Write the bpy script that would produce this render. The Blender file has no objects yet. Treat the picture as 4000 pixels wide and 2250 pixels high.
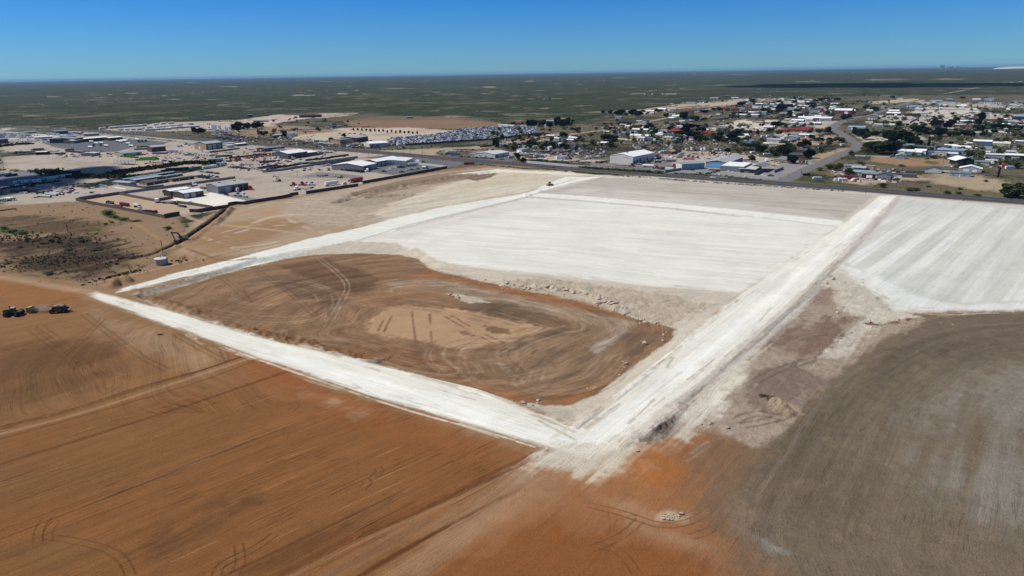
import bpy, bmesh, math, random
import numpy as np
from mathutils import Matrix, Vector
random.seed(11)
rs = np.random.RandomState(5)
sc = bpy.context.scene
COL = sc.collection
# ------------------------------------------------------------------ camera
FPX, CX, CY, H = 2773., 2000., 1125., 100.
roll = math.atan(62/4000.); pitch = math.atan(841/FPX)
fw = np.array([0, math.cos(pitch), -math.sin(pitch)]); rt0 = np.array([1., 0, 0]); up0 = np.cross(rt0, fw)
RT = math.cos(roll)*rt0-math.sin(roll)*up0; UP = math.cos(roll)*up0+math.sin(roll)*rt0
cam = bpy.data.cameras.new('camera'); camo = bpy.data.objects.new('camera', cam); COL.objects.link(camo)
camo.matrix_world = Matrix(((RT[0], UP[0], -fw[0], 0), (RT[1], UP[1], -fw[1], 0), (RT[2], UP[2], -fw[2], H), (0, 0, 0, 1)))
cam.sensor_width = 36; cam.lens = 36*FPX/4000; cam.clip_start = 1; cam.clip_end = 300000
sc.camera = camo
# ------------------------------------------------------------------ light
SUN_AZ, SUN_EL = math.radians(172), math.radians(52)      # azimuth counted from +X towards +Y
SKY0, SKY1, SKY2 = (.27, .55, .9, 1), (.2, .5, .92, 1), (.115, .445, .93, 1)
w = bpy.data.worlds.new("World"); sc.world = w; w.use_nodes = True
nt = w.node_tree; nt.nodes.clear()
sky = nt.nodes.new('ShaderNodeTexSky'); sky.sky_type = 'NISHITA'; sky.sun_disc = False
sky.sun_elevation = SUN_EL; sky.sun_rotation = math.pi/2-SUN_AZ
sky.altitude = 900; sky.air_density = 1.0; sky.dust_density = 0.2; sky.ozone_density = 3.5
bg = nt.nodes.new('ShaderNodeBackground'); bg.inputs['Strength'].default_value = 0.05
wo = nt.nodes.new('ShaderNodeOutputWorld')
tcw = nt.nodes.new('ShaderNodeTexCoord'); sxw = nt.nodes.new('ShaderNodeSeparateXYZ'); rmp = nt.nodes.new('ShaderNodeValToRGB'); mlt = nt.nodes.new('ShaderNodeMix'); mlt.data_type = 'RGBA'; mlt.blend_type = 'MULTIPLY'; mlt.inputs[0].default_value = 1
sca = nt.nodes.new('ShaderNodeMath'); sca.operation = 'MULTIPLY'; sca.inputs[1].default_value = .5; dbl = nt.nodes.new('ShaderNodeVectorMath'); dbl.operation = 'SCALE'; dbl.inputs[3].default_value = 2
nt.links.new(tcw.outputs['Generated'], sxw.inputs[0]); nt.links.new(sxw.outputs[2], sca.inputs[0]); nt.links.new(sca.outputs[0], rmp.inputs[0])
rmp.color_ramp.elements[0].position = 0; rmp.color_ramp.elements[0].color = SKY0; rmp.color_ramp.elements[1].position = .3; rmp.color_ramp.elements[1].color = (.5, .5, .5, 1)
e_ = rmp.color_ramp.elements.new(.025); e_.color = SKY1; e_ = rmp.color_ramp.elements.new(.05); e_.color = SKY2
nt.links.new(sky.outputs[0], mlt.inputs[6]); nt.links.new(rmp.outputs[0], dbl.inputs[0]); nt.links.new(dbl.outputs[0], mlt.inputs[7])      # a clear polarised blue towards the horizon
nt.links.new(mlt.outputs[2], bg.inputs[0]); nt.links.new(bg.outputs[0], wo.inputs[0])
sl = bpy.data.lights.new('sun', 'SUN'); sl.energy = 3.95; sl.angle = math.radians(.5); sl.color = (1, .96, .90)
so = bpy.data.objects.new('sun', sl); COL.objects.link(so)
sd = Vector((math.cos(SUN_EL)*math.cos(SUN_AZ), math.cos(SUN_EL)*math.sin(SUN_AZ), math.sin(SUN_EL)))
so.rotation_euler = sd.to_track_quat('Z', 'Y').to_euler(); so.location = (0, 0, 300)
sc.view_settings.view_transform = 'Standard'; sc.view_settings.look = 'None'
sc.view_settings.exposure = 0.1; sc.view_settings.gamma = 1
sc.render.engine = 'CYCLES'

# ------------------------------------------------------------------ helpers: photo point -> place on the ground
def G(x, y, z=0.):
    d = fw*FPX+RT*(x-CX)+UP*(CY-y); t = (z-H)/d[2]
    return np.array([d[0]*t, d[1]*t])
CR = {'V': (0, 0, .644), 'A': (0, 400, 2.576), 'B': (900, 400, 2.576), 'C': (1750, 380, 2.576), 'D': (2400, 360, 2.8622),
      'E': (3100, 360, 2.8622), 'F': (0, 700, 2.576), 'Z': (600, 640, 5.152), 'W': (2300, 540, 6.44), 'T': (0, 1100, 6.44),
      'X': (560, 880, 6.44), 'K': (1980, 640, 6.44), 'S': (0, 0, 1.), 'P': (1200, 900, 1.7173), 'Q': (2400, 800, 1.61), 'M': (0, 200, 1.7173), 'N': (1500, 200, 1.0304)}
def g(k, x, y, z=0.):
    o = CR[k]; return G(o[0]+x/o[2], o[1]+y/o[2], z)
def gs(k, pts, z=0.):
    return np.array([g(k, a, b, z) for a, b in pts])
def mpp(k, P):                                        # metres per crop pixel at ground point P
    return np.dot([P[0], P[1], -H], fw)/FPX/CR[k][2]
def lin(r, g_, b):
    f = lambda v: (v/255/12.92) if v < 10 else ((v/255+.055)/1.055)**2.4
    return np.array([f(r), f(g_), f(b)])
def vn(x, y, seed=0):
    ix = np.floor(x).astype(np.int64); iy = np.floor(y).astype(np.int64); fx = x-ix; fy = y-iy
    fx = fx*fx*(3-2*fx); fy = fy*fy*(3-2*fy)
    def h(a, b):
        v = (a*374761393+b*668265263+seed*974634777) & 0xffffffff
        v = ((v ^ (v >> 13))*1274126177) & 0xffffffff; v = (v ^ (v >> 16)) & 0xffffffff
        return v/4294967295.
    return (h(ix, iy)*(1-fx)+h(ix+1, iy)*fx)*(1-fy)+(h(ix, iy+1)*(1-fx)+h(ix+1, iy+1)*fx)*fy
def fbm(x, y, seed=0, o=4):
    s = 0; a = .5; t = 0
    for i in range(o):
        s = s+a*vn(x, y, seed+i*17); t += a; a *= .55; x = x*2.03+11; y = y*2.03+5
    return s/t
def catmull(P, n=8, closed=False):
    P = np.asarray(P, float); out = []; m = len(P)
    for i in range(m-1):
        p0 = P[max(i-1, 0)]; p1 = P[i]; p2 = P[i+1]; p3 = P[min(i+2, m-1)]
        for t in np.arange(n)/n:
            out.append(.5*((2*p1)+(-p0+p2)*t+(2*p0-5*p1+4*p2-p3)*t*t+(-p0+3*p1-3*p2+p3)*t**3))
    out.append(P[-1]); return np.array(out)

# ------------------------------------------------------------------ ground: one sheet to the horizon, finer near the site
def ground_grid():
    az = np.radians(np.concatenate([np.arange(-180, -52, 4.), np.arange(-52, 52, .085), np.arange(52, 180.1, 4.)]))
    r = [0.5, 15, 40, 70, 95, 112]
    while r[-1] < 60000:
        x = r[-1]; r.append(x+min(max(x*x/(H*1150.), .22), x*.05))
    r = np.array(r); A, Rr = np.meshgrid(az, r)
    return (np.sin(A)*Rr), (np.cos(A)*Rr)
GX, GY = ground_grid(); SH = GX.shape
X = GX.ravel(); Y = GY.ravel(); NV = len(X)
order = None
col = np.empty((NV, 3)); col[:] = lin(90, 90, 66)
scrub = np.ones(NV)                      # 1 = scrub country, 0 = bare
streak = np.zeros(NV); FU = np.zeros(NV); FV = np.zeros(NV)   # strength and coordinates of the grading marks
rough = np.zeros(NV); hz = np.zeros(NV)
WN = fbm(X/9, Y/9, 3, 4); WN2 = fbm(X/45, Y/45, 8, 4); WN3 = fbm(X/2.3, Y/2.3, 21, 3)
rad = np.hypot(X, Y)
cu, su = math.cos(math.radians(54)), math.sin(math.radians(54)); UU = -X*su+Y*cu; VV = X*cu+Y*su
WS = fbm(UU/1.5, VV/20, 61, 4); WS2 = fbm(UU/7, VV/55, 66, 4); kf = np.clip((rad-700)/300, 0, 1)
WNo = WN.copy(); W3o = WN3.copy(); a3 = math.radians(-35); U3 = -X*math.sin(a3)+Y*math.cos(a3); V3 = X*math.cos(a3)+Y*math.sin(a3)
WP = .5*fbm(U3/1.5, V3/20, 71, 4)+.5*fbm(U3/7, V3/55, 76, 3); ALT = [False]
WN = WN*(.35+.65*kf)+(.65*(1-kf))*(.5*WS+.5*WS2); WN3 = WN3*.5+.5*WS; WN2 = WN2*(.5+.5*kf)+(.5*(1-kf))*WS2
def sub(P, pad):
    lo = P.min(0)-pad; hi = P.max(0)+pad
    return np.nonzero((X > lo[0]) & (X < hi[0]) & (Y > lo[1]) & (Y < hi[1]))[0]
def segd(px, py, a, b):
    d = b-a; L = max(d@d, 1e-9); t = np.clip(((px-a[0])*d[0]+(py-a[1])*d[1])/L, 0, 1)
    return np.hypot(px-a[0]-t*d[0], py-a[1]-t*d[1]), t*math.sqrt(L)
def polysd(P, i):                        # signed distance, inside positive
    x = X[i]; y = Y[i]; dm = np.full(len(i), 1e9); ins = np.zeros(len(i), bool)
    for a, b in zip(P, np.roll(P, -1, 0)):
        dm = np.minimum(dm, segd(x, y, a, b)[0])
        c = ((a[1] > y) != (b[1] > y)) & (x < (b[0]-a[0])*(y-a[1])/(b[1]-a[1]+1e-12)+a[0]); ins ^= c
    return np.where(ins, dm, -dm)
def mask(P, soft=2., jit=1., curve=False):
    if curve: P = catmull(np.vstack([P, P[:1]]), 6)[:-1]
    i = sub(P, soft*2+jit*3); s = polysd(P, i)+(((WP if ALT[0] else WN)[i])-.5)*2*jit*2+(W3o[i]-.5)*jit
    return i, np.clip(s/soft+.5, 0, 1)**1.5
def mixc(i, a, c):
    col[i] += (np.asarray(c)-col[i])*a[:, None]
def flow(i, a, ang, org=(0, 0), off=0.):
    c, s = math.cos(math.radians(ang)), math.sin(math.radians(ang)); k = i[a > .5]
    FU[k] = -(X[k]-org[0])*s+(Y[k]-org[1])*c+off; FV[k] = (X[k]-org[0])*c+(Y[k]-org[1])*s
def region(k, pts, c, soft=2., jit=1., al=1., sb=0., st=None, ang=None, ro=None, curve=False, nz=0., z=0.):
    i, a = mask(gs(k, pts, z), soft, jit, curve)
    if nz: a = a*np.clip(1+(WN2[i]-.5)*nz*4+(WN[i]-.5)*nz*2, 0, 1)
    a2 = a*al; mixc(i, a2, lin(*c))
    if sb is not None: scrub[i] += (sb-scrub[i])*a2
    if st is not None: streak[i] += (st-streak[i])*a
    if ang is not None: flow(i, a, ang)
    if ro is not None: rough[i] += (ro-rough[i])*a
    return i, a
def stroke(k, pts, wd, c, al=1., soft=None, smooth=True, sb=0., jit=.15, gauge=None, brk=0., z=0.):
    P = gs(k, pts, z) if k else np.asarray(pts)
    if smooth and len(P) > 2: P = catmull(P, 6)
    if gauge:
        t = np.gradient(P, axis=0); t /= np.hypot(t[:, 0], t[:, 1])[:, None]+1e-9; n = np.stack([-t[:, 1], t[:, 0]], 1)
        for s in (-.5, .5): stroke(None, P+n*s*gauge, wd, c, al, soft, False, sb, jit, None, brk)
        return
    soft = soft or max(wd*.35, .25)
    i = sub(P, wd+soft*2+jit*2); x = X[i]; y = Y[i]; dm = np.full(len(i), 1e9)
    for a, b in zip(P[:-1], P[1:]): dm = np.minimum(dm, segd(x, y, a, b)[0])
    a = np.clip((wd/2-dm+(WN3[i]-.5)*2*jit+(WN[i]-.5)*2*jit)/soft+.5, 0, 1)*al
    if brk: a = a*np.clip((vn(x/7, y/7, 77)-brk)*5, 0, 1)
    j = a > 0; i = i[j]; a = a[j]
    mixc(i, a, lin(*c) if len(c) == 3 and max(c) > 1 else c); scrub[i] += (sb-scrub[i])*a
    return i, a
def pdist(P, i):
    x = X[i]; y = Y[i]; dm = np.full(len(i), 1e9); s = np.zeros(len(i)); acc = 0
    for a, b in zip(P[:-1], P[1:]):
        d, t = segd(x, y, a, b); m = d < dm; s[m] = acc+t[m]; dm[m] = d[m]; acc += np.hypot(*(b-a))
    return dm, s
def ridge(k, pts, wd, h, noise=.4):      # raised (or sunk) bank with a rounded section
    P = catmull(gs(k, pts), 5); i = sub(P, wd*1.2); d, s = pdist(P, i)
    f = np.clip(1-(d/(wd*.5))**2, 0, 1); hz[i] += h*f*(1+(WNo[i]-.5)*3.2*noise+(W3o[i]-.5)*2*noise)

# ================================================================== painting the soils (all outlines lie on the ground)
DIRR = 54.; DIRP = -35.
# scrub country with worn tan flats
patch = fbm(X/420, Y/160, 31, 5)
col += (lin(96, 84, 66)-col)*np.clip((patch-.56)*3.5, 0, .55)[:, None]
ang_ = np.degrees(np.arctan2(X, Y))
# far farm tracks, well pads
for pts, wd, c, al in (
    ([(0, 272), (330, 249), (640, 222), (930, 205), (1300, 196), (1700, 186)], 14, (118, 118, 104), .8),
    ([(0, 247), (150, 238), (330, 228), (420, 222)], 10, (110, 112, 98), .7),
    ([(300, 249), (330, 247), (640, 212)], 9, (112, 112, 96), .5),
    ([(640, 238), (900, 226), (1290, 218), (1500, 207)], 14, (112, 112, 95), .6),
    ([(1900, 232), (2150, 222), (2350, 214)], 9, (125, 122, 110), .5),
    ([(2180, 262), (2300, 248), (2420, 228), (2500, 212), (2576, 204)], 16, (150, 148, 135), .75),
    ([(1480, 200), (1700, 193), (2100, 182)], 22, (120, 120, 105), .5),
    ([(1760, 268), (1800, 262), (1900, 258)], 10, (140, 135, 120), .5)):
    stroke('V', pts, wd, c, al, soft=wd*.6, sb=.5, jit=3)
for x, y, w_, h_, c in ((135, 243, 36, 2.2, (150, 140, 125)), (330, 235, 34, 2.6, (150, 138, 120)), (440, 250, 32, 2, (140, 135, 118)), (580, 218, 50, 1.5, (130, 128, 112)),
    (760, 240, 66, 3.2, (158, 148, 132)), (860, 236, 34, 3, (150, 142, 126)), (990, 222, 50, 1.6, (125, 120, 105)), (1230, 219, 44, 2.2, (155, 140, 120)), (1040, 271, 20, 1.6, (150, 140, 122)),
    (1390, 248, 40, 2.2, (120, 128, 122)), (1470, 275, 30, 2.2, (150, 142, 125)), (1600, 236, 34, 2.2, (150, 145, 130)), (1690, 236, 44, 2.2, (160, 150, 134)), (1130, 236, 40, 1.8, (128, 122, 104)),
    (1850, 252, 40, 1.8, (150, 142, 125)), (2030, 205, 70, 1.6, (128, 118, 108)), (2230, 200, 110, 5, (112, 100, 92)), (2390, 199, 90, 3.5, (128, 112, 100)), (700, 255, 30, 1.8, (130, 122, 104)),
    (480, 208, 30, 1.2, (130, 130, 118)), (820, 205, 40, 1.2, (120, 120, 110)), (1100, 190, 60, 1.4, (120, 120, 112)), (1560, 196, 60, 1.3, (118, 118, 108)), (1850, 188, 70, 1.2, (120, 118, 108)), (250, 262, 26, 1.3, (120, 118, 105)),
    (1940, 241, 40, 1.8, (135, 128, 112)), (2100, 236, 40, 2, (132, 124, 110)), (600, 259, 40, 1.6, (120, 112, 92)), (100, 262, 26, 1.6, (140, 140, 125)), (1330, 205, 40, 1.4, (124, 124, 110))):
    region('V', [(x-w_/2, y+.3), (x-w_/4, y-h_/2), (x+w_/3, y-h_/2), (x+w_/2, y), (x+w_/4, y+h_/2), (x-w_/3, y+h_/2)], c, soft=20, jit=12, al=.8, sb=.1)
# small random clearings across the scrub
for q in range(620):
    d = 1500*math.exp(rs.uniform(0, 2.6)); a = rs.uniform(-.72, .72); px, py = d*math.sin(a), d*math.cos(a)
    i = sub(np.array([[px, py]]), 150); L = rs.uniform(12, 80)*(d/3000)**.6; Wd = rs.uniform(8, 30)
    th = math.radians(rs.choice([54, -36])); dx = X[i]-px; dy = Y[i]-py
    u_ = dx*math.cos(th)+dy*math.sin(th); v_ = -dx*math.sin(th)+dy*math.cos(th)
    al = np.clip(1.3-np.sqrt((u_/L)**2+(v_/Wd)**2)+(WN[i]-.5), 0, 1)*rs.uniform(.3, .9)
    mixc(i, al, lin(*(rs.uniform(.8, 1.12)*np.array([140, 128, 108])))); scrub[i] *= 1-al*.8
# the land near the highway, sparse grass and dirt
region('V', [(0, 345), (120, 322), (250, 322), (420, 312), (640, 300), (760, 284), (900, 284), (1000, 291), (1220, 298), (1300, 318), (1420, 322), (1560, 280), (1700, 262), (1850, 246), (2000, 243),
             (2250, 240), (2400, 238), (2620, 238), (2700, 640), (1960, 470), (1300, 420), (700, 500), (0, 560)], (104, 94, 76), soft=20, jit=6, sb=.75)
# town lots
region('V', [(1330, 330), (1560, 285), (1700, 268), (1950, 262), (2180, 265), (2100, 300), (2100, 330), (2150, 370), (1960, 452), (1500, 415), (1300, 400)], (112, 99, 82), soft=12, jit=5, sb=.75)
for pts, c in (
    ([(760, 292), (820, 284), (900, 285), (880, 290), (800, 298)], (178, 160, 144)),
    ([(610, 300), (700, 288), (820, 292), (760, 300), (640, 318), (600, 312)], (190, 168, 156)),
    ([(250, 326), (420, 308), (640, 300), (700, 316), (640, 330), (480, 330), (300, 330)], (178, 164, 150)),
    ([(860, 305), (1100, 296), (1250, 308), (1280, 318), (1180, 326), (1020, 322), (880, 318)], (140, 106, 84)),
    ([(860, 305), (960, 292), (1120, 293), (1180, 300), (1000, 303)], (120, 98, 72)),
    ([(700, 345), (860, 322), (1020, 320), (1180, 330), (1100, 345), (960, 360), (820, 362)], (186, 168, 150)),
    ([(640, 318), (760, 316), (860, 330), (700, 345), (560, 340)], (150, 122, 96)),
    ([(0, 352), (130, 322), (250, 330), (600, 362), (900, 382), (1130, 400), (1110, 425), (780, 490), (580, 525), (450, 545), (190, 508), (0, 520)], (174, 159, 147)),
    ([(0, 322), (140, 322), (250, 332), (180, 345), (0, 350)], (190, 178, 166)),
    ([(940, 380), (1200, 368), (1400, 335), (1490, 330), (1440, 345), (1240, 372), (1080, 392)], (168, 148, 128)),
    ([(1190, 380), (1260, 380), (1400, 392), (1460, 400), (1530, 402), (1520, 412), (1300, 400), (1200, 395)], (176, 158, 142)),
    ([(1560, 283), (1700, 263), (1870, 248), (1960, 249), (1850, 262), (1700, 276), (1600, 290)], (176, 160, 142)),
    ([(1790, 318), (1870, 300), (1960, 302), (1990, 318), (1940, 328), (1860, 330), (1790, 328)], (196, 184, 168)),
    ([(1950, 300), (2120, 305), (2100, 325), (1990, 320)], (178, 165, 148)),
    ([(1640, 395), (1700, 378), (1850, 385), (1960, 400), (2060, 410), (2080, 400), (1960, 452), (1860, 440), (1700, 420)], (172, 160, 148)),
    ([(1960, 345), (2100, 340), (2110, 358), (2040, 366), (1960, 360)], (172, 140, 112)),
    ([(2030, 395), (2120, 372), (2150, 372), (2060, 408)], (170, 140, 118)),
    ([(1700, 378), (1790, 385), (1830, 392), (1700, 392)], (165, 140, 122)),
    ([(2200, 290), (2300, 290), (2400, 300), (2320, 318), (2200, 312), (2160, 305)], (180, 170, 160)),
    ([(2340, 268), (2470, 272), (2480, 292), (2420, 300), (2330, 290), (2280, 282)], (190, 182, 172)),
    ([(2480, 285), (2576, 288), (2576, 302), (2470, 298)], (190, 172, 155)),
    ([(2160, 345), (2260, 336), (2330, 345), (2330, 352), (2180, 356)], (182, 170, 152)),
    ([(2180, 256), (2300, 248), (2330, 254), (2200, 262)], (180, 165, 145)),
    ([(2300, 254), (2576, 262), (2576, 272), (2400, 268), (2320, 262)], (165, 160, 152)),
    ([(2200, 392), (2380, 400), (2440, 412), (2300, 420), (2180, 405)], (160, 122, 92)),
    ([(2090, 432), (2140, 420), (2250, 440), (2330, 442), (2350, 455), (2240, 452), (2180, 468), (2110, 458)], (176, 150, 130)),
    ([(2330, 440), (2420, 430), (2500, 450), (2560, 470), (2576, 490), (2450, 478), (2350, 462)], (166, 146, 122)),
    ([(2040, 420), (2120, 410), (2240, 418), (2200, 432), (2050, 432)], (110, 102, 74)),
    ([(1980, 330), (2090, 332), (2060, 340), (1960, 338)], (150, 140, 122)),
    ([(2420, 370), (2576, 372), (2576, 390), (2450, 388)], (110, 110, 84)),
    ([(2330, 310), (2420, 315), (2400, 330), (2330, 325)], (165, 135, 110))):
    region('V', pts, c, soft=12, jit=6, sb=.06, nz=.3)
# grass strips and fields in the town and between the yards
for pts, c, s in (
    ([(1330, 350), (1440, 332), (1600, 322), (1700, 330), (1560, 345), (1440, 352)], (96, 88, 62), .5),
    ([(1200, 365), (1320, 358), (1420, 360), (1620, 372), (1640, 385), (1380, 375), (1240, 372)], (70, 70, 50), .8),
    ([(180, 470), (330, 440), (440, 425), (560, 410), (560, 420), (480, 432), (380, 452), (230, 475)], (58, 62, 46), .95),
    ([(0, 385), (60, 378), (120, 376), (90, 390), (0, 395)], (84, 84, 64), .8),
    ([(0, 330), (60, 320), (120, 322), (240, 340), (120, 338)], (104, 104, 92), .7),
    ([(170, 330), (330, 345), (560, 370), (520, 364), (300, 338)], (110, 108, 84), .7),
    ([(2080, 455), (2200, 470), (2330, 485), (2300, 492), (2080, 470), (1985, 452), (2000, 445)], (88, 90, 56), .8),
    ([(2340, 470), (2576, 492), (2576, 500), (2330, 486)], (104, 98, 70), .7),
    ([(1740, 444), (1850, 450), (1960, 458), (1960, 462), (1740, 450)], (80, 84, 52), .8),
    ([(2120, 300), (2170, 296), (2300, 320), (2280, 332), (2160, 330)], (96, 92, 72), .6),
    ([(2180, 372), (2250, 385), (2430, 400), (2300, 395), (2180, 390)], (72, 74, 50), .8),
    ([(1090, 383), (1120, 378), (1130, 385), (1110, 392)], (104, 98, 64), .7),
    ([(1180, 423), (1330, 430), (1320, 434), (1180, 428)], (110, 98, 74), .8),
    ([(20, 425), (90, 430), (90, 442), (40, 440)], (120, 116, 90), .6)):
    region('V', pts, c, soft=6, jit=3, sb=s)
# paved and gravelled yards
for k, pts, c in (
    ('A', [(400, 400), (560, 390), (1100, 380), (1250, 360), (1420, 372), (1700, 400), (1640, 425), (1380, 440), (1160, 500), (900, 500), (560, 455)], (104, 104, 110)),
    ('A', [(0, 740), (200, 700), (420, 690), (690, 740), (420, 800), (150, 830), (0, 850)], (118, 124, 140)),
    ('B', [(690, 750), (880, 700), (1180, 720), (1360, 745), (1250, 762), (960, 760)], (130, 126, 124)),
    ('B', [(1330, 680), (1480, 650), (1700, 610), (1900, 580), (2180, 600), (2330, 620), (2250, 655), (2180, 655), (1900, 705), (1620, 730), (1400, 700)], (112, 110, 112)),
    ('B', [(1250, 565), (1650, 520), (1900, 560), (2340, 585), (2350, 612), (2000, 640), (1700, 560)], (108, 106, 108)),
    ('C', [(0, 650), (240, 640), (0, 700)], (112, 110, 112)),
    ('C', [(120, 590), (300, 580), (620, 590), (690, 640), (600, 645), (200, 610)], (108, 108, 108)),
    ('C', [(1400, 650), (1600, 660), (2100, 590), (2300, 640), (2200, 690), (2100, 730), (1700, 700), (1450, 690)], (128, 122, 120)),
    ('D', [(560, 905), (780, 860), (1010, 860), (1500, 930), (1800, 940), (1950, 880), (1850, 985), (1500, 970), (1000, 910)], (138, 138, 140)),
    ('D', [(1600, 900), (1770, 840), (1900, 790), (2250, 750), (2000, 880), (1800, 960)], (140, 138, 138)),
    ('A', [(2100, 905), (2180, 905), (2576, 970), (2576, 990), (2470, 985)], (128, 128, 128)),
    ('B', [(0, 925), (110, 930), (260, 975), (100, 1000), (0, 990)], (128, 128, 128)),
    ('E', [(1640, 800), (1700, 785), (1790, 800), (1760, 830), (1680, 830)], (135, 133, 132)),
    ('E', [(2230, 770), (2440, 765), (2500, 790), (2260, 800)], (130, 132, 136))):
    region(k, pts, c, soft=4, jit=1.5, sb=0)
region('A', [(1690, 960), (1760, 1000), (2120, 1060), (2480, 990), (2130, 905), (1900, 960)], (226, 220, 208), soft=1.5, jit=.6)
region('A', [(840, 985), (1200, 930), (1560, 985), (1900, 1080), (1640, 1140), (1200, 1060)], (178, 152, 128), soft=3, jit=1)
region('E', [(2000, 800), (2100, 790), (2240, 810), (2220, 850), (2060, 840)], (72, 88, 48), soft=3, jit=1.5)
region('E', [(1430, 790), (1500, 765), (1620, 780), (1640, 800), (1560, 810)], (92, 96, 60), soft=3, jit=1.5)
# dry lot on the left
region('V', [(-60, 520), (190, 508), (450, 548), (470, 575), (420, 640), (330, 690), (225, 712), (0, 684), (-80, 680)], (146, 118, 92), soft=6, jit=3, sb=.35, ro=.5)
region('V', [(-60, 600), (60, 600), (180, 585), (290, 600), (350, 640), (330, 670), (220, 700), (100, 690), (0, 668)], (72, 57, 43), soft=16, jit=10, sb=.6, nz=.6)
region('V', [(-60, 545), (100, 540), (260, 560), (290, 590), (120, 590), (-60, 590)], (98, 80, 58), soft=14, jit=10, sb=.6, nz=.6)
for pts in ([(150, 619), (175, 612), (200, 616), (190, 622), (160, 624)], [(98, 688), (120, 683), (146, 686), (130, 692), (108, 692)], [(232, 625), (255, 622), (256, 628)], [(310, 648), (360, 640), (370, 646), (330, 652)]):
    region('V', pts, (38, 34, 28), soft=2, jit=2, al=.9, sb=.6, ro=1)
for pts in ([(250, 530), (280, 526), (300, 545), (350, 560), (300, 556), (262, 545)], [(410, 572), (425, 568), (436, 574), (420, 580)], [(0, 570), (60, 580), (80, 595), (30, 590), (0, 582)]):
    region('V', pts, (62, 76, 40), soft=2, jit=1.5, sb=.7, ro=.6)
# site soils
region('V', [(-200, 690), (0, 684), (225, 712), (330, 690), (420, 640), (470, 575), (480, 560), (580, 518), (780, 488), (1130, 425), (1250, 412), (1500, 440), (2210, 492), (3200, 560), (3600, 1700), (-700, 1700)],
       (150, 118, 90), soft=3, jit=2, sb=0, st=.5, ang=DIRR, ro=.25)
region('V', [(480, 560), (580, 522), (780, 492), (980, 450), (1180, 425), (1330, 430), (1200, 500), (900, 575), (640, 640), (480, 650), (430, 640)], (170, 146, 122), soft=10, jit=5, st=.35, ang=54, ro=.25)
region('V', [(470, 600), (560, 560), (720, 545), (800, 560), (700, 600), (560, 640), (470, 650)], (152, 116, 82), soft=16, jit=6, nz=.2, al=.8)
region('V', [(610, 530), (760, 520), (820, 545), (680, 555)], (176, 140, 108), soft=12, jit=6, nz=.3, al=.6)
# lower left field
region('V', [(-200, 735), (200, 745), (560, 870), (860, 985), (1340, 1140), (1100, 1330), (900, 1700), (-900, 1700), (-500, 1000)], (142, 102, 68), soft=3, jit=2, st=.75, ang=46, ro=.2)
region('V', [(-100, 690), (0, 692), (200, 730), (200, 755), (130, 790), (0, 760), (-100, 780)], (150, 102, 62), soft=10, jit=5, nz=.2)
region('V', [(-300, 860), (60, 850), (330, 880), (420, 920), (0, 1060), (-300, 1150)], (128, 92, 60), soft=14, jit=7, st=.8, ang=46, nz=.15, al=.8)
region('V', [(230, 770), (560, 880), (600, 890), (500, 935), (330, 890), (200, 800)], (158, 126, 98), soft=12, jit=5, nz=.2, al=.9)
region('V', [(560, 870), (640, 880), (860, 990), (1340, 1140), (1330, 1170), (1000, 1160), (640, 960)], (148, 94, 58), soft=10, jit=5, nz=.15, st=.4)
region('V', [(640, 960), (1330, 1170), (1100, 1330), (900, 1500), (300, 1500), (-400, 1500), (-500, 1200), (100, 1050)], (136, 90, 54), soft=16, jit=6, st=.7, ang=44, al=.8)
region('V', [(-100, 1140), (300, 1020), (700, 1000), (600, 1130), (300, 1230), (-200, 1330)], (128, 92, 58), soft=20, jit=8, al=.5, nz=.2)
# paired haul marks crossing the lower left
for pts, wd, c, al in (
    ([(0, 1075), (180, 1030), (340, 978), (480, 940), (620, 893)], 1.0, (96, 62, 38), .85), ([(0, 1092), (200, 1040), (420, 970), (640, 898)], 1.6, (166, 134, 104), .6),
    ([(0, 1168), (250, 1090), (500, 1010), (720, 935)], 1.2, (108, 70, 42), .7), ([(0, 1105), (250, 1035), (500, 960), (660, 900)], .6, (108, 74, 46), .6),
    ([(700, 1449), (900, 1345), (1150, 1235), (1345, 1140)], 1.4, (120, 76, 46), .8), ([(730, 1452), (930, 1352), (1160, 1250), (1350, 1150)], 1.0, (158, 118, 88), .6),
    ([(905, 1449), (1060, 1360), (1240, 1265), (1400, 1180)], 1.1, (104, 62, 36), .85), ([(560, 1449), (700, 1385), (900, 1290), (1010, 1240)], .8, (104, 68, 42), .6),
    ([(980, 1449), (1150, 1345), (1350, 1235), (1440, 1190)], 4.5, (168, 126, 98), .5), ([(830, 1449), (1000, 1350), (1200, 1255), (1360, 1165)], 5, (160, 118, 90), .45)):
    stroke('V', pts, wd*(1.5 if c[0] < 130 else 1.1), c, min(al*1.1, 1), soft=wd*.7, jit=.3)
for q in range(110):                       # thin plough lines
    x0 = rs.uniform(-300, 1150); y0 = rs.uniform(900, 1449); P0 = g('V', x0, y0); L = rs.uniform(14, 75); a = math.radians(rs.normal(44, 1.2))
    stroke(None, np.array([P0, P0+L*np.array([math.cos(a), math.sin(a)])]), rs.uniform(.2, .34), (86, 52, 30) if rs.rand() < .7 else (168, 128, 96), rs.uniform(.25, .7), soft=.2, jit=.1, smooth=False, brk=.4)
for pts in ([(95, 1365), (100, 1330), (118, 1305)], [(120, 1362), (122, 1335), (140, 1312)], [(545, 1449), (560, 1420), (640, 1380), (690, 1345)], [(590, 1449), (605, 1410), (600, 1370)], [(330, 1449), (300, 1400), (230, 1370), (120, 1350)],
            [(730, 1035), (745, 1020), (735, 1012)], [(910, 1230), (925, 1215), (920, 1208)], [(940, 1198), (956, 1186), (950, 1178)]):
    stroke('V', pts, .35, (88, 56, 34), .7, soft=.3, gauge=1.9)
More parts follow.
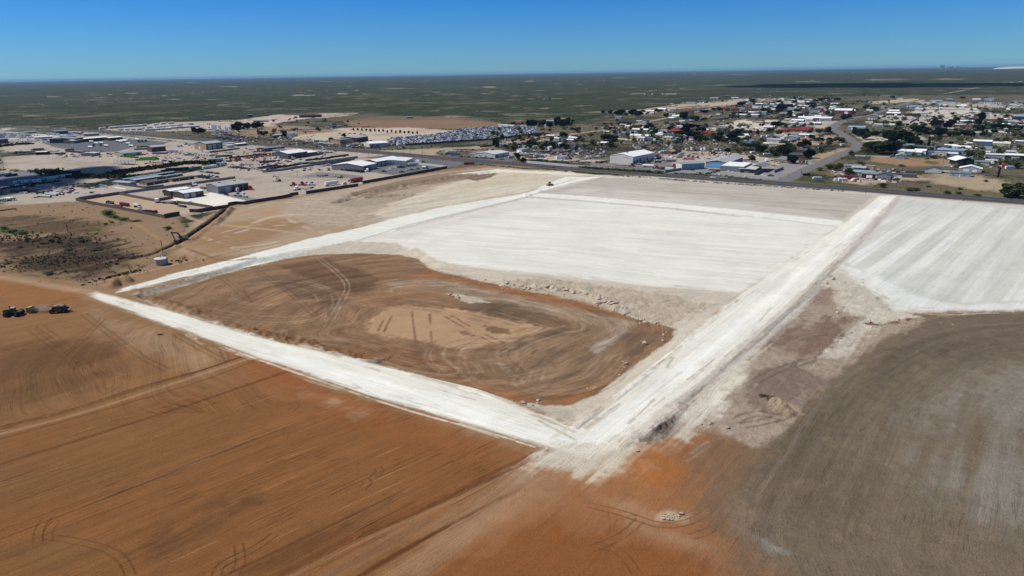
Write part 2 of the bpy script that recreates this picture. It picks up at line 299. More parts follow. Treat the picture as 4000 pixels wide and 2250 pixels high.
for pts, c in (([(560, 1449), (700, 1380), (900, 1290), (980, 1260), (860, 1350), (700, 1449)], (108, 72, 44)), ([(300, 1400), (460, 1330), (560, 1290), (640, 1260), (560, 1330), (420, 1400)], (104, 72, 46)), ([(0, 880), (160, 850), (300, 860), (330, 900), (150, 930), (0, 960)], (104, 74, 48)), ([(0, 960), (200, 930), (330, 925), (200, 985), (0, 1020)], (112, 80, 52)), ([(260, 1345), (420, 1290), (560, 1240), (620, 1260), (480, 1320), (360, 1370)], (102, 70, 44)), ([(780, 990), (860, 1010), (900, 1040), (860, 1030)], (176, 140, 112)), ([(0, 1380), (150, 1350), (300, 1380), (200, 1449), (0, 1449)], (124, 92, 58))):
    region('V', pts, c, soft=8, jit=6, al=.65, nz=.4, sb=0)
for pts in ([(80, 830), (150, 885), (200, 930)], [(100, 820), (165, 870), (225, 925)], [(210, 790), (290, 850), (360, 900), (420, 930)], [(60, 960), (110, 920), (180, 880), (260, 800)], [(250, 960), (262, 985), (290, 975)], [(440, 840), (560, 905), (560, 880)]):
    stroke('V', pts, .7, (104, 74, 50), .6, soft=.6, gauge=2.2)
# centre bottom, the reddish apron and fan of wheel marks
region('V', [(1345, 1140), (1500, 1150), (1620, 1100), (1760, 1085), (1900, 1140), (1890, 1180), (1830, 1270), (1850, 1340), (1960, 1449), (2050, 1700), (1000, 1700), (1100, 1440), (1300, 1240)], (156, 108, 74), soft=3, jit=2, st=.3, ang=50, ro=.3)
region('V', [(1560, 1150), (1720, 1100), (1850, 1120), (1880, 1170), (1820, 1230), (1700, 1230), (1580, 1200)], (168, 106, 60), soft=9, jit=4, nz=.15)
region('V', [(1100, 1400), (1400, 1300), (1500, 1330), (1800, 1420), (1850, 1500), (1000, 1500)], (142, 90, 54), soft=10, jit=5, nz=.15)
region('V', [(1300, 1180), (1480, 1190), (1400, 1260), (1180, 1360), (1060, 1449), (980, 1449), (1150, 1330)], (168, 130, 102), soft=6, jit=3, al=.7, nz=.2)
region('V', [(1480, 1230), (1640, 1290), (1720, 1300), (1640, 1310), (1500, 1260)], (172, 136, 108), soft=5, jit=3, al=.6, nz=.2)
region('V', [(1590, 1320), (1700, 1340), (1800, 1370), (1780, 1385), (1640, 1350)], (170, 134, 108), soft=4, jit=3, al=.6, nz=.25)
region('V', [(1665, 1295), (1690, 1288), (1715, 1292), (1722, 1306), (1700, 1310), (1672, 1306)], (196, 172, 148), soft=3, jit=3, nz=.6, al=.7)
for q in range(30):
    x0 = rs.uniform(1380, 1830); y0 = rs.uniform(1300, 1449); a = rs.uniform(-20, 40); stroke('V', [(x0, y0), (x0+rs.uniform(6, 26), y0-rs.uniform(14, 30)), (x0+rs.uniform(20, 60), y0-rs.uniform(40, 66))], .22, (118, 74, 46), rs.uniform(.2, .5), soft=.2, jit=.1, brk=.35)
for pts in ([(1490, 1380), (1560, 1350), (1610, 1310)], [(1780, 1240), (1800, 1290), (1790, 1330), (1740, 1350)], [(1480, 1270), (1560, 1290), (1660, 1320), (1740, 1310), (1800, 1270)], [(1600, 1440), (1560, 1390), (1500, 1370)]):
    stroke('V', pts, .3, (112, 74, 48), .7, soft=.25, gauge=2.0)
for pts in ([(1740, 1140), (1760, 1125), (1780, 1112)], [(1730, 1160), (1760, 1140), (1785, 1122)]):
    stroke('V', pts, 1.0, (196, 170, 146), .7, soft=.6, jit=.4)
# right hand field of dark tilled caliche
DK = [(1830, 1255), (1880, 1185), (1930, 1110), (1990, 1050), (2050, 960), (2140, 890), (2250, 830), (2340, 795), (2400, 783), (2580, 782), (3300, 790), (3600, 1700), (2120, 1700), (1980, 1449), (1860, 1345)]
region('V', [(1700, 1130), (1900, 1050), (2100, 850), (2300, 780), (3200, 780), (3600, 1700), (1900, 1700), (1840, 1449), (1760, 1300)], (126, 102, 82), soft=14, jit=6, al=.8, st=.4, ang=54, ro=.4)
i, a = region('V', DK, (124, 109, 92), soft=10, jit=5, ro=.55, st=.6)
cv = catmull(gs('V', [(1870, 1449), (1850, 1290), (1960, 1120), (2080, 965), (2250, 860), (2420, 815), (2700, 800)]), 6)
d_, s_ = pdist(cv, i); k_ = i[a > .5]; FU[k_] = d_[a > .5]; FV[k_] = s_[a > .5]
region('V', [(2290, 1060), (2420, 960), (2576, 930), (2700, 1000), (2700, 1350), (2540, 1330), (2420, 1260), (2330, 1180), (2400, 1110)], (146, 138, 128), soft=18, jit=14, nz=.8, al=.65)
region('V', [(1900, 1220), (2000, 1180), (2060, 1220), (1960, 1260)], (150, 128, 112), soft=5, jit=5, nz=.4, al=.5)
region('V', [(1835, 1270), (1880, 1240), (1910, 1290), (1890, 1360), (1850, 1330)], (158, 128, 108), soft=5, jit=4, nz=.3, al=.6)
region('V', [(1900, 1345), (1960, 1375), (2030, 1400), (2020, 1410), (1940, 1390)], (150, 146, 140), soft=2.5, jit=3, nz=.3, al=.7)
region('V', [(2400, 790), (2600, 790), (2600, 900), (2300, 900), (2200, 960), (2100, 1050), (2060, 1040), (2200, 880)], (116, 100, 88), soft=10, jit=5, nz=.3, al=.8)
region('V', [(1900, 1130), (2000, 1040), (2150, 920), (2300, 860), (2450, 850), (2280, 960), (2150, 1100), (2080, 1280), (1960, 1340), (1900, 1250)], (104, 90, 75), soft=18, jit=12, nz=.4, al=.6)
for o, c, al in ((3, (150, 136, 122), .35), (6, (90, 76, 64), .3), (9, (140, 126, 112), .3), (14, (92, 78, 66), .3), (19, (132, 118, 104), .25), (24, (92, 80, 68), .25)):
    P = cv.copy(); t = np.gradient(P, axis=0); t /= np.hypot(t[:, 0], t[:, 1])[:, None]; P = P+np.stack([t[:, 1], -t[:, 0]], 1)*o
    stroke(None, P[6:], 1.0, c, al, soft=1.2, jit=.4, smooth=False, brk=.25)
# churned ground between the new road and the dark field
region('V', [(1560, 1130), (1700, 1020), (1850, 880), (1960, 780), (2060, 690), (2180, 690), (2240, 770), (2330, 800), (2200, 870), (2080, 960), (1990, 1060), (1910, 1130), (1800, 1080), (1700, 1095)], (168, 150, 134), soft=4, jit=4, st=.35, ang=54, ro=.8)
region('V', [(2040, 700), (2160, 690), (2230, 770), (2300, 795), (2200, 830), (2120, 900), (2060, 900), (2060, 860), (2180, 800), (2110, 780)], (206, 196, 180), soft=3, jit=4, nz=.1, ro=.9)
region('V', [(1960, 830), (2070, 790), (2150, 800), (2130, 850), (2050, 900), (1950, 890), (1930, 860)], (136, 112, 98), soft=6, jit=6, nz=.35, ro=.8)
region('V', [(2070, 720), (2110, 730), (2100, 770), (2060, 770), (2030, 760)], (150, 128, 114), soft=4, jit=4, nz=.2, ro=.8)
region('V', [(1890, 930), (2000, 910), (2080, 960), (2000, 1030), (1930, 1040), (1860, 1010)], (134, 116, 104), soft=7, jit=7, nz=.35, ro=.7)
region('V', [(1620, 1080), (1660, 1050), (1710, 1010), (1725, 1020), (1700, 1090), (1640, 1120), (1590, 1110)], (118, 104, 96), soft=3, jit=4, nz=.2, ro=1)
region('V', [(1720, 1010), (1830, 900), (1900, 880), (1860, 960), (1800, 1040), (1720, 1100), (1690, 1100)], (212, 203, 188), soft=5, jit=5, nz=.3, ro=.3, st=.9, ang=54)
region('V', [(1910, 992), (1940, 998), (1985, 1030), (1975, 1042), (1930, 1015)], (62, 52, 38), soft=1.5, jit=2.5, nz=.2, ro=1)
region('V', [(1940, 1020), (1990, 1010), (2010, 1030), (1990, 1050)], (172, 150, 130), soft=4, jit=4, nz=.2)
region('V', [(2170, 815), (2230, 808), (2290, 802), (2260, 815), (2200, 822)], (120, 88, 66), soft=3, jit=4, nz=.2, ro=.8)
for pts in ([(1870, 1070), (1930, 1060), (1990, 1040)], [(1850, 1060), (1900, 1040), (1960, 1050)], [(1990, 860), (2060, 840), (2120, 850)], [(1900, 960), (1960, 930), (2060, 900)], [(1960, 800), (2030, 790), (2090, 800)]):
    stroke('V', pts, .8, (112, 92, 78), .6, soft=.8, jit=.6, gauge=3)
# yellowish caliche cut at the far side
region('V', [(740, 500), (900, 470), (1060, 445), (1230, 420), (1420, 430), (1500, 442), (1330, 488), (1100, 525), (940, 565), (800, 570), (700, 540)], (176, 157, 138), soft=8, jit=7, ro=.7, st=.5, ang=54)
region('V', [(940, 535), (1000, 505), (1100, 470), (1250, 432), (1420, 430), (1480, 440), (1330, 480), (1100, 522), (980, 560)], (208, 197, 178), soft=8, jit=7, nz=.25, ro=.5, st=.7, ang=40)
region('V', [(1110, 480), (1200, 455), (1320, 432), (1400, 436), (1330, 455), (1200, 478)], (206, 190, 162), soft=8, jit=3, nz=.15, al=.7)
region('V', [(830, 515), (900, 488), (1000, 486), (1060, 488), (1000, 505), (900, 522)], (168, 152, 132), soft=2.5, jit=3, ro=1, nz=.1)
region('V', [(880, 485), (1000, 455), (1130, 435), (1240, 425), (1250, 440), (1120, 460), (1000, 480), (920, 498)], (146, 124, 106), soft=4, jit=4, nz=.25, ro=.8)
region('V', [(1170, 450), (1200, 436), (1250, 430), (1240, 445), (1200, 456)], (128, 106, 86), soft=3, jit=3, nz=.3, ro=1)
for pts in ([(620, 520), (700, 505), (820, 515), (900, 540), (1000, 540)], [(560, 590), (640, 570), (760, 560), (900, 565)], [(760, 495), (860, 500), (960, 480), (1080, 462)], [(700, 480+60), (780, 575), (860, 590)], [(980, 520), (1080, 490), (1240, 450), (1380, 438)], [(900, 555), (1040, 520), (1200, 470)], [(1000, 470), (1120, 455), (1230, 436)], [(520, 600), (600, 625), (700, 612)]):
    for o_ in (-6, 0, 7): stroke('V', [(x+o_, y+o_*.5) for x, y in pts], rs.uniform(.8, 3), (206, 190, 170) if o_ else (150, 122, 96), .5, soft=2, jit=1.5, brk=.35)
# the pads
region('V', [(860, 600), (1000, 570), (1200, 524), (1330, 486), (1500, 440), (1700, 446), (1960, 462), (2220, 486), (2400, 502), (3000, 540), (3000, 800), (2576, 782), (2400, 784), (2250, 790), (2170, 720), (2080, 690), (1900, 860), (1700, 1040), (1560, 1130), (1445, 1080), (1640, 915), (1850, 745), (1700, 735), (1500, 712), (1270, 690), (1100, 675), (1050, 645), (900, 630)], (200, 190, 176), soft=3, jit=2, st=.3, ang=54, ro=.2)
PADB = [(860, 607), (1000, 580), (1200, 530), (1330, 497), (1480, 508), (1700, 526), (1900, 545), (2112, 572), (2040, 620), (1866, 738), (1700, 725), (1500, 702), (1270, 682), (1090, 668), (1060, 640), (1000, 628), (900, 626)]
ALT[0] = True
region('V', PADB, (222, 218, 208), soft=3.5, jit=3, st=.5, ang=-22, ro=.05)
region('V', [(870, 605), (1000, 575), (1200, 527), (1330, 494), (1400, 502), (1500, 512), (1300, 530), (1100, 575), (1000, 610)], (208, 202, 192), soft=10, jit=5, nz=.2, al=.6)
region('V', [(1345, 487), (1500, 446), (1700, 452), (1960, 468), (2205, 492), (2120, 552), (1900, 532), (1600, 510)], (180, 171, 160), soft=3, jit=2, st=.9, ang=-31, ro=.05)
region('V', [(1370, 490), (1480, 468), (1800, 500), (2080, 535), (2110, 550), (1800, 525), (1500, 505)], (200, 194, 184), soft=12, jit=5, st=.9, nz=.3, al=.6)
ALT[0] = False
region('V', [(2266, 495), (2576, 522), (2800, 540), (2800, 790), (2576, 776), (2400, 778), (2250, 778), (2200, 740), (2150, 680), (2095, 665)], (203, 201, 192), soft=2.5, jit=2, st=.45, ang=48.5, ro=.05)
Pp = gs('V', [(2266, 500), (2560, 525), (3100, 570), (3100, 800), (2576, 760), (2400, 766), (2270, 760), (2200, 700), (2120, 660)])
i = sub(Pp, 0); m = polysd(Pp, i) > 2; i = i[m]; a_ = math.radians(48.5); u_ = -X[i]*math.sin(a_)+Y[i]*math.cos(a_); v_ = X[i]*math.cos(a_)+Y[i]*math.sin(a_)
u2 = u_+1.2*(vn(v_/60, u_*0, 5)-.5); ph = (u2/15.5) % 1
st_ = np.clip((np.abs(ph-.5)-.22-.1*(vn(np.floor(u2/15.5), v_/90, 9)-.5))*12, 0, 1)*np.clip(vn(u2/25, v_/150, 44)*2.2-.3, .1, 1)
mixc(i, st_*.75, lin(226, 225, 218)); st2 = np.clip((vn(u2/1.6, v_/120, 12)-.72)*5, 0, 1); mixc(i, st2*.4, lin(184, 182, 178))
region('V', [(2100, 662), (2200, 690), (2290, 740), (2400, 768), (2576, 762), (2700, 765), (2700, 778), (2400, 782), (2260, 780), (2170, 720)], (222, 222, 216), soft=5, jit=3, al=.8)
# tan shoulders along the new road
region('V', [(1445, 1070), (1640, 915), (1780, 800), (1870, 735), (2120, 565), (2210, 494), (2230, 494), (1900, 745), (1480, 1095)], (192, 178, 164), soft=2.5, jit=1.5, st=.5, ang=54)
region('V', [(1530, 1130), (1760, 955), (2000, 745), (2160, 590), (2250, 500), (2262, 500), (2190, 600), (2110, 668), (2010, 790), (1850, 920), (1700, 1040), (1590, 1110)], (204, 196, 186), soft=2.5, jit=1.8, st=.9, ang=54)
stroke('V', [(1560, 1125), (1770, 965), (2010, 755), (2170, 600), (2262, 500)], 3.0, (178, 168, 160), .7, soft=1.6)
stroke('V', [(1500, 1080), (1680, 940), (1860, 790), (2130, 575), (2215, 497)], 2.6, (160, 146, 134), .6, soft=1.6)
stroke('V', [(1660, 1060), (1740, 1000), (1830, 920), (1880, 870), (1990, 775), (2060, 705)], .9, (166, 156, 140), .8, soft=.7, jit=.9)
# the pit
PIT = [(350, 742), (430, 718), (640, 655), (780, 632), (900, 628), (1000, 632), (1050, 642), (1085, 668), (1160, 688), (1290, 712), (1420, 735), (1500, 752), (1600, 790), (1700, 812), (1690, 840), (1600, 905), (1500, 978), (1430, 1004), (1370, 1006), (1290, 994), (1140, 955), (1000, 915), (880, 880), (700, 850), (560, 810), (420, 768)]
SLO = [(330, 740), (640, 650), (860, 604), (1000, 612), (1100, 655), (1300, 690), (1500, 708), (1700, 730), (1860, 742), (1650, 925), (1460, 1075), (1200, 978), (880, 905), (600, 838), (380, 768)]
region('V', SLO, (200, 188, 172), soft=3, jit=2, ro=.5, st=.35, ang=54)
region('V', [(940, 630), (1050, 625), (1100, 655), (1085, 672), (1000, 690), (930, 670), (870, 650)], (196, 182, 162), soft=3, jit=2.5, nz=.12, st=.8, ang=-30)
i, a = region('V', PIT, (142, 110, 84), soft=1.2, jit=1.2, ro=.35, st=.75, ang=-26)
ISL = gs('V', [(960, 780), (1040, 765), (1200, 778), (1330, 805), (1240, 845), (1150, 860), (1040, 840), (940, 815)]); dI = -polysd(ISL, i)+(fbm(X[i]/40, Y[i]/40, 91, 2)-.5)*16; cI = ISL.mean(0); aI = np.arctan2(Y[i]-cI[1], X[i]-cI[0])
FU[i] = dI; FV[i] = (aI-3.2*(aI > 2.9))*60; bd_ = fbm(dI/4.5, aI*5, 93, 4); b2_ = fbm(dI/1.3, aI*9, 95, 3); kb = np.where(dI > 1, np.clip(1+(bd_-.5)*.75+(b2_-.5)*.4, .62, 1.4), 1.); PITI = i
region('V', [(330, 745), (640, 655), (900, 640), (1000, 660), (960, 700), (900, 760), (820, 800), (600, 790), (420, 760)], (142, 110, 84), soft=6, jit=4, nz=.2, st=.9)
region('V', [(700, 660), (820, 640), (960, 690), (930, 735), (840, 720)], (112, 84, 62), soft=4, jit=2.5, nz=.15, al=.85)
region('V', [(670, 690), (760, 690), (880, 745), (850, 762), (720, 730)], (110, 84, 64), soft=4, jit=3, nz=.2, al=.7)
region('V', [(1060, 660), (1085, 668), (1290, 712), (1480, 745), (1560, 770), (1540, 785), (1300, 735), (1120, 700), (1040, 685)], (150, 106, 76), soft=3, jit=2.5, nz=.15)
region('V', [(960, 700), (1100, 690), (1300, 735), (1500, 775), (1600, 800), (1560, 840), (1450, 800), (1200, 740), (1000, 720)], (166, 144, 124), soft=6, jit=3, nz=.3, al=.85)
region('V', [(900, 730), (1050, 700), (1180, 730), (1100, 770), (960, 760)], (146, 110, 80), soft=6, jit=4, nz=.2, al=.7)
region('V', [(1100, 770), (1250, 745), (1400, 780), (1500, 820), (1480, 850), (1400, 850), (1250, 800), (1130, 790)], (108, 88, 68), soft=6, jit=4, nz=.25, al=.85)
region('V', [(980, 760), (1050, 757), (1220, 775), (1330, 800), (1370, 815), (1260, 850), (1160, 868), (1050, 845), (930, 825), (910, 805), (950, 780)], (176, 142, 112), soft=3, jit=3, nz=.15, st=.25)
region('V', [(870, 830), (1000, 860), (1180, 900), (1150, 940), (1000, 910), (880, 878)], (138, 100, 72), soft=7, jit=4, nz=.2, al=.8)
region('V', [(1150, 940), (1300, 975), (1380, 985), (1500, 960), (1540, 940), (1440, 1004), (1370, 1006), (1290, 994)], (156, 106, 74), soft=4, jit=3, nz=.15)
region('V', [(1330, 830), (1480, 790), (1580, 830), (1560, 900), (1480, 960), (1330, 960), (1220, 920), (1200, 880)], (140, 114, 92), soft=10, jit=5, nz=.2, al=.7)
region('V', [(1480, 860), (1540, 830), (1580, 815), (1560, 835), (1500, 880)], (178, 162, 150), soft=2.5, jit=2, nz=.2, al=.8)
region('V', [(1560, 830), (1660, 815), (1700, 815), (1640, 860), (1580, 900)], (112, 92, 76), soft=4, jit=3, nz=.2, al=.8)
for pts in ([(1140, 812), (1180, 820), (1200, 835), (1165, 832)], [(1210, 805), (1280, 815), (1290, 830), (1240, 825)]):
    region('V', pts, (112, 84, 62), soft=2, jit=2, nz=.2, al=.8)
for pts in ([(640, 668), (720, 720), (790, 780)], [(560, 690), (620, 740)], [(800, 640), (870, 700), (850, 760), (820, 810)]):
    stroke('V', pts, .55, (100, 78, 60) if pts[0][0] < 700 else (176, 152, 128), .75, soft=.5, gauge=2.4)
for pts in ([(1035, 772), (1045, 845)], [(1080, 778), (1085, 845)], [(975, 770), (950, 820)], [(990, 772), (965, 822)], [(1120, 785), (1190, 825), (1240, 850)], [(1135, 782), (1210, 825), (1270, 850)], [(545, 700), (550, 745)], [(600, 700), (632, 750)]):
    stroke('V', pts, .9, (112, 82, 58), .75, soft=.7, jit=.35, smooth=False, brk=.2)
ARC = [[(1140, 700), (1000, 705), (955, 722), (1000, 745), (1120, 760), (1260, 790), (1400, 830), (1470, 830), (1500, 810), (1460, 785), (1300, 752)],
       [(1560, 880), (1500, 940), (1400, 965), (1320, 950), (1340, 900), (1420, 860), (1500, 835), (1540, 815), (1500, 790), (1400, 770)],
       [(1250, 850), (1200, 880), (1220, 930), (1300, 955), (1340, 920), (1300, 880), (1340, 850), (1450, 820)],
       [(560, 800), (700, 815), (850, 800), (930, 770), (900, 745), (780, 750), (640, 760), (560, 740), (600, 705), (760, 690)],
       [(420, 745), (560, 720), (700, 700), (800, 720), (820, 760), (760, 790), (640, 790), (500, 770)],
       [(720, 850), (860, 860), (980, 905), (1100, 930), (1160, 920), (1120, 880), (1160, 850), (1300, 845)]]
for P in ARC:
    B0 = catmull(gs('V', P), 7)
    t = np.gradient(B0, axis=0); t /= np.hypot(t[:, 0], t[:, 1])[:, None]; n_ = np.stack([-t[:, 1], t[:, 0]], 1)
    for o in np.arange(-9, 9.1, 2.4):
        o2 = o+rs.uniform(-.6, .6); dk = rs.rand() < .55
        stroke(None, B0+n_*o2, rs.uniform(.5, 1.3), (112, 90, 72) if dk else (166, 142, 120), rs.uniform(.25, .6), soft=.7, jit=.25, smooth=False, brk=.3)
col[PITI] *= kb[:, None]**np.clip(polysd(gs('V', PIT), PITI)/4, 0, 1)[:, None]
region('V', [(1120, 728), (1150, 726), (1190, 738), (1240, 750), (1180, 750)], (190, 176, 158), soft=1.5, jit=2, nz=.25, ro=.9)
region('V', [(1250, 695), (1500, 712), (1700, 742), (1790, 765), (1720, 800), (1690, 812), (1560, 775), (1420, 738), (1290, 713)], (186, 170, 150), soft=3, jit=3, nz=.2, ro=1)
# brown windrow on the lower left lip of the pit
region('V', [(330, 728), (480, 770), (640, 830), (900, 895), (960, 880), (900, 862), (700, 835), (560, 790), (440, 745)], (146, 106, 76), soft=3, jit=2.5, ro=1)
region('V', [(370, 740), (500, 775), (600, 800), (590, 815), (470, 790), (360, 755)], (160, 130, 104), soft=4, jit=3, nz=.3, al=.6)
# new roads of crushed caliche
WR = (238, 236, 228)
region('V', [(860, 900), (1000, 920), (1180, 962), (1445, 1078), (1400, 1080), (1180, 1000), (940, 930), (880, 915)], (206, 192, 172), soft=1.5, jit=1)
ALT[0] = True
region('V', [(218, 738), (240, 733), (400, 772), (600, 828), (890, 905), (1060, 935), (1200, 975), (1445, 1078), (1500, 1100), (1480, 1148), (1370, 1122), (1000, 1015), (700, 915), (510, 850), (250, 755)], (228, 224, 212), soft=2.2, jit=1.3, st=.5, ang=-35, ro=.03)
region('V', [(420, 790), (600, 850), (890, 935), (1180, 1020), (1460, 1110), (1440, 1125), (1380, 1115), (1000, 1005), (700, 905)], WR, soft=3, jit=3, nz=.2, al=.8)
ALT[0] = False
region('V', [(1440, 1082), (1860, 742), (2120, 562), (2215, 492), (2258, 492), (2160, 592), (2000, 748), (1760, 962), (1540, 1132), (1480, 1148), (1400, 1128)], (228, 224, 212), soft=2.2, jit=1.4, st=.5, ang=54, ro=.03)
region('V', [(1440, 1110), (1800, 850), (2120, 590), (2225, 500), (2240, 500), (2130, 605), (1780, 905), (1500, 1130)], WR, soft=3, jit=3, nz=.2, al=.8)
region('V', [(1330, 1150), (1400, 1110), (1560, 1110), (1620, 1095), (1530, 1170), (1470, 1200), (1400, 1190), (1340, 1185)], (220, 212, 198), soft=5, jit=5, ro=.3, nz=.25, st=.8)
region('V', [(1300, 1160), (1420, 1130), (1600, 1110), (1700, 1100), (1560, 1190), (1440, 1215), (1330, 1205)], (206, 190, 170), soft=8, jit=6, nz=.5, al=.6)
ALT[0] = False
stroke('V', [(560, 872), (700, 922), (1000, 1024), (1220, 1085), (1345, 1125)], .7, (226, 208, 188), .9, soft=.5, jit=.5, brk=.15)
stroke('V', [(560, 868), (700, 918), (1000, 1019), (1220, 1081), (1345, 1121)], .5, (150, 112, 86), .8, soft=.4, jit=.3)
region('V', [(290, 737), (310, 725), (440, 687), (600, 648), (780, 600), (880, 578), (1100, 523), (1330, 484), (1420, 445), (1520, 444), (1340, 490), (1000, 579), (850, 612), (600, 668), (450, 700), (345, 727)], (229, 226, 216), soft=2.2, jit=1.4, st=.5, ang=52)
region('V', [(1330, 484), (1480, 494), (1700, 512), (1900, 532), (2122, 556), (2116, 570), (1900, 545), (1700, 524), (1480, 505), (1340, 494)], (228, 225, 216), soft=2, jit=1)
for pts, wd in (([(1000, 577), (1160, 535), (1330, 495)], 3), ([(1335, 497), (1480, 508), (1700, 527), (1860, 545)], 3), ([(1340, 490), (1440, 462), (1520, 446)], 3), ([(1290, 492), (1360, 474), (1450, 450)], 1.5), ([(900, 605), (1050, 560), (1200, 528)], 2)):
    stroke('V', pts, wd, (168, 160, 152), .75, soft=2, jit=1)
region('V', [(1125, 440), (1250, 425), (1440, 435), (1520, 442), (1420, 440), (1250, 432)], (226, 218, 200), soft=2, jit=1)
for pts, wd, n_s in (([(400, 768), (640, 838), (900, 905), (1200, 985), (1430, 1080)], 2.5, 60), ([(300, 760), (560, 868), (860, 972), (1180, 1070), (1360, 1125)], 2.2, 50), ([(1540, 1130), (1760, 960), (2000, 748), (2160, 592)], 4, 70), ([(1460, 1070), (1650, 920), (1860, 742), (2110, 568)], 3, 60), ([(2100, 668), (2200, 725), (2290, 775), (2400, 784), (2576, 782)], 3.5, 50), ([(1060, 655), (1300, 688), (1500, 708), (1860, 740)], 4, 60), ([(345, 728), (600, 668), (850, 612)], 2, 40)):
    C_ = catmull(gs('V', pts), 12)
    for q in range(n_s):
        j_ = rs.randint(len(C_)-1); t_ = C_[j_+1]-C_[j_]; p_ = C_[j_]+rs.normal(0, wd*.8, 2); a_ = math.degrees(math.atan2(t_[1], t_[0]))+rs.normal(0, 4); Ls = rs.uniform(2, 12); e_ = np.array([math.cos(math.radians(a_)), math.sin(math.radians(a_))])*Ls
        i = sub(np.array([p_-e_, p_+e_]), 3); dm, _t = segd(X[i], Y[i], p_-e_, p_+e_); al = np.clip((rs.uniform(.15, .7)-dm+(W3o[i]-.5)*1.)/.5+.5, 0, 1)*rs.uniform(.15, .55); mixc(i, al, lin(*(np.array([212, 200, 182]) if rs.rand() < .6 else np.array([160, 136, 112]))))
# dirt tracks on the left
for pts, wd, c in (([(-60, 690), (60, 706), (140, 722), (230, 735)], 6, (176, 144, 116)), ([(340, 560), (400, 600), (460, 640), (520, 660)], 3, (166, 130, 92)), ([(470, 640), (520, 600), (600, 560)], 3, (160, 124, 88)), ([(460, 540), (520, 560), (700, 580), (760, 590)], 4, (184, 156, 130)),
                   ([(330, 700), (420, 675), (560, 640), (640, 620)], 2, (150, 106, 70)), ([(230, 712), (380, 680), (540, 640)], 2.5, (176, 148, 120)), ([(640, 560), (720, 540), (900, 540), (1000, 520)], 5, (196, 174, 150)), ([(470, 625), (560, 655), (640, 650)], 2, (120, 88, 60))):
    stroke('V', pts, wd, c, .7, soft=wd*.6, jit=1, ro=None) if False else stroke('V', pts, wd, c, .7, soft=wd*.6, jit=1)
# ---------------------------------------------------------------- paved roads (colour of asphalt in the sheet; markings laid above)
def road(k, pts, wd, c, sh, shc): stroke(k, pts, wd+sh*2, shc, .8, soft=2, jit=.8)
road('V', [(1120, 383), (1230, 371), (1345, 352), (1450, 340)], 0, 0, 9, (150, 132, 112))
road('V', [(1420, 340), (1560, 320), (1700, 292), (1850, 262), (1990, 250)], 3, 0, 4, (170, 152, 130))
HWY = [(-260, 302), (0, 317), (150, 325.6), (250, 331.5), (400, 343), (580, 358), (830, 374.6), (1005, 388), (1155, 402), (1335, 415), (1481, 426), (1600, 435), (1771, 448), (1973, 462.5), (2150, 475), (2334, 490), (2430, 497), (2576, 508), (3000, 543)]
SIDE = [(1958, 461), (1985, 448), (2012, 433), (2060, 412), (2110, 390), (2145, 377), (2158, 366), (2140, 352), (2115, 335), (2096, 322), (2102, 313), (2130, 302), (2200, 285), (2260, 266), (2310, 252)]
road('V', SIDE, 9.5, 0, 3, (128, 118, 106)); road('V', HWY, 24, 0, 4, (116, 106, 96))
# mounds, banks and the trench
i = sub(gs('V', SLO), 5); s1 = polysd(gs('V', SLO), i); s2 = polysd(gs('V', PIT), i)
f = np.clip(np.clip(s1, 0, 50)/(np.clip(s1, 0, 50)+np.clip(-s2, 0, 50)+.01), 0, 1); f = np.where(s2 > 0, 1, np.where(s1 < 0, 0, f)); f = f*f*(3-2*f)
hz[i] -= 2.2*f
ridge('V', [(480, 780), (600, 818), (740, 850), (880, 884)], 9, .9, .9)
ridge('V', [(345, 733), (400, 750), (480, 775)], 9, 1.2, .7)
ridge('V', [(285, 722), (290, 712), (303, 706), (322, 708)], 7, 2.2, .6)
ridge('V', [(868, 898), (920, 905), (985, 880)], 4, .7, .8)
ridge('V', [(330, 722), (480, 684), (640, 646)], 2.5, .5, .6)
ridge('F', [(2150, 470), (2240, 390), (2330, 300)], 6, 1.8, .5)
ridge('F', [(1640, 740), (1760, 700), (1880, 640), (1990, 570), (2080, 500)], 6, .9, 1.2)
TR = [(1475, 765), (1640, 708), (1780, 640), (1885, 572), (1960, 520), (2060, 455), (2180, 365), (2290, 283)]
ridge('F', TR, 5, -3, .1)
stroke('F', TR, 4, (36, 27, 21), 1., soft=1, jit=.6)  # shade in the trench painted into the soil as a near-black strip
stroke('F', [(1850, 640), (2000, 560), (2150, 450), (2340, 300)], 7, (150, 112, 84), .8, soft=3, jit=1)
ridge('V', [(1335, 492), (1328, 489), (1322, 492)], 5, 1.6, .3); ridge('K', [(800, 712), (850, 700), (890, 715)], 5, 1.2, .3)
ridge('V', [(1335, 497), (1480, 508), (1700, 527)], 3.5, .5, .6); ridge('V', [(1345, 487), (1440, 460), (1520, 444)], 3.5, .5, .5)
ridge('V', [(1560, 1127), (1770, 967), (2010, 757), (2170, 602)], 3, .35, .8)
ridge('V', [(1445, 1075), (1650, 922), (1860, 745)], 3, .3, .8)
ridge('V', [(880, 492), (1000, 470), (1130, 447), (1240, 432)], 16, -2.2, .9)
ridge('V', [(850, 508), (900, 496), (960, 494), (1040, 488)], 12, -2.4, 1.3)
ridge('V', [(0, 1077), (180, 1032), (340, 980), (480, 941)], 2.4, .5, .4)
ridge('V', [(1345, 1150), (1150, 1240), (900, 1350)], 2.2, .4, .4)
ridge('V', [(1930, 1010), (1960, 1022), (1985, 1038)], 5, .9, 1.4)
ridge('V', [(1620, 1110), (1660, 1075), (1712, 1020)], 5, .5, 1.6)
rg = rough*np.clip(1.4-rad/900, 0, 1); hz += (W3o-.5)*.7*rg*(.3+rough)+(WNo-.5)*1.1*rg*rough
hz[(rad < 110)] = 0
fu = FU.reshape(SH); fv = FV.reshape(SH); seam = np.zeros(SH, bool)
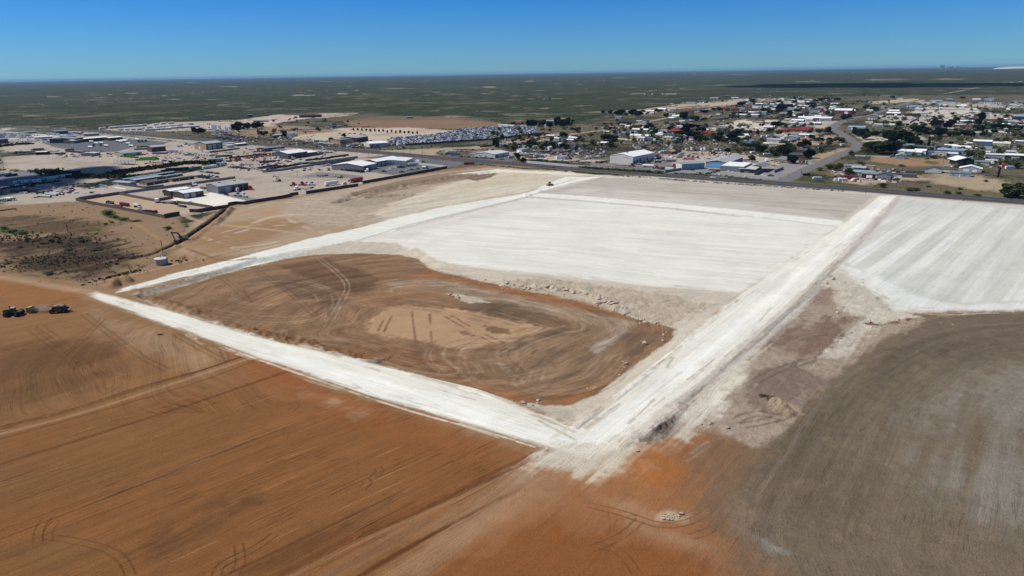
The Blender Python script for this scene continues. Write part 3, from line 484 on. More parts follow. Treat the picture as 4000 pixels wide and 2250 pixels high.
for F_ in (fu, fv):
    for ax in (0, 1):
        d = np.abs(np.diff(F_, axis=ax)); gd = np.hypot(np.diff(GX, axis=ax), np.diff(GY, axis=ax)); bad = d > gd*2.2+.3
        if ax: seam[:, :-1] |= bad; seam[:, 1:] |= bad
        else: seam[:-1] |= bad; seam[1:] |= bad
streak[seam.ravel()] = 0
near = np.clip(1.3-rad/500, 0, 1)
# the tilled field: clods
lum = (col@np.array([.3, .59, .11]))[:, None]; col *= np.clip(.93+.3*lum, 0, 1.12); sat_ = (col.max(1)-col.min(1))/(col.max(1)+1e-6); ww = np.clip((rad-150)/900, 0, 1)[:, None]; col += (lum-col)*(-.02+.15*ww)*np.clip(sat_*1.6, 0, 1)[:, None]; br_ = np.clip(sat_*2-.2, 0, 1)[:, None]; col *= np.array([.97, .98, .96])*(1-.09*(lum > .5)); col *= 1+br_*np.array([0, .02, -.02]); col = np.clip(col, .004, .9)
def make_ground():
    n, m = SH; me = bpy.data.meshes.new('ground'); idx = np.arange(NV).reshape(SH)
    q = np.stack([idx[:-1, :-1], idx[:-1, 1:], idx[1:, 1:], idx[1:, :-1]], -1).reshape(-1, 4)
    me.vertices.add(NV); me.vertices.foreach_set('co', np.stack([X, Y, hz], 1).astype(np.float32).ravel())
    me.loops.add(len(q)*4); me.loops.foreach_set('vertex_index', q.ravel().astype(np.int32))
    me.polygons.add(len(q)); me.polygons.foreach_set('loop_start', np.arange(0, len(q)*4, 4, dtype=np.int32))
    me.polygons.foreach_set('use_smooth', np.ones(len(q), bool)); me.update()
    def at(nm, A, ty='FLOAT_COLOR'):
        a = me.attributes.new(nm, ty, 'POINT'); a.data.foreach_set('color' if ty == 'FLOAT_COLOR' else 'vector', A.astype(np.float32).ravel())
    at('soil', np.concatenate([col, np.ones((NV, 1))], 1)); at('cover', np.stack([scrub, streak, rough, near], 1)); at('flow', np.stack([FU, FV, np.zeros(NV)], 1), 'FLOAT_VECTOR')
    o = bpy.data.objects.new('ground', me); COL.objects.link(o); o['kind'] = 'structure'; return o
ground = make_ground()
class NB:                                   # tiny node builder
    def __init__(s, m): s.t = m.node_tree; s.n = s.t.nodes; s.l = s.t.links
    def put(s, ty, ins=None, **kw):
        n = s.n.new(ty)
        for k, v in kw.items(): setattr(n, k, v)
        for k, v in (ins or {}).items():
            if isinstance(v, bpy.types.NodeSocket): s.l.new(v, n.inputs[k])
            else: n.inputs[k].default_value = v
        return n
    def m(s, op, a, b=0., c=None, cl=False):
        n = s.put('ShaderNodeMath', {0: a, 1: b}, operation=op, use_clamp=cl)
        if c is not None:
            if isinstance(c, bpy.types.NodeSocket): s.l.new(c, n.inputs[2])
            else: n.inputs[2].default_value = c
        return n.outputs[0]
    def noise(s, v, sc_, det=4, ro=.55, sy=None):
        if sy is not None: v = s.put('ShaderNodeMapping', {0: v, 3: sy}).outputs[0]
        return s.put('ShaderNodeTexNoise', {'Vector': v, 'Scale': sc_, 'Detail': det, 'Roughness': ro}).outputs['Fac']
    def mr(s, v, a, b, c=0., d=1.): return s.put('ShaderNodeMapRange', {0: v, 1: a, 2: b, 3: c, 4: d}).outputs[0]
    def mix(s, f, a, b, bt='MIX'):
        n = s.put('ShaderNodeMix', data_type='RGBA', blend_type=bt); 
        for k, v in ((0, f), (6, a), (7, b)):
            if isinstance(v, bpy.types.NodeSocket): s.l.new(v, n.inputs[k])
            else: n.inputs[k].default_value = v
        return n.outputs[2]
def newmat(name):
    m = bpy.data.materials.new(name); m.use_nodes = True; return m
gm = newmat('soil'); b = NB(gm); bs = b.n['Principled BSDF']; bs.inputs['Roughness'].default_value = .95; bs.inputs['Specular IOR Level'].default_value = .08
soil = b.put('ShaderNodeAttribute', attribute_name='soil').outputs['Color']; cv_ = b.put('ShaderNodeAttribute', attribute_name='cover')
sep = b.put('ShaderNodeSeparateColor', {0: cv_.outputs['Color']}); SC, ST, RO = sep.outputs; NE = cv_.outputs['Alpha']
fl = b.put('ShaderNodeAttribute', attribute_name='flow').outputs['Vector']; pos = b.put('ShaderNodeNewGeometry').outputs['Position']
s1 = b.noise(fl, 1, 6, .7, (.85, .02, 1)); s2 = b.noise(fl, 1, 3, .6, (.17, .008, 1)); s3 = b.noise(fl, 1, 4, .7, (2.2, .09, 1))
n1 = b.noise(pos, .22, 8, .68); n2 = b.noise(pos, 1.7, 6, .75); n3 = b.noise(pos, .035, 4, .55)
sm = b.m('ADD', b.m('MULTIPLY', b.m('SUBTRACT', s1, .5), 1.3), b.m('ADD', b.m('MULTIPLY', b.m('SUBTRACT', s2, .5), 1.0), b.m('MULTIPLY', b.m('SUBTRACT', s3, .5), .6)))
dash = b.m('MULTIPLY', b.m('MULTIPLY', b.mr(s3, .56, .66), ST), b.mr(b.noise(pos, .04, 3), .4, .6))
k1 = b.m('MULTIPLY', b.m('MULTIPLY_ADD', b.m('MULTIPLY', sm, ST), .8, 1.), b.m('MULTIPLY_ADD', dash, -.42, 1.))
k2 = b.m('MULTIPLY_ADD', b.m('SUBTRACT', n1, .5), b.m('MULTIPLY_ADD', RO, .75, .2), 1.)
k3 = b.m('MULTIPLY_ADD', b.m('SUBTRACT', n2, .5), b.m('MULTIPLY_ADD', RO, .8, .42), 1.)
k4 = b.m('MULTIPLY_ADD', b.m('SUBTRACT', n3, .5), .22, 1.)
kk = b.m('MULTIPLY', b.m('MULTIPLY', k1, k2), b.m('MULTIPLY', k3, k4))
c1 = b.mix(1., soil, b.put('ShaderNodeCombineColor', {0: kk, 1: kk, 2: kk}).outputs[0], 'MULTIPLY')
# pale stones in rough ground
vs = b.put('ShaderNodeTexVoronoi', {'Vector': pos, 'Scale': .9}, feature='F1').outputs['Distance']
stn = b.m('MULTIPLY', b.mr(vs, .16, .08), b.m('MULTIPLY', b.mr(b.noise(pos, .12, 3), .5, .62), RO))
vs2 = b.put('ShaderNodeTexVoronoi', {'Vector': pos, 'Scale': 1.7}, feature='F1').outputs['Distance']
stn = b.m('MAXIMUM', stn, b.m('MULTIPLY', b.mr(vs2, .14, .06), b.m('MULTIPLY', b.mr(b.noise(pos, .05, 4), .42, .62), RO)))
c2 = b.mix(b.m('MULTIPLY', stn, .6), c1, (.52, .48, .42, 1))
# bushes and grass
g1 = b.noise(pos, .16, 5, .7); g2 = b.noise(pos, .018, 5, .6); g3 = b.noise(pos, .0035, 4, .6); g5 = b.noise(pos, 1, 4, .6, (.0011, .0032, 1)); g4 = b.noise(pos, .6, 3, .7)
cov = b.m('ADD', b.m('MULTIPLY', g1, .8), b.m('ADD', b.m('MULTIPLY', g2, 1.1), b.m('ADD', b.m('MULTIPLY', g3, .8), b.m('MULTIPLY', g4, .3))))
cov = b.m('ADD', cov, b.m('MULTIPLY', b.m('SUBTRACT', g5, .5), .9))
th = b.m('MULTIPLY_ADD', SC, -.55, 1.95)
bush = b.m('MULTIPLY', b.m('GREATER_THAN', SC, .02), b.mr(b.m('SUBTRACT', cov, th), -.04, .1))
gc = b.mix(b.mr(g3, .38, .62), (.012, .023, .012, 1), (.026, .041, .016, 1)); gc2 = b.mix(b.mr(g5, .42, .68), gc, (.05, .056, .03, 1))
c3 = b.mix(b.m('MULTIPLY', bush, .93), c2, gc2)
b.l.new(c3, bs.inputs['Base Color'])
hgt = b.m('ADD', b.m('MULTIPLY', b.m('SUBTRACT', b.m('MULTIPLY', sm, ST), b.m('MULTIPLY', dash, .8)), .3), b.m('ADD', b.m('MULTIPLY', n2, b.m('MULTIPLY_ADD', RO, .5, .22)), b.m('ADD', b.m('MULTIPLY', bush, 1.1), b.m('MULTIPLY', stn, .25))))
bp = b.put('ShaderNodeBump', {'Strength': .9, 'Distance': 1., 'Height': hgt}); b.l.new(bp.outputs[0], bs.inputs['Normal'])
ground.data.materials.append(gm)

def ribbon(name, pts, w_, z, m, off=0., dash=None, kind='structure'):
    P = catmull(gs('V', pts), 10); t = np.gradient(P, axis=0); t /= np.hypot(t[:, 0], t[:, 1])[:, None]; n = np.stack([-t[:, 1], t[:, 0]], 1); a = P+n*(off-w_/2); c = P+n*(off+w_/2)
    return [(tuple(a[i])+(z,), tuple(a[i+1])+(z,), tuple(c[i+1])+(z,), tuple(c[i])+(z,)) for i in range(len(P)-1) if dash is None or i % dash == 0]
def sheet(name, quads, m):
    v = [p for q in quads for p in q]; me = bpy.data.meshes.new(name); me.from_pydata(v, [], [tuple(range(4*i, 4*i+4)) for i in range(len(quads))]); me.materials.append(m); o = bpy.data.objects.new(name, me); COL.objects.link(o); o['kind'] = 'structure'; return o
def asphalt(nm, c, amp=.5):
    m = newmat(nm); n = NB(m); s_ = n.n['Principled BSDF']; ps = n.put('ShaderNodeNewGeometry').outputs['Position']; f = n.m('MULTIPLY', n.m('MULTIPLY_ADD', n.m('SUBTRACT', n.noise(ps, .12, 5, .65), .5), amp, 1.), n.m('MULTIPLY_ADD', n.m('SUBTRACT', n.noise(ps, 2., 3), .5), .5, 1.))
    n.l.new(n.mix(1., tuple(lin(*c))+(1,), n.put('ShaderNodeCombineColor', {0: f, 1: f, 2: f}).outputs[0], 'MULTIPLY'), s_.inputs['Base Color']); s_.inputs['Roughness'].default_value = .9; s_.inputs['Specular IOR Level'].default_value = .2; return m
sheet('highway', ribbon('h', HWY, 24, .05, None), asphalt('highway_asphalt', (56, 57, 62)))
sheet('side_road', ribbon('s', SIDE, 10.5, .04, None), asphalt('side_asphalt', (112, 112, 114)))
sheet('dark_lane', ribbon('l', [(1120, 388), (1230, 372), (1345, 353), (1450, 338)], 7, .04, None), asphalt('lane_asphalt', (108, 100, 92)))
sheet('centre_line', ribbon('c', HWY, .3, .06, None, .22)+ribbon('c', HWY, .3, .06, None, -.22), asphalt('yellow_paint', (176, 150, 70)))
sheet('edge_line', sum([ribbon('c', HWY, .35, .06, None, q_) for q_ in (-9.6, -3.8, 3.8, 9.6)], []), asphalt('white_paint', (170, 170, 168)))
# ================================================================== object helpers
MATS = {}
def srgb(h): return tuple(lin(*h))+(1,)
PAL = dict(wh=(248, 248, 246), ow=(216, 214, 204), lg=(178, 180, 180), gy=(132, 136, 140), dg=(84, 86, 90), bk=(34, 35, 37), br=(92, 68, 56), db=(70, 56, 50), tn=(176, 156, 128), cr=(212, 202, 176),
           rd=(160, 38, 34), dr=(112, 36, 34), bl=(74, 112, 150), lb=(146, 166, 182), nv=(40, 56, 92), gn=(52, 86, 50), lm=(112, 178, 44), ye=(172, 148, 70), og=(190, 96, 40), pk=(190, 120, 128),
           rr=(142, 48, 50), bg=(120, 128, 132), tl=(70, 110, 112), mb=(110, 94, 82), co=(176, 172, 164), wd=(86, 66, 50), st=(158, 120, 96), ru=(108, 66, 46), sv=(186, 190, 194), kc=(58, 128, 186))
def mat(c, kind='paint'):
    k = (c, kind)
    if k in MATS: return MATS[k]
    nm = {'paint': 'painted_metal', 'wall': 'sheet_siding', 'roof': 'sheet_roofing', 'tyre': 'rubber', 'glass': 'dark_glass', 'leaf': 'foliage', 'bark': 'bark', 'rock': 'rock', 'wood': 'wood', 'dust': 'dusty_steel', 'shingle': 'shingles'}[kind]+'_'+c
    m = newmat(nm); n = NB(m); bs = n.n['Principled BSDF']; base = srgb(PAL.get(c, (60, 60, 60)))
    tc = n.put('ShaderNodeTexCoord').outputs['Object']; info = n.put('ShaderNodeObjectInfo').outputs['Random']
    if kind == 'glass': base = (.012, .015, .02, 1); bs.inputs['Roughness'].default_value = .12; bs.inputs['Base Color'].default_value = base; MATS[k] = m; return m
    if kind == 'tyre': bs.inputs['Base Color'].default_value = (.018, .017, .016, 1); bs.inputs['Roughness'].default_value = .9; MATS[k] = m; return m
    sc_, amp, rg = {'paint': (1.5, .15, .42), 'wall': (.7, .2, .6), 'roof': (.5, .12, .5), 'leaf': (1.2, 1.1, .8), 'bark': (3, .5, .9), 'rock': (1.2, .4, .95), 'wood': (3, .4, .85), 'dust': (1.2, .5, .8), 'shingle': (2.5, .5, .9)}[kind]
    f = n.noise(tc, sc_, 4, .65)
    k_ = n.m('MULTIPLY_ADD', n.m('SUBTRACT', f, .5), amp*1.6, 1.)
    if kind in ('wall', 'roof'):
        wv = n.put('ShaderNodeTexWave', {'Vector': tc, 'Scale': .9 if kind == 'wall' else .55, 'Distortion': 0.}, bands_direction='X' if kind == 'wall' else 'X').outputs['Fac']
        k_ = n.m('MULTIPLY', k_, n.m('MULTIPLY_ADD', n.m('GREATER_THAN', wv, .85), -.12, 1.)); pass
        f2 = n.noise(tc, .12, 3, .5); k_ = n.m('MULTIPLY', k_, n.m('MULTIPLY_ADD', f2, .25, .87))
    k_ = n.m('MULTIPLY', k_, n.m('MULTIPLY_ADD', info, .14 if kind != 'leaf' else .7, .9 if kind != 'leaf' else .65))
    c_ = n.mix(1., base, n.put('ShaderNodeCombineColor', {0: k_, 1: k_, 2: k_}).outputs[0], 'MULTIPLY')
    if kind in ('paint', 'dust', 'roof', 'wall'):
        c_ = n.mix(n.m('MULTIPLY', n.mr(n.noise(tc, .9, 5, .7), .48, .75), {'dust': .9, 'roof': .05, 'wall': .25, 'paint': .1}[kind]), c_, (.3, .24, .18, 1))
    n.l.new(c_, bs.inputs['Base Color']); bs.inputs['Roughness'].default_value = rg
    if kind == 'leaf': bs.inputs['Specular IOR Level'].default_value = .1
    MATS[k] = m; return m
PAL.update(t1=(54, 64, 38), t2=(78, 86, 50), t3=(36, 46, 32), t4=(96, 92, 68))
class MB:
    def __init__(s): s.v = []; s.f = []; s.mi = []; s.ms = []
    def _m(s, m):
        if m not in s.ms: s.ms.append(m)
        return s.ms.index(m)
    def add(s, vs, fs, m):
        o = len(s.v); s.v += [tuple(p) for p in vs]; k = s._m(m)
        for f in fs: s.f.append(tuple(i+o for i in f)); s.mi.append(k)
        return s
    def box(s, x0, x1, y0, y1, z0, z1, m, tx=0., ty=0.):
        return s.add([(x0, y0, z0), (x1, y0, z0), (x1, y1, z0), (x0, y1, z0), (x0+tx, y0+ty, z1), (x1-tx, y0+ty, z1), (x1-tx, y1-ty, z1), (x0+tx, y1-ty, z1)],
                     [(3, 2, 1, 0), (4, 5, 6, 7), (0, 1, 5, 4), (1, 2, 6, 5), (2, 3, 7, 6), (3, 0, 4, 7)], m)
    def prof(s, pts, y0, y1, m, inset=0., zi=1e9):        # side profile (x, z) extruded across y
        n = len(pts); vs = [(x, y0+(inset if z > zi else 0), z) for x, z in pts]+[(x, y1-(inset if z > zi else 0), z) for x, z in pts]
        return s.add(vs, [tuple(range(n)), tuple(range(2*n-1, n-1, -1))]+[(i, i+n, (i+1) % n+n, (i+1) % n) for i in range(n)], m)
    def tube(s, a, b, r, m, n=8, r2=None, cap=True):
        a = Vector(a); b = Vector(b); d = (b-a).normalized(); u = d.orthogonal().normalized(); w_ = d.cross(u); r2 = r if r2 is None else r2
        vs = [a+(u*math.cos(t)+w_*math.sin(t))*r for t in [2*math.pi*i/n for i in range(n)]]+[b+(u*math.cos(t)+w_*math.sin(t))*r2 for t in [2*math.pi*i/n for i in range(n)]]
        fs = [(i, (i+1) % n, (i+1) % n+n, i+n) for i in range(n)]
        if cap: fs += [tuple(range(n-1, -1, -1)), tuple(range(n, 2*n))]
        return s.add(vs, fs, m)
    def mesh(s, name, smooth=False):
        me = bpy.data.meshes.new(name); me.from_pydata(s.v, [], s.f); me.update()
        for m in s.ms: me.materials.append(m)
        me.polygons.foreach_set('material_index', s.mi)
        if smooth: me.polygons.foreach_set('use_smooth', [True]*len(s.f))
        return me
def link(name, me, parent=None):
    o = bpy.data.objects.new(name, me); COL.objects.link(o)
    if parent is not None: o.parent = parent
    return o
THINGS = []
def tag(o, label, cat, group=None):
    o['label'] = label; o['category'] = cat
    if group: o['group'] = group
    THINGS.append(o); return o
def root(name, P, ang=0., z=0.):
    o = bpy.data.objects.new(name, None); COL.objects.link(o); o.location = (P[0], P[1], z); o.rotation_euler = (0, 0, ang); o.empty_display_size = .5; return o
HZG = hz.reshape(SH)
def gz(P):                                # ground height at a point
    r = math.hypot(P[0], P[1]); a = math.atan2(P[0], P[1]); rr = np.hypot(GX[:, 0], GY[:, 0]); aa = np.arctan2(GX[2], GY[2])
    return float(HZG[np.argmin(abs(rr-r)), np.argmin(abs(aa-a))])

# ------------------------------------------------------------------ buildings
def opening(r, name, x0, x1, z0, z1, side, D, L, c, t=.06, kind='paint'):
    m = MB(); M = mat(c, kind)
    if side == 'f': m.box(x0, x1, -t, -.003, z0, z1, M)
    elif side == 'l': m.box(-t, -.003, D-x1, D-x0, z0, z1, M)
    elif side == 'r': m.box(L+.003, L+t, x0, x1, z0, z1, M)
    link(name, m.mesh(name), r)
def building(name, cat, label, P, ang, L, D, h, rise=.8, ridge='x', roof='wh', wall='gy', wl=None, ops=(), vents=0, open_=False, over=.35, rk='roof', wk='wall', group=None, base=None):
    r = root(name, P, ang); W = mat(wall, wk); m = MB(); rz = rise if ridge in 'xy' else 0
    if open_:
        nx = max(2, int(L/6)+1)
        for i in range(nx):
            for y in (0.15, D-.15):
                x = .15+(L-.3)*i/(nx-1); m2 = MB(); m2.box(x-.12, x+.12, y-.12, y+.12, 0, h+.02, mat('dg')); link('post', m2.mesh('post'), r)
        if open_ == 2: m.box(0, L, D-.12, D, 0, h, W); m.box(0, .12, 0, D-.12, 0, h, W); link('wall', m.mesh('wall'), r)
    else:
        if ridge == 'x': pts = [(0, 0, h), (L, 0, h), (L, D, h), (0, D, h), (0, D/2, h+rz), (L, D/2, h+rz)]; up = [(0, 1, 5, 4), (2, 3, 4, 5)]; ends = [(3, 7, 4, 8), (1, 5, 2, 9)]
        m.add([(0, 0, 0), (L, 0, 0), (L, D, 0), (0, D, 0), (0, 0, h), (L, 0, h), (L, D, h), (0, D, h)], [(0, 1, 5, 4), (2, 3, 7, 6), (1, 2, 6, 5), (3, 0, 4, 7)], W)
        if ridge == 'x' and rise: m.add([(0, 0, h), (0, D, h), (0, D/2, h+rz), (L, 0, h), (L, D, h), (L, D/2, h+rz)], [(1, 0, 2), (3, 4, 5)], W)
        if ridge == 'y' and rise: m.add([(0, 0, h), (L, 0, h), (L/2, 0, h+rz), (0, D, h), (L, D, h), (L/2, D, h+rz)], [(0, 1, 2), (4, 3, 5)], W)
        link('wall', m.mesh('wall'), r)
        if wl:
            m3 = MB(); m3.box(-.05, -.004, .0, D, 0, h-.02, mat(wl, wk)); link('end_wall', m3.mesh('end_wall'), r)
        if base:
            m3 = MB(); m3.box(-.09, L+.09, -.09, -.004, 0, h*.3, mat(base, 'rock')); m3.box(-.09, -.06, 0, D, 0, h*.3, mat(base, 'rock')); link('stone_base', m3.mesh('stone_base'), r)
    R = mat(roof, rk); m = MB(); o = over; t = .14; e = .03
    if ridge == 'x' and rise:
        s = rz/(D/2)
        m.add([(-o, -o, h-o*s+e), (L+o, -o, h-o*s+e), (L+o, D/2, h+rz+e), (-o, D/2, h+rz+e), (L+o, D+o, h-o*s+e), (-o, D+o, h-o*s+e)]+
              [(-o, -o, h-o*s+e-t), (L+o, -o, h-o*s+e-t), (L+o, D/2, h+rz+e-t), (-o, D/2, h+rz+e-t), (L+o, D+o, h-o*s+e-t), (-o, D+o, h-o*s+e-t)],
              [(0, 1, 2, 3), (3, 2, 4, 5), (0, 6, 7, 1), (4, 10, 11, 5), (1, 7, 8, 2), (2, 8, 10, 4), (0, 3, 9, 6), (3, 5, 11, 9), (9, 8, 7, 6), (11, 10, 8, 9)], R)
    elif ridge == 'y' and rise:
        s = rz/(L/2)
        m.add([(-o, -o, h-o*s+e), (-o, D+o, h-o*s+e), (L/2, D+o, h+rz+e), (L/2, -o, h+rz+e), (L+o, D+o, h-o*s+e), (L+o, -o, h-o*s+e)]+
              [(-o, -o, h-o*s+e-t), (-o, D+o, h-o*s+e-t), (L/2, D+o, h+rz+e-t), (L/2, -o, h+rz+e-t), (L+o, D+o, h-o*s+e-t), (L+o, -o, h-o*s+e-t)],
              [(3, 2, 1, 0), (5, 4, 2, 3), (1, 7, 6, 0), (5, 11, 10, 4), (2, 8, 7, 1), (4, 10, 8, 2), (6, 9, 3, 0), (9, 11, 5, 3), (6, 7, 8, 9), (9, 8, 10, 11)], R)
    elif ridge == 'h':                                     # hipped
        q = min(L, D)/2; a, b_ = ((q, D/2), (L-q, D/2)) if L >= D else ((L/2, q), (L/2, D-q))
        m.add([(-o, -o, h), (L+o, -o, h), (L+o, D+o, h), (-o, D+o, h), (a[0], a[1], h+rise), (b_[0], b_[1], h+rise)],
              [(0, 1, 5, 4), (1, 2, 5), (2, 3, 4, 5), (3, 0, 4), (3, 2, 1, 0)] if L >= D else [(0, 1, 4), (1, 2, 5, 4), (2, 3, 5), (3, 0, 4, 5), (3, 2, 1, 0)], R)
    else:
        m.box(-o*.4, L+o*.4, -o*.4, D+o*.4, h+.01, h+.2, R)
        if not open_: m.box(-o*.4, L+o*.4, -o*.4, -o*.4+.25, h+.201, h+.5, W); m.box(-o*.4, -o*.4+.25, -o*.4+.25, D, h+.201, h+.5, W)
    ro = link('roof', m.mesh('roof'), r)
    for i in range(vents):
        x = L*(.25+.5*i/max(vents-1, 1)); m = MB(); m.box(x-1.4, x+1.4, D/2-.5, D/2+.5, h+rise-.1, h+rise+.5, mat('gy')); link('roof_vent', m.mesh('roof_vent'), ro)
    for op in ops: opening(r, op[0], op[1]*(L if op[5:6] != ('l',) and op[5:6] != ('r',) else D), op[2]*(L if op[5:6] != ('l',) and op[5:6] != ('r',) else D), op[3] if len(op) < 8 else op[7], op[4] if op[4] > 1.2 else h*op[4], op[5] if len(op) > 5 else 'f', D, L, op[6] if len(op) > 6 else 'wh')
    tag(r, label, cat, group); r['_len'] = L; return r
def bay(x0, x1, c='wh', z1=.8, side='f', n='door', z0=.02): return (n, x0, x1, z0, z1, side, c, z0)
def corner(k, N, R, Lf, hp, label, rise=6, name='workshop', cat='workshop', depth=None, **kw):
    """near corner N, right base corner R, left base corner Lf in crop pixels; heights in crop pixels"""
    n = g(k, *N); r = g(k, *R); s = mpp(k, n); d = r-n; L = float(np.hypot(*d)); ang = math.atan2(d[1], d[0])
    if depth is None:
        l = g(k, *Lf)-n; nrm = np.array([-math.sin(ang), math.cos(ang)]); depth = float(abs(l@nrm))
        # share the blame when the traced corner is not square
        if abs(np.hypot(*l)) > depth*1.25: depth = float(np.hypot(*l)*.9)
    return building(name, cat, label, n, ang, L, depth, hp*s*1.02, rise*s, **kw)
A54, A36 = math.radians(54.), math.radians(-36.)
def house(k, x, y, L, D, h, rot, roof, wall, name='house', cat='house', label='', ridge='x', rise=None, ops=None, **kw):
    """x, y: crop pixel at the middle of the near base edge"""
    P = g(k, x, y); ang = {'a': A54, 'b': A36}.get(rot, rot if not isinstance(rot, str) else 0)+random.uniform(-.03, .03)
    c = np.array([math.cos(ang), math.sin(ang)]); n = np.array([-c[1], c[0]])
    rise = (D*.16 if ridge != 'f' else 0) if rise is None else rise
    if ops is None:
        ops = [bay(.45, .45+1.1/L, random.choice(['wh', 'dg', 'br']), 2.1)]
        for i in range(max(1, int(L/5))): 
            u = .1+.8*(i+.15)/max(1, int(L/5)); ops.append(('window', u, u+1.2/L, 1., 2.0, 'f', 'dg', 1.0))
        ops.append(('window', .35, .35+1.2/D, 1, 2.0, 'l' if rot == 'a' else 'r', 'dg', 1.))
    return building(name, cat, label, P-c*L/2, ang, L, D, h, rise, ridge, roof, wall, ops=ops, **kw)
CN = dict(wh='white', ow='off-white', lg='light grey', gy='grey', dg='dark grey', bk='black', br='brown', db='dark brown', tn='tan', cr='cream', rd='red', dr='dark red', bl='blue', lb='pale blue', nv='navy blue', gn='green', lm='lime green', ye='yellow', og='orange', pk='pink', rr='red', bg='grey', tl='teal', sv='silver', ru='rusty', kc='bright blue', mb='brown', st='tan')

# ------------------------------------------------------------------ vehicles: x forward, origin under the middle
TPL = {}
GL = lambda: mat('bk', 'glass'); TY = lambda: mat('bk', 'tyre')
def wheels(P, xs, w_, r=.38, dual=False):
    for x in xs:
        for s in (-1, 1):
            m = MB(); m.tube((x, s*(w_/2-.02), r), (x, s*(w_/2-.3-.25*dual), r), r, TY(), 12); m.tube((x, s*(w_/2-.01), r), (x, s*(w_/2-.05), r), r*.5, mat('sv'), 8); P.append(('wheel', m))
def v_pickup(c):
    P = []; B = mat(c); m = MB(); m.prof([(-2.9, .5), (2.85, .5), (2.9, .95), (2.75, 1.12), (1.35, 1.2), (-.85, 1.2), (-2.9, 1.18)], -.98, .98, B)
    m.prof([(1.35, 1.19), (.75, 1.85), (-.65, 1.88), (-.85, 1.19)], -.95, .95, B, .14, 1.5)
    P.append(('body', m)); m = MB(); m.box(-2.78, -.95, -.82, .82, 1.181, 1.2, mat('dg')); P.append(('bed', m))
    m = MB(); m.prof([(1.36, 1.24), (.8, 1.8), (.7, 1.8), (1.2, 1.24)], -.8, .8, GL()); m.prof([(1.05, 1.24), (.62, 1.74), (-.6, 1.76), (-.78, 1.24)], -.96, .96, GL(), .125, 1.5); P.append(('windows', m)); wheels(P, (1.85, -1.75), 1.98); return P
def v_sedan(c, h=1.45, L=4.7, van=False):
    P = []; B = mat(c); q = L/2; m = MB()
    m.prof([(-q, .4), (q, .4), (q, .75), (q-.15, .9), (q-1.3, 1.0), (-q+.9, 1.02), (-q, .95)] if not van else [(-q, .4), (q, .4), (q, .95), (q-.9, 1.15), (-q, 1.15)], -.9, .9, B)
    tp = [(q-1.35, .99), (q-2.1, h), (-q+1.3, h), (-q+.5, 1.0)] if not van else [(q-.95, 1.14), (q-1.6, h), (-q+.25, h), (-q, 1.14)]
    m.prof(tp, -.88, .88, B, .16, 1.2); P.append(('body', m))
    m = MB(); a, b_, c_, d = tp; m.prof([(a[0]+.02, a[1]+.05), (b_[0]+.04, b_[1]-.06), (b_[0]-.1, b_[1]-.06), (a[0]-.2, a[1]+.05)], -.72, .72, GL()); m.prof([(a[0]-.3, a[1]+.05), (b_[0]-.12, b_[1]-.08), (c_[0]+.1, c_[1]-.08), (d[0]+.25, d[1]+.05)], -.885, .885, GL(), .14, 1.2)
    P.append(('windows', m)); wheels(P, (q-.9, -q+.9), 1.84, .34); return P
def v_semi(c):
    P = []; B = mat(c); m = MB(); m.prof([(1.2, .6), (3.6, .6), (3.7, 1.2), (3.5, 1.75), (1.2, 2.15)], -.85, .85, B); m.prof([(-.9, .9), (1.25, .9), (1.25, 2.15), (.75, 2.95), (.2, 3.75), (-.9, 3.85)], -1.2, 1.2, B); P.append(('cab', m))
    m = MB(); m.box(-4.2, 1.2, -.45, .45, .75, 1.05, mat('bk')); m.box(-3.6, -2.2, -.6, .6, 1.051, 1.2, mat('bk')); P.append(('frame', m))
    m = MB(); m.prof([(1.27, 2.18), (.82, 2.85), (.75, 2.85), (1.2, 2.18)], -1.05, 1.05, GL()); m.box(.1, .95, -1.215, 1.215, 2.2, 2.75, GL()); P.append(('windscreen', m))
    m = MB(); m.box(3.71, 3.86, -1.15, 1.15, .45, .8, mat('sv')); m.box(3.62, 3.73, -.6, .6, .85, 1.6, mat('sv')); P.append(('bumper', m))
    for s in (-1, 1):
        m = MB(); m.tube((-.98, s*1.05, 1.2), (-.98, s*1.05, 4.1), .09, mat('sv'), 6); P.append(('exhaust_stack', m)); m = MB(); m.tube((-.9, s*.85, .75), (.8, s*.85, .75), .33, mat('sv'), 10); P.append(('fuel_tank', m))
    wheels(P, (2.7,), 2.4, .52); wheels(P, (-2.3, -3.6), 2.45, .52, True); return P
def v_trailer(c, L=15.):
    P = []; m = MB(); q = L/2; m.box(-q, q, -1.28, 1.28, 1.15, 4.05, mat(c)); 
    for i in range(int(L)): m.box(-q+.5+i, -q+.56+i, -1.31, 1.31, 1.2, 4., mat('sv'))
    P.append(('box_body', m)); m = MB(); m.box(-q, q, -.5, .5, .8, 1.149, mat('bk')); m.box(q-3.2, q-3., -.9, -.8, 0, .8, mat('dg')); m.box(q-3.2, q-3., .8, .9, 0, .8, mat('dg')); P.append(('undercarriage', m)); wheels(P, (-q+1.5, -q+2.8), 2.5, .5, True); return P
def v_tanker(c, L=12.):
    P = []; q = L/2; m = MB(); m.tube((-q, 0, 2.15), (q, 0, 2.15), 1.1, mat(c), 14); m.tube((-q-.3, 0, 2.15), (-q, 0, 2.15), .6, mat(c), 14, 1.1); m.tube((q, 0, 2.15), (q+.3, 0, 2.15), 1.1, mat(c), 14, .6); P.append(('tank', m))
    m = MB(); m.tube((-1, 0, 3.2), (-1, 0, 3.45), .35, mat('dg'), 8); m.tube((2, 0, 3.2), (2, 0, 3.45), .35, mat('dg'), 8); P.append(('hatch', m)); m = MB(); m.box(-q, q, -.5, .5, .8, 1.15, mat('bk')); P.append(('undercarriage', m)); wheels(P, (-q+1, -q+2.3), 2.45, .5, True); return P
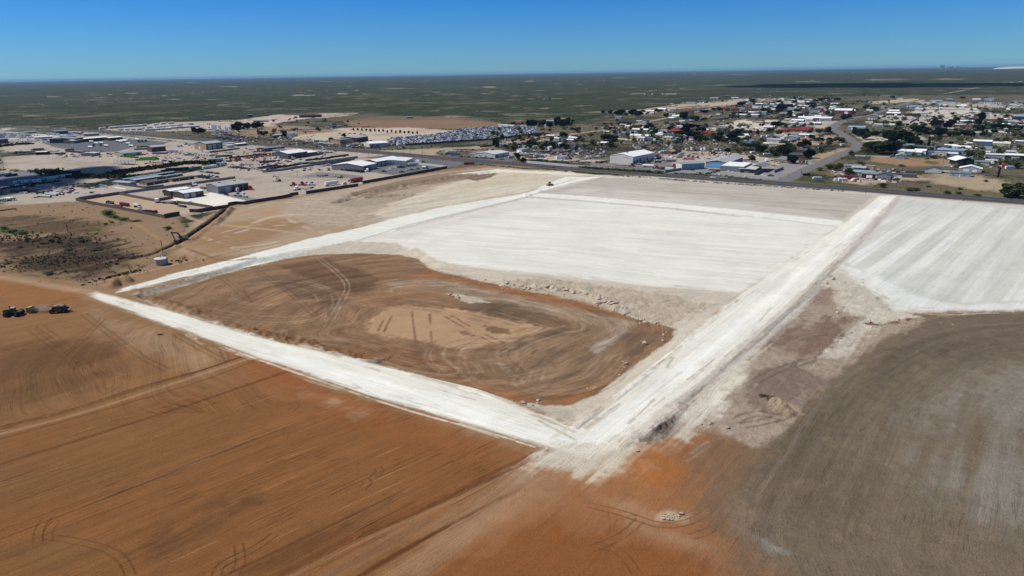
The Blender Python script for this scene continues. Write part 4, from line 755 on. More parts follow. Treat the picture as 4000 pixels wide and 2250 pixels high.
def v_flat(c, L=13.):
    P = []; q = L/2; m = MB(); m.box(-q, q, -1.25, 1.25, 1.1, 1.35, mat(c)); m.box(q-.15, q, -1.25, 1.25, 1.351, 2.3, mat(c)); P.append(('deck', m)); m = MB(); m.box(-q, q, -.4, .4, .75, 1.09, mat('bk')); P.append(('undercarriage', m)); wheels(P, (-q+1, -q+2.3), 2.45, .5, True); return P
def v_camper(c, L=8.):
    P = []; q = L/2; m = MB(); m.prof([(-q, .6), (q-.7, .6), (q, 1.3), (q-.2, 2.9), (q-.7, 3.15), (-q+.2, 3.15), (-q, 2.9)], -1.2, 1.2, mat(c)); P.append(('body', m)); m = MB()
    for x in (-q+1.2, 0, q-2.2): m.box(x, x+1., -1.215, 1.215, 1.7, 2.4, GL())
    m.box(-q+.1, q-.6, -1.21, 1.21, 1.15, 1.35, mat('tn')); P.append(('windows', m)); m = MB(); m.box(q-.5, q+.9, -.1, .1, .5, .65, mat('bk')); P.append(('hitch', m)); m = MB(); m.box(-.5, .3, -.4, .4, 3.151, 3.4, mat('ow')); P.append(('roof_unit', m)); wheels(P, (-.5, .4), 2.3, .36); return P
def v_bin(c, L=6.5, h=1.9):
    P = []; q = L/2; M = mat(c); m = MB(); m.box(-q, q, -1.2, 1.2, .2, .35, M); m.box(-q, q, -1.2, -1.1, .35, h, M); m.box(-q, q, 1.1, 1.2, .35, h, M); m.box(-q, -q+.1, -1.1, 1.1, .35, h, M); m.box(q-.1, q, -1.1, 1.1, .35, h, M); 
    for i in range(6):
        x = -q+.5+i*(L-1)/5; m.box(x, x+.12, -1.28, -1.201, .3, h, M); m.box(x, x+.12, 1.201, 1.28, .3, h, M)
    P.append(('hopper', m)); m = MB(); m.box(-q, q, -.6, -.4, 0, .199, mat('bk')); m.box(-q, q, .4, .6, 0, .199, mat('bk')); P.append(('skid', m)); return P
def v_cont(c, L=12.):
    P = []; q = L/2; m = MB(); m.box(-q, q, -1.22, 1.22, .08, 2.6, mat(c)); 
    for i in range(int(L*1.6)): m.box(-q+.3+i/1.6, -q+.5+i/1.6, -1.27, 1.27, .2, 2.5, mat(c))
    P.append(('box_body', m)); m = MB(); m.box(q+.002, q+.05, -1.1, -.03, .2, 2.5, mat(c)); m.box(q+.002, q+.05, .03, 1.1, .2, 2.5, mat(c)); P.append(('door', m)); return P
def v_truck(c, cargo='bk', kind='box'):
    P = []; m = MB(); m.prof([(2.0, .6), (4.0, .6), (4.1, 1.3), (3.2, 1.6), (2.8, 2.6), (2., 2.7)], -1.1, 1.1, mat(c)); P.append(('cab', m)); m = MB(); m.prof([(3.23, 1.65), (2.88, 2.5), (2.78, 2.5), (3.1, 1.65)], -.98, .98, GL()); m.box(2.15, 2.75, -1.115, 1.115, 1.7, 2.4, GL()); P.append(('windscreen', m))
    m = MB()
    if kind == 'box': m.box(-4, 1.9, -1.25, 1.25, 1.1, 3.4, mat(cargo))
    elif kind == 'tank': m.tube((-4, 0, 2.1), (1.7, 0, 2.1), 1.05, mat(cargo), 12)
    else: m.box(-4, 1.9, -1.25, 1.25, 1.1, 1.3, mat(cargo)); m.box(1.7, 1.9, -1.2, 1.2, 1.301, 2.6, mat(cargo)); m.box(-4, 1.7, -1.25, -1.15, 1.301, 2.1, mat(cargo)); m.box(-4, 1.7, 1.15, 1.25, 1.301, 2.1, mat(cargo))
    P.append(('cargo_body', m)); m = MB(); m.box(-4, 3.8, -.45, .45, .7, 1.05, mat('bk')); P.append(('frame', m)); wheels(P, (3.1,), 2.3, .48); wheels(P, (-1.8, -3.), 2.4, .48, True); return P
VK = {'pickup': v_pickup, 'sedan': v_sedan, 'suv': lambda c: v_sedan(c, 1.8, 4.8, True), 'van': lambda c: v_sedan(c, 2.3, 5.4, True), 'semi': v_semi, 'trailer': v_trailer, 'tanker': v_tanker, 'flatbed': v_flat, 'camper': v_camper, 'bin': v_bin, 'container': v_cont,
      'boxtruck': lambda c: v_truck(c, 'wh'), 'tanktruck': lambda c: v_truck(c, 'ow', 'tank'), 'dumptruck': lambda c: v_truck(c, 'dg', 'dump'), 'shed_unit': lambda c: v_cont(c, 9.)}
VN = {'pickup': ('pickup_truck', 'pickup'), 'sedan': ('parked_car', 'car'), 'suv': ('parked_suv', 'car'), 'van': ('parked_van', 'van'), 'semi': ('semi_tractor', 'truck'), 'trailer': ('box_trailer', 'trailer'), 'tanker': ('tank_trailer', 'trailer'), 'flatbed': ('flatbed_trailer', 'trailer'),
      'camper': ('camper_trailer', 'camper'), 'bin': ('waste_bin', 'bin'), 'container': ('shipping_container', 'container'), 'boxtruck': ('box_truck', 'truck'), 'tanktruck': ('tank_truck', 'truck'), 'dumptruck': ('dump_truck', 'truck'), 'shed_unit': ('portable_shed', 'shed')}
VL = {'pickup': 'pickup', 'sedan': 'car', 'suv': 'sport utility car', 'van': 'van', 'semi': 'semi truck tractor', 'trailer': 'box trailer', 'tanker': 'tank trailer', 'flatbed': 'flatbed trailer', 'camper': 'camper trailer', 'bin': 'roll-off bin', 'container': 'shipping container', 'boxtruck': 'box truck', 'tanktruck': 'tank truck', 'dumptruck': 'dump truck', 'shed_unit': 'portable shed'}
def vehicle(kind, c, P, ang, label=None, group=None, parts=True, z=0., flip=None):
    key = (kind, c)
    if key not in TPL: TPL[key] = [(n, m.mesh(n)) for n, m in VK[kind](c)]
    if flip is None: flip = random.random() < .5
    ang = ang+(math.pi if flip else 0)
    if parts:
        r = root(VN[kind][0], P, ang, z)
        for n, me in TPL[key]: link(n, me, r)
    else:
        kj = key+('j',)
        if kj not in TPL:
            J = MB()
            for n, m in VK[kind](c):
                if n == 'wheel': continue
                for f, mi in zip(m.f, m.mi): J.add([m.v[i] for i in f], [tuple(range(len(f)))], m.ms[mi])
            TPL[kj] = J.mesh(VN[kind][0])
        r = link(VN[kind][0], TPL[kj]); r.location = (P[0], P[1], z); r.rotation_euler = (0, 0, ang)
    tag(r, label or '%s %s' % (CN[c], VL[kind]), VN[kind][1], group); return r
def row(kind, cs, k, a, b, n, dang=None, group=None, lab=None, jit=.06, parts=True, flip=None):
    """n vehicles from crop point a to b; dang = heading"""
    A, B = g(k, *a), g(k, *b); cs = cs.split()
    for i in range(n):
        t = i/(n-1) if n > 1 else .5; P = A+(B-A)*t; c = cs[i % len(cs)] if len(cs) > 1 else cs[0]
        vehicle(kind, c, P, (A54 if dang is None else math.radians(dang))+random.gauss(0, jit), lab and lab.replace('#', CN[c]), group, parts, flip=flip)

# ------------------------------------------------------------------ trees and plants
def leaf_cloud(m, c, R, n, s, M, flat=.8):
    for q in range(n):
        d = Vector(rs.normal(size=3)); d.normalize(); p = Vector(c)+Vector((d.x*R, d.y*R, d.z*R*flat))*(rs.uniform(.25, 1)**.5)
        u = Vector(rs.normal(size=3)).normalized(); v = u.orthogonal().normalized(); a = s*rs.uniform(.6, 1.4)
        m.add([p-u*a-v*a*.6, p+u*a-v*a*.6, p+u*a*.7+v*a*.6, p-u*a*.7+v*a*.6], [(0, 1, 2, 3)], M)
def tree_tpl(kind):
    if kind == 'cypress':
        m = MB()
        for z in np.arange(.08, .97, .06): leaf_cloud(m, (rs.normal(0, .015), rs.normal(0, .015), z), .13*(1-z)**.55+.02, 34, .035, mat('t3', 'leaf'), 1)
        t = MB().tube((0, 0, 0), (0, 0, .3), .03, mat('wd', 'bark'), 6); return m.mesh('crown'), t.mesh('trunk')
    m = MB(); t = MB(); t.tube((0, 0, 0), (.02, 0, .3), .035, mat('wd', 'bark'), 7, .03)
    lf = {'dark': 't1', 'green': 't2', 'dry': 't4', 'deep': 't3'}[kind]; nb = {'dark': 17, 'green': 15, 'dry': 12, 'deep': 22}[kind]
    for q in range(nb):
        a = q*2.4+rs.uniform(-.4, .4); r = rs.uniform(.06, .36); z = rs.uniform(.3, .86)-.3*r; c = (r*math.cos(a), r*math.sin(a), z)
        t.tube((.01, 0, rs.uniform(.16, .32)), c, .02, mat('wd', 'bark'), 5, .006)
        leaf_cloud(m, c, rs.uniform(.13, .22), 90 if kind != 'dry' else 40, .05 if kind != 'dry' else .034, mat(lf, 'leaf'))
    return m.mesh('crown'), t.mesh('trunk')
TT = {}
def tree(k, x, y, wp, hp, kind='dark', label=None, group=None, name='tree'):
    key = (kind, random.randrange(4) if kind != 'cypress' else 0)
    if key not in TT: TT[key] = tree_tpl(kind)
    P = g(k, x, y); s = mpp(k, P); r = root(name, P, random.uniform(0, 6.28)); hw = wp*s; hh = hp*s*1.08
    hw *= 1.35; hh *= 1.15; sc_ = (hw/1.0 if kind != 'cypress' else hw/.3, hw/1.0 if kind != 'cypress' else hw/.3, hh)
    for nm, me in zip(('crown', 'trunk'), TT[key]): o = link(nm, me, r); o.scale = sc_
    tag(r, label or {'dark': 'dark green broad tree', 'green': 'green leafy tree', 'dry': 'dry sparse tree', 'deep': 'deep green dense tree', 'cypress': 'narrow pointed cypress'}[kind], 'tree', group or 'trees of the town'); return r
def shrub(k, x, y, wp, hp, kind='dark', label=None, group='shrubs on the dry ground'):
    key = ('shrub'+kind,)
    if key not in TT:
        m = MB(); t = MB()
        for q in range(7):
            a = rs.uniform(0, 6.28); r = rs.uniform(0, .32); c = (r*math.cos(a), r*math.sin(a), rs.uniform(.3, .62)); leaf_cloud(m, c, .22, 45, .05, mat({'dark': 't1', 'green': 't2', 'dry': 't4'}[kind], 'leaf')); t.tube((0, 0, 0), c, .03, mat('wd', 'bark'), 5, .01)
        TT[key] = m.mesh('foliage'), t.mesh('stem')
    P = g(k, x, y); s = mpp(k, P); r = root('shrub', P, random.uniform(0, 6.28), gz(P))
    for nm, me in zip(('foliage', 'stem'), TT[key]): o = link(nm, me, r); o.scale = (wp*s, wp*s, hp*s*1.1)
    tag(r, label or {'dark': 'dark low shrub', 'green': 'green low shrub', 'dry': 'dry brown shrub'}[kind], 'shrub', group); return r
def pole(k, x, y, hp, kind='power', label=None, group=None):
    P = g(k, x, y); s = mpp(k, P); h = hp*s; r = root('utility_pole' if kind == 'power' else 'light_pole', P, A54+random.uniform(-.1, .1), gz(P)); c = 'wd' if kind == 'power' else 'lg'; M = mat(c, 'wood' if kind == 'power' else 'paint')
    link('shaft', MB().tube((0, 0, 0), (0, 0, h), .17, M, 8, .1).mesh('shaft'), r)
    if kind == 'power':
        link('crossarm', MB().box(-1.2, 1.2, .1, .24, h-.9, h-.75, M).mesh('crossarm'), r)
        link('transformer', MB().tube((.35, 0, h-2.4), (.35, 0, h-1.5), .25, mat('gy'), 8).mesh('transformer'), r)
    elif kind == 'plain': link('cap', MB().tube((0, 0, h+.002), (0, 0, h+.06), .12, M, 8).mesh('cap'), r)
    else: link('lamp_arm', MB().box(0, 1.6, -.05, .05, h-.12, h-.02, M).mesh('lamp_arm'), r); link('lamp_head', MB().box(1.3, 2., -.15, .15, h-.25, h-.121, mat('sv')).mesh('lamp_head'), r)
    tag(r, label or {'power': 'wooden power pole with crossarm', 'light': 'metal lamp pole', 'plain': 'bare wooden pole'}[kind], 'pole', group or 'poles'); return r
def fence(k, pts, h, c, label, post='dg', wk='wall', t=.12, gap=2.4, name='fence', rail=False, cat='fence', cap=False):
    W = [g(k, *p) for p in pts]; r = root(name, W[0]); O = W[0]; pm = MB(); qm = MB(); np_ = 0
    for a, b_ in zip(W[:-1], W[1:]):
        d = b_-a; L = float(np.hypot(*d)); e = d/L; n = np.array([-e[1], e[0]])
        def slab(m, u0, u1, v0, v1, z0, z1, M):
            q = [a-O+e*u+n*v for u, v in ((u0, v0), (u1, v0), (u1, v1), (u0, v1))]
            m.add([(p[0], p[1], z0) for p in q]+[(p[0], p[1], z1) for p in q], [(3, 2, 1, 0), (4, 5, 6, 7), (0, 1, 5, 4), (1, 2, 6, 5), (2, 3, 7, 6), (3, 0, 4, 7)], M)
        if rail:
            for z in (.5, 1.2, h-.1): slab(pm, 0, L, -.05, .05, z-.05, z+.05, mat(c, wk))
        else: slab(pm, 0, L, 0, t, 0, h, mat(c, wk))
        if cap: slab(pm, 0, L, -.04, t+.04, h+.001, h+.1, mat(post, 'paint'))
        u = 0.
        while u < L:
            slab(qm, u, u+.14, -.1, -.004, 0, h+.06, mat(post, 'paint')); u += gap; np_ += 1
    link('rail' if rail else 'panel', pm.mesh('panel'), r); qo = link('post', qm.mesh('post'), r)
    tag(r, label, cat); return r
# ================================================================== industrial yards, left and centre
B_ = bay
corner('Z', (350, 655), (750, 590), (150, 640), 105, 'brown shop with white roof, the rear one of the twin pair', 22, roof='wh', wall='db', ops=[B_(.05, .12, 'wh', 2.1, 'l')])
corner('Z', (615, 705), (1015, 645), (395, 668), 112, 'brown shop with white roof and two white roll doors', 24, roof='wh', wall='db', ops=[B_(.04, .27, 'lg', .82), B_(.37, .60, 'lg', .82), ('emblem', .72, .86, .5, .7, 'f', 'tn', 3.0)])
corner('Z', (1310, 600), (1920, 512), (1045, 560), 142, 'grey shop with four bays and two roof vents', 36, roof='lg', wall='gy', wl='bg', vents=2, ops=[B_(.23, .38, 'lg', .75), B_(.44, .6, 'bk', .8), B_(.64, .79, 'bk', .8), B_(.83, .98, 'bk', .8), B_(.8, .85, 'lg', 2.1, 'l')])  # black panels paint the shade inside the open bays
# long barrack-like units
U = [((1135, 825), (1300, 838), 8, 32, 'lg', 'lb', 'pale-walled unit nearest the fence corner'), ((1480, 838), (1700, 800), 6, 34, 'mb', 'db', 'brown long unit'), ((1440, 830), (1590, 806), 6, 34, 'mb', 'db', 'brown long unit'), ((1735, 800), (1955, 768), 6, 32, 'mb', 'db', 'brown long unit'),
     ((1360, 812), (1640, 768), 6, 34, 'lg', 'dg', 'grey-roofed long unit'), ((1250, 795), (1490, 757), 5, 24, 'lb', 'dg', 'blue-roofed long unit'), ((1320, 800), (1600, 755), 5, 26, 'lb', 'dg', 'blue-roofed long unit'), ((1600, 775), (1840, 737), 5, 26, 'lb', 'dg', 'blue-roofed long unit'), ((1500, 757), (1760, 717), 5, 24, 'lb', 'dg', 'blue-roofed long unit')]
for N, R, D, h, rf, wc, lb in U:
    n = g('A', *N); r = g('A', *R); d = r-n; s = mpp('A', n); L = float(np.hypot(*d)); an = math.atan2(d[1], d[0])
    building('barrack_unit', 'portable building', lb+' in the crew quarters', n, an, L, D, h*s*.9, .5, 'x', rf, wc, wl='tn' if wc == 'db' else 'lb', ops=[B_(.3, .3+1/L, 'ow', 2.1), B_(.75, .75+1/L, 'ow', 2.1), ('window', .5, .5+1.2/L, 1, 1.9, 'f', 'dg', 1.)], group='long crew quarters units')
# back-left yards
corner('A', (745, 413), (840, 398), (640, 415), 28, 'white-roofed low wing of the tank wash', 6, roof='wh', wall='tn', ops=[B_(.2, .8, 'dg', .7)])
corner('A', (760, 408), (842, 396), (700, 390), 44, 'tall brown block of the tank wash', 5, roof='lb', wall='db')
corner('A', (848, 398), (1086, 378), (842, 390), 30, 'long wash building with white roof and dark bays', 8, depth=16, roof='wh', wall='db', ops=[B_(.1+.18*i, .22+.18*i, 'bk', .8) for i in range(5)])  # open bays: their inner shade is put in as black panels
corner('A', (1100, 385), (1236, 372), (1095, 380), 26, 'short wash building with white roof, right of the long one', 6, depth=14, roof='wh', wall='db', ops=[B_(.1, .4, 'bk', .8), B_(.55, .9, 'bk', .8)])
corner('A', (640, 362), (770, 352), (600, 360), 16, 'low grey building behind the tank wash', 4, depth=12, roof='lb', wall='gy')
corner('A', (848, 342), (1000, 333), (800, 340), 22, 'pale-roofed building beyond the tank wash', 6, depth=18, roof='lg', wall='gy')
building('canopy', 'canopy', 'white-roofed open shelter on the far left sand', g('A', 360, 530), A54-.9, 15, 9, 4.2, .5, 'x', 'wh', 'db', open_=2)
corner('A', (330, 482), (440, 476), (310, 478), 16, 'low brown shed behind the open shelter', 3, depth=10, roof='gy', wall='br')
corner('A', (1530, 500), (1672, 488), (1480, 492), 48, 'brown shop with pale roof among the green bins', 8, roof='lg', wall='db', wl='br')
corner('A', (955, 540), (1012, 530), (918, 528), 28, 'small tan shop beside the orange container', 5, roof='ow', wall='gy')
corner('A', (1240, 548), (1432, 530), (1165, 536), 34, 'shop with two blue-grey roofs behind the green bins', 10, roof='lb', wall='tn', ops=[B_(.05, .2, 'br', .7), B_(.7, .9, 'dg', .7)])
building('canopy', 'canopy', 'blue flat-roofed open canopy over parked equipment', g('A', 1150, 625), math.radians(-20), 24, 10, 5.2, .4, 'x', 'lb', 'gy', open_=1)
corner('A', (2080, 480), (2243, 462), (1962, 472), 62, 'tan shop with three roll doors left of the highway', 14, roof='lg', wall='dg', wl='tn', ops=[B_(.1, .33, 'lg', .8), B_(.4, .6, 'lg', .8), B_(.68, .9, 'gy', .8), B_(.35, .5, 'wh', .5, 'l')])
corner('A', (2290, 458), (2362, 450), (2262, 450), 24, 'small white shed beside the three-door shop', 4, name='shed', cat='shed', roof='ow', wall='ow')
corner('A', (2385, 442), (2492, 432), (2350, 435), 22, 'low white-roofed shed near the highway', 4, name='shed', cat='shed', roof='wh', wall='dg')
corner('A', (2270, 430), (2380, 418), (2240, 422), 14, 'long pale shed behind the three-door shop', 3, name='shed', cat='shed', roof='lb', wall='lg')
corner('A', (2090, 600), (2250, 590), (2075, 595), 28, 'pale blue portable office by the bin yard', 2, name='portable_office', cat='portable building', depth=6, roof='lb', wall='lb')
corner('A', (2180, 632), (2285, 626), (2170, 628), 20, 'grey site cabin beside the round tank', 2, name='site_cabin', cat='portable building', depth=5, roof='lg', wall='gy')
building('canopy', 'canopy', 'dark shelter in the cloud-shaded equipment lot', g('A', 650, 725), math.radians(-12), 14, 8, 4, .2, 'x', 'dg', 'dg', open_=2)
corner('A', (350, 378), (530, 368), (335, 372), 26, 'white-roofed long building far left', 6, depth=20, roof='wh', wall='lg')
corner('A', (0, 415), (88, 408), (-40, 410), 42, 'grey shed cut by the left edge of the picture', 6, depth=16, roof='lb', wall='dg')
corner('A', (560, 322), (690, 312), (540, 318), 30, 'blue-grey building by the highway, far left', 5, depth=14, roof='lb', wall='bl')
corner('A', (250, 318), (362, 312), (240, 315), 20, 'grey sheds at the far left roadside', 4, depth=10, roof='lg', wall='gy')
# B: centre
corner('B', (345, 497), (548, 474), (274, 490), 32, 'charcoal building with grey roof near the highway', 8, roof='gy', wall='dg', wl='db', ops=[B_(.4, .6, 'lg', .7, 'l')])
corner('B', (585, 572), (780, 545), (458, 556), 54, 'black shop with bright white roof in the bin yard', 20, roof='wh', wall='dg', ops=[B_(.25, .42, 'bk', .8), B_(.5, .66, 'bk', .8), B_(.75, .95, 'bk', .8)])
corner('B', (782, 543), (880, 530), (730, 520), 36, 'white-roofed lower wing of the black shop', 8, roof='wh', wall='dg')
corner('B', (1335, 694), (1475, 662), (1100, 664), 52, 'front part of the long white-roofed shop, grey siding', 22, roof='wh', wall='gy', wl='gy', ops=[B_(.1, .3, 'dg', .8), B_(.62, .92, 'lg', .85)])
corner('B', (1478, 650), (1706, 608), (1400, 630), 52, 'long white-roofed shop with a row of pale roll doors', 16, depth=20, roof='wh', wall='dg', ops=[B_(.04+.16*i, .16+.16*i, 'bk' if i == 3 else 'lg', .8) for i in range(6)])
corner('B', (1760, 632), (1840, 600), (1690, 600), 42, 'white-roofed office wing at the end of the long shop', 10, roof='wh', wall='ow', ops=[B_(.3, .5, 'dg', .6), B_(.3, .6, 'lg', .6, 'l')])
corner('B', (1105, 418), (1248, 402), (1035, 408), 38, 'tan block building across the highway', 4, roof='gy', wall='tn', wk='rock')
corner('B', (1275, 405), (1388, 386), (1180, 390), 46, 'brown block building behind the tan one', 8, roof='lg', wall='br', wk='rock')
corner('B', (1140, 415), (1248, 404), (1110, 412), 26, 'low tan annex in front of the block building', 3, depth=6, name='annex', cat='building', roof='gy', wall='tn', wk='rock')
corner('B', (1400, 452), (1588, 440), (1236, 444), 36, 'white building with pale roof before the salvage yard', 12, roof='wh', wall='ow', ops=[B_(.1, .2, 'dg', .6), B_(.4, .5, 'dg', .6), B_(.3, .4, 'lg', .7, 'l')])
corner('B', (432, 358), (525, 348), (415, 352), 26, 'grey-green shed beyond the highway', 3, depth=8, name='shed', cat='shed', roof='ow', wall='tl')
corner('B', (600, 348), (678, 338), (585, 342), 36, 'pale shed beside the white silo', 5, depth=9, name='shed', cat='shed', roof='lg', wall='ow')
corner('B', (693, 155), (920, 148), (690, 150), 22, 'long navy blue building at the scrub edge', 5, depth=12, roof='dr', wall='nv')
building('mobile_home', 'mobile home', 'lone white building on the bare brown field', g('B', 1775, 160), A36+.6, 14, 6, 3.6, .4, 'x', 'lg', 'gy')
corner('B', (180, 148), (222, 145), (170, 146), 22, 'small tan block on the far gravel pad', 2, depth=7, roof='tn', wall='br')
# C / W: across the highway
corner('C', (472, 612), (616, 585), (242, 606), 38, 'white shop with pale roof on the highway bend', 14, roof='ow', wall='ow', ops=[B_(.1, .2, 'dg', .8), B_(.55, .62, 'dg', 2.1), ('window', .2, .3, 1, 2, 'l', 'dg', 1.), ('window', .5, .6, 1, 2, 'l', 'dg', 1.)])
corner('W', (1105, 662), (1645, 548), (445, 635), 192, 'huge white warehouse with dark bay doors along its side', 60, name='warehouse', cat='warehouse', roof='wh', wall='ow', wl='ow', vents=1,
       ops=[B_(.02, .1, 'bk', .42), B_(.17, .24, 'bk', .55), B_(.3, .37, 'bk', .6), B_(.52, .56, 'dg', .5), B_(.62, .7, 'bk', .5), ('window', .1, .13, 2, 3, 'f', 'dg', 2.), ('lettering', .55, .83, .74, .86, 'l', 'sv', 6.2)])
corner('D', (752, 872), (1006, 858), (685, 856), 66, 'pale blue storage shed by the wall end', 8, name='storage_shed', cat='shed', roof='lb', wall='lb', wl='ow', ops=[B_(.38, .385, 'dg', .95), B_(.6, .605, 'dg', .95), B_(.8, .805, 'dg', .95)])
corner('D', (1262, 858), (1432, 790), (1004, 850), 66, 'large pale building with shallow roof behind the blue canopy', 22, roof='lg', wall='dg', wl='lb', vents=2, ops=[])
corner('D', (1440, 918), (1535, 868), (1192, 898), 78, 'grey-blue office with white roof and arched door', 0, name='office_building', cat='office', ridge='f', roof='wh', wall='bg', base='cr', ops=[('door', .5, .58, .02, 2.6, 'l', 'wh', .02), ('window', .25, .33, 1, 2.2, 'l', 'wh', 1.), ('sign', .3, .42, 1, 3, 'l', 'wh', 2.2)])
building('entrance_canopy', 'canopy', 'bright blue hipped canopy over the office entrance', g('D', 1010, 872), math.radians(-28), 19, 10, 4.2, 1.9, 'h', 'kc', 'ow', open_=1)
corner('D', (1560, 926), (1645, 872), (1445, 905), 62, 'small grey shop with white roof and stone base', 4, roof='ow', wall='dg', base='cr', over=1.2, ops=[B_(.3, .6, 'lg', .6, 'l')])
building('open_shed', 'shed', 'long open-sided shed with dark grey roof', g('D', 1668, 900), A54+.05, 30, 14, 5.6, 1.5, 'x', 'gy', 'dg', open_=1)
corner('D', (640, 700), (705, 688), (585, 692), 34, 'tan-roofed open workshop behind the tankers', 6, roof='tn', wall='br')
corner('D', (715, 692), (748, 682), (700, 690), 48, 'tall rust-coloured metal box beside the tan roof', 0, name='metal_bin', cat='bin', depth=5, ridge='f', roof='br', wall='br')
corner('D', (300, 632), (364, 618), (212, 628), 32, 'stone house with dark grey roof behind the warehouse', 14, name='house', cat='house', roof='dg', wall='tn', wk='rock', rk='shingle', ridge='h')
fence('D', [(1788, 900), (1890, 862)], 2.6, 'gy', 'grey panel fence beside the open shed')
CR.update(a=(0, 480, 5.152), b=(450, 440, 5.152), c=(900, 560, 5.152), d=(1750, 400, 5.152), e=(2350, 380, 5.152), f=(2800, 380, 5.152), h=(3300, 400, 3.623))
# ================================================================== fences and walls
fence('A', [(1205, 925), (765, 992), (1655, 1166), (1712, 1152)], 2.5, 'mb', 'brown sheet fence round the dirt truck lot, with its sharp left corner', post='db')
fence('Z', [(218, 1098), (335, 1070), (530, 1040)], 3.2, 'db', 'short tall piece of dark brown sheet fence beside the lot gate', post='db')
fence('A', [(1205, 932), (1562, 1000), (1745, 965)], 2.4, 'mb', 'brown sheet fence between the twin shops and the dirt truck lot', post='db')
fence('A', [(1205, 928), (1290, 912), (1640, 868), (2370, 765)], 2.4, 'gy', 'long grey panel fence with light posts behind the shops', post='lg', gap=3)
fence('A', [(2385, 765), (2560, 792)], 2.2, 'lg', 'pale rail gate at the end of the grey panel fence', rail=True, name='rail_gate', cat='gate')
fence('Z', [(470, 795), (880, 850), (1200, 905)], 2.4, 'mb', 'brown sheet fence on the near left side of the white concrete yard', post='db')
fence('Z', [(725, 975), (885, 980), (1200, 930), (1530, 880), (1500, 845), (1650, 818), (1820, 822), (2110, 770), (2576, 700), (2790, 655)], 2.7, 'db', 'dark brown sheet fence with a jog in front of the white concrete yard', post='bk')
fence('c', [(2576-1376, 1060), (1372, 1035)], 2.7, 'db', 'end piece of the dark brown fence left of the gap', post='bk')
fence('c', [(1525, 1018), (2576, 862)], 2.7, 'db', 'long dark brown fence right of the gap beside the flatbed truck', post='bk', gap=3)
fence('B', [(1330, 818), (1815, 732), (2185, 662)], 2.7, 'db', 'dark brown fence along the paved truck yard up to the corner', post='bk', gap=3)
fence('B', [(2190, 660), (2040, 640), (1870, 622)], 2.2, 'ow', 'pale panel fence closing the paved yard near the highway', post='gy', gap=3)
fence('c', [(650, 600), (1340, 700), (1990, 752), (2140, 790)], 2.0, 'lg', 'thin pale wire fence beside the pump jack lot', post='gy', gap=3, rail=True)
fence('c', [(650, 590), (1000, 555), (1750, 440), (2500, 328)], 2.4, 'gy', 'grey block fence between the bin yard and the paved yard', post='dg', gap=3)
fence('B', [(1762, 434), (2130, 412), (2576, 382), (2740, 366), (2930, 340), (3150, 318)], 2.8, 'dg', 'long blue-grey sheet fence in front of the salvage yard', post='gy', gap=4)
fence('C', [(790, 660), (1240, 700), (1600, 727), (1900, 745), (2188, 758)], 2.6, 'ow', 'long pale wall along the highway before the truck yard', wk='rock', post='ow', gap=6)
fence('D', [(568, 900), (750, 873)], 2.6, 'gy', 'short grey wall joining the pale blue shed', wk='rock')
fence('E', [(680, 715), (830, 722), (1070, 730), (1120, 705)], 1.6, 'ow', 'low white wall below the large dark trees', wk='rock', post='ow', gap=5)
fence('E', [(620, 450), (700, 500), (800, 550), (870, 560)], 1.2, 'ow', 'white rail fence along the bend of the side road', rail=True, post='wh')
fence('E', [(2090, 430), (2240, 445), (2430, 462)], 2.2, 'ow', 'white wall behind the dark tree row at right', post='ow', wk='rock')
fence('E', [(2150, 480), (2390, 450)], 1.6, 'lg', 'white picket fence before the tree row at right', rail=True, post='wh')
fence('E', [(2272, 950), (2300, 860), (2310, 850)], 2.2, 'br', 'rusty panel fence left of the motorhome', post='br')
fence('E', [(1120, 740), (1440, 745)], 1.2, 'lg', 'low pale fence in front of the white house', rail=True)
fence('E', [(1240, 860), (1800, 880), (2270, 900)], 1.2, 'gy', 'wire fence crossing the dry lots at right', rail=True, gap=4)
fence('D', [(0, 522), (20, 524), (190, 540)], 2.0, 'ow', 'white wall left of the long pale house', wk='rock')
fence('E', [(680, 262), (780, 262), (900, 232)], 2.2, 'db', 'dark sheet fence beside the red barns')
fence('D', [(980, 385), (1220, 402)], 2.4, 'dg', 'dark fence at the near edge of the pale storage lot')
fence('D', [(1150, 312), (1260, 300), (1380, 275)], 2.6, 'br', 'dark rusty fence at the far edge of the pale storage lot')
fence('E', [(1200, 190), (1290, 190), (1520, 196), (1900, 200)], 2.0, 'lg', 'pale fence behind the equipment lot at upper right')
fence('E', [(1300, 345), (1405, 292)], 2.6, 'dg', 'dark leaning fence beside the container lot at upper right')
fence('E', [(2140, 300), (1540, 292)], 1.6, 'gy', 'wire fence below the car lot at upper right', rail=True, gap=5)
fence('A', [(1060, 805), (1250, 840), (1470, 868), (1650, 850)], 2.2, 'dg', 'dark fence in front of the crew quarters units')
fence('F', [(930, 465), (1060, 485), (1190, 465), (1270, 425)], 1.6, 'wd', 'old wooden corral fence on the dry lot', rail=True, wk='wood', post='wd', gap=3, name='corral_fence')
# ================================================================== vehicles
R = row
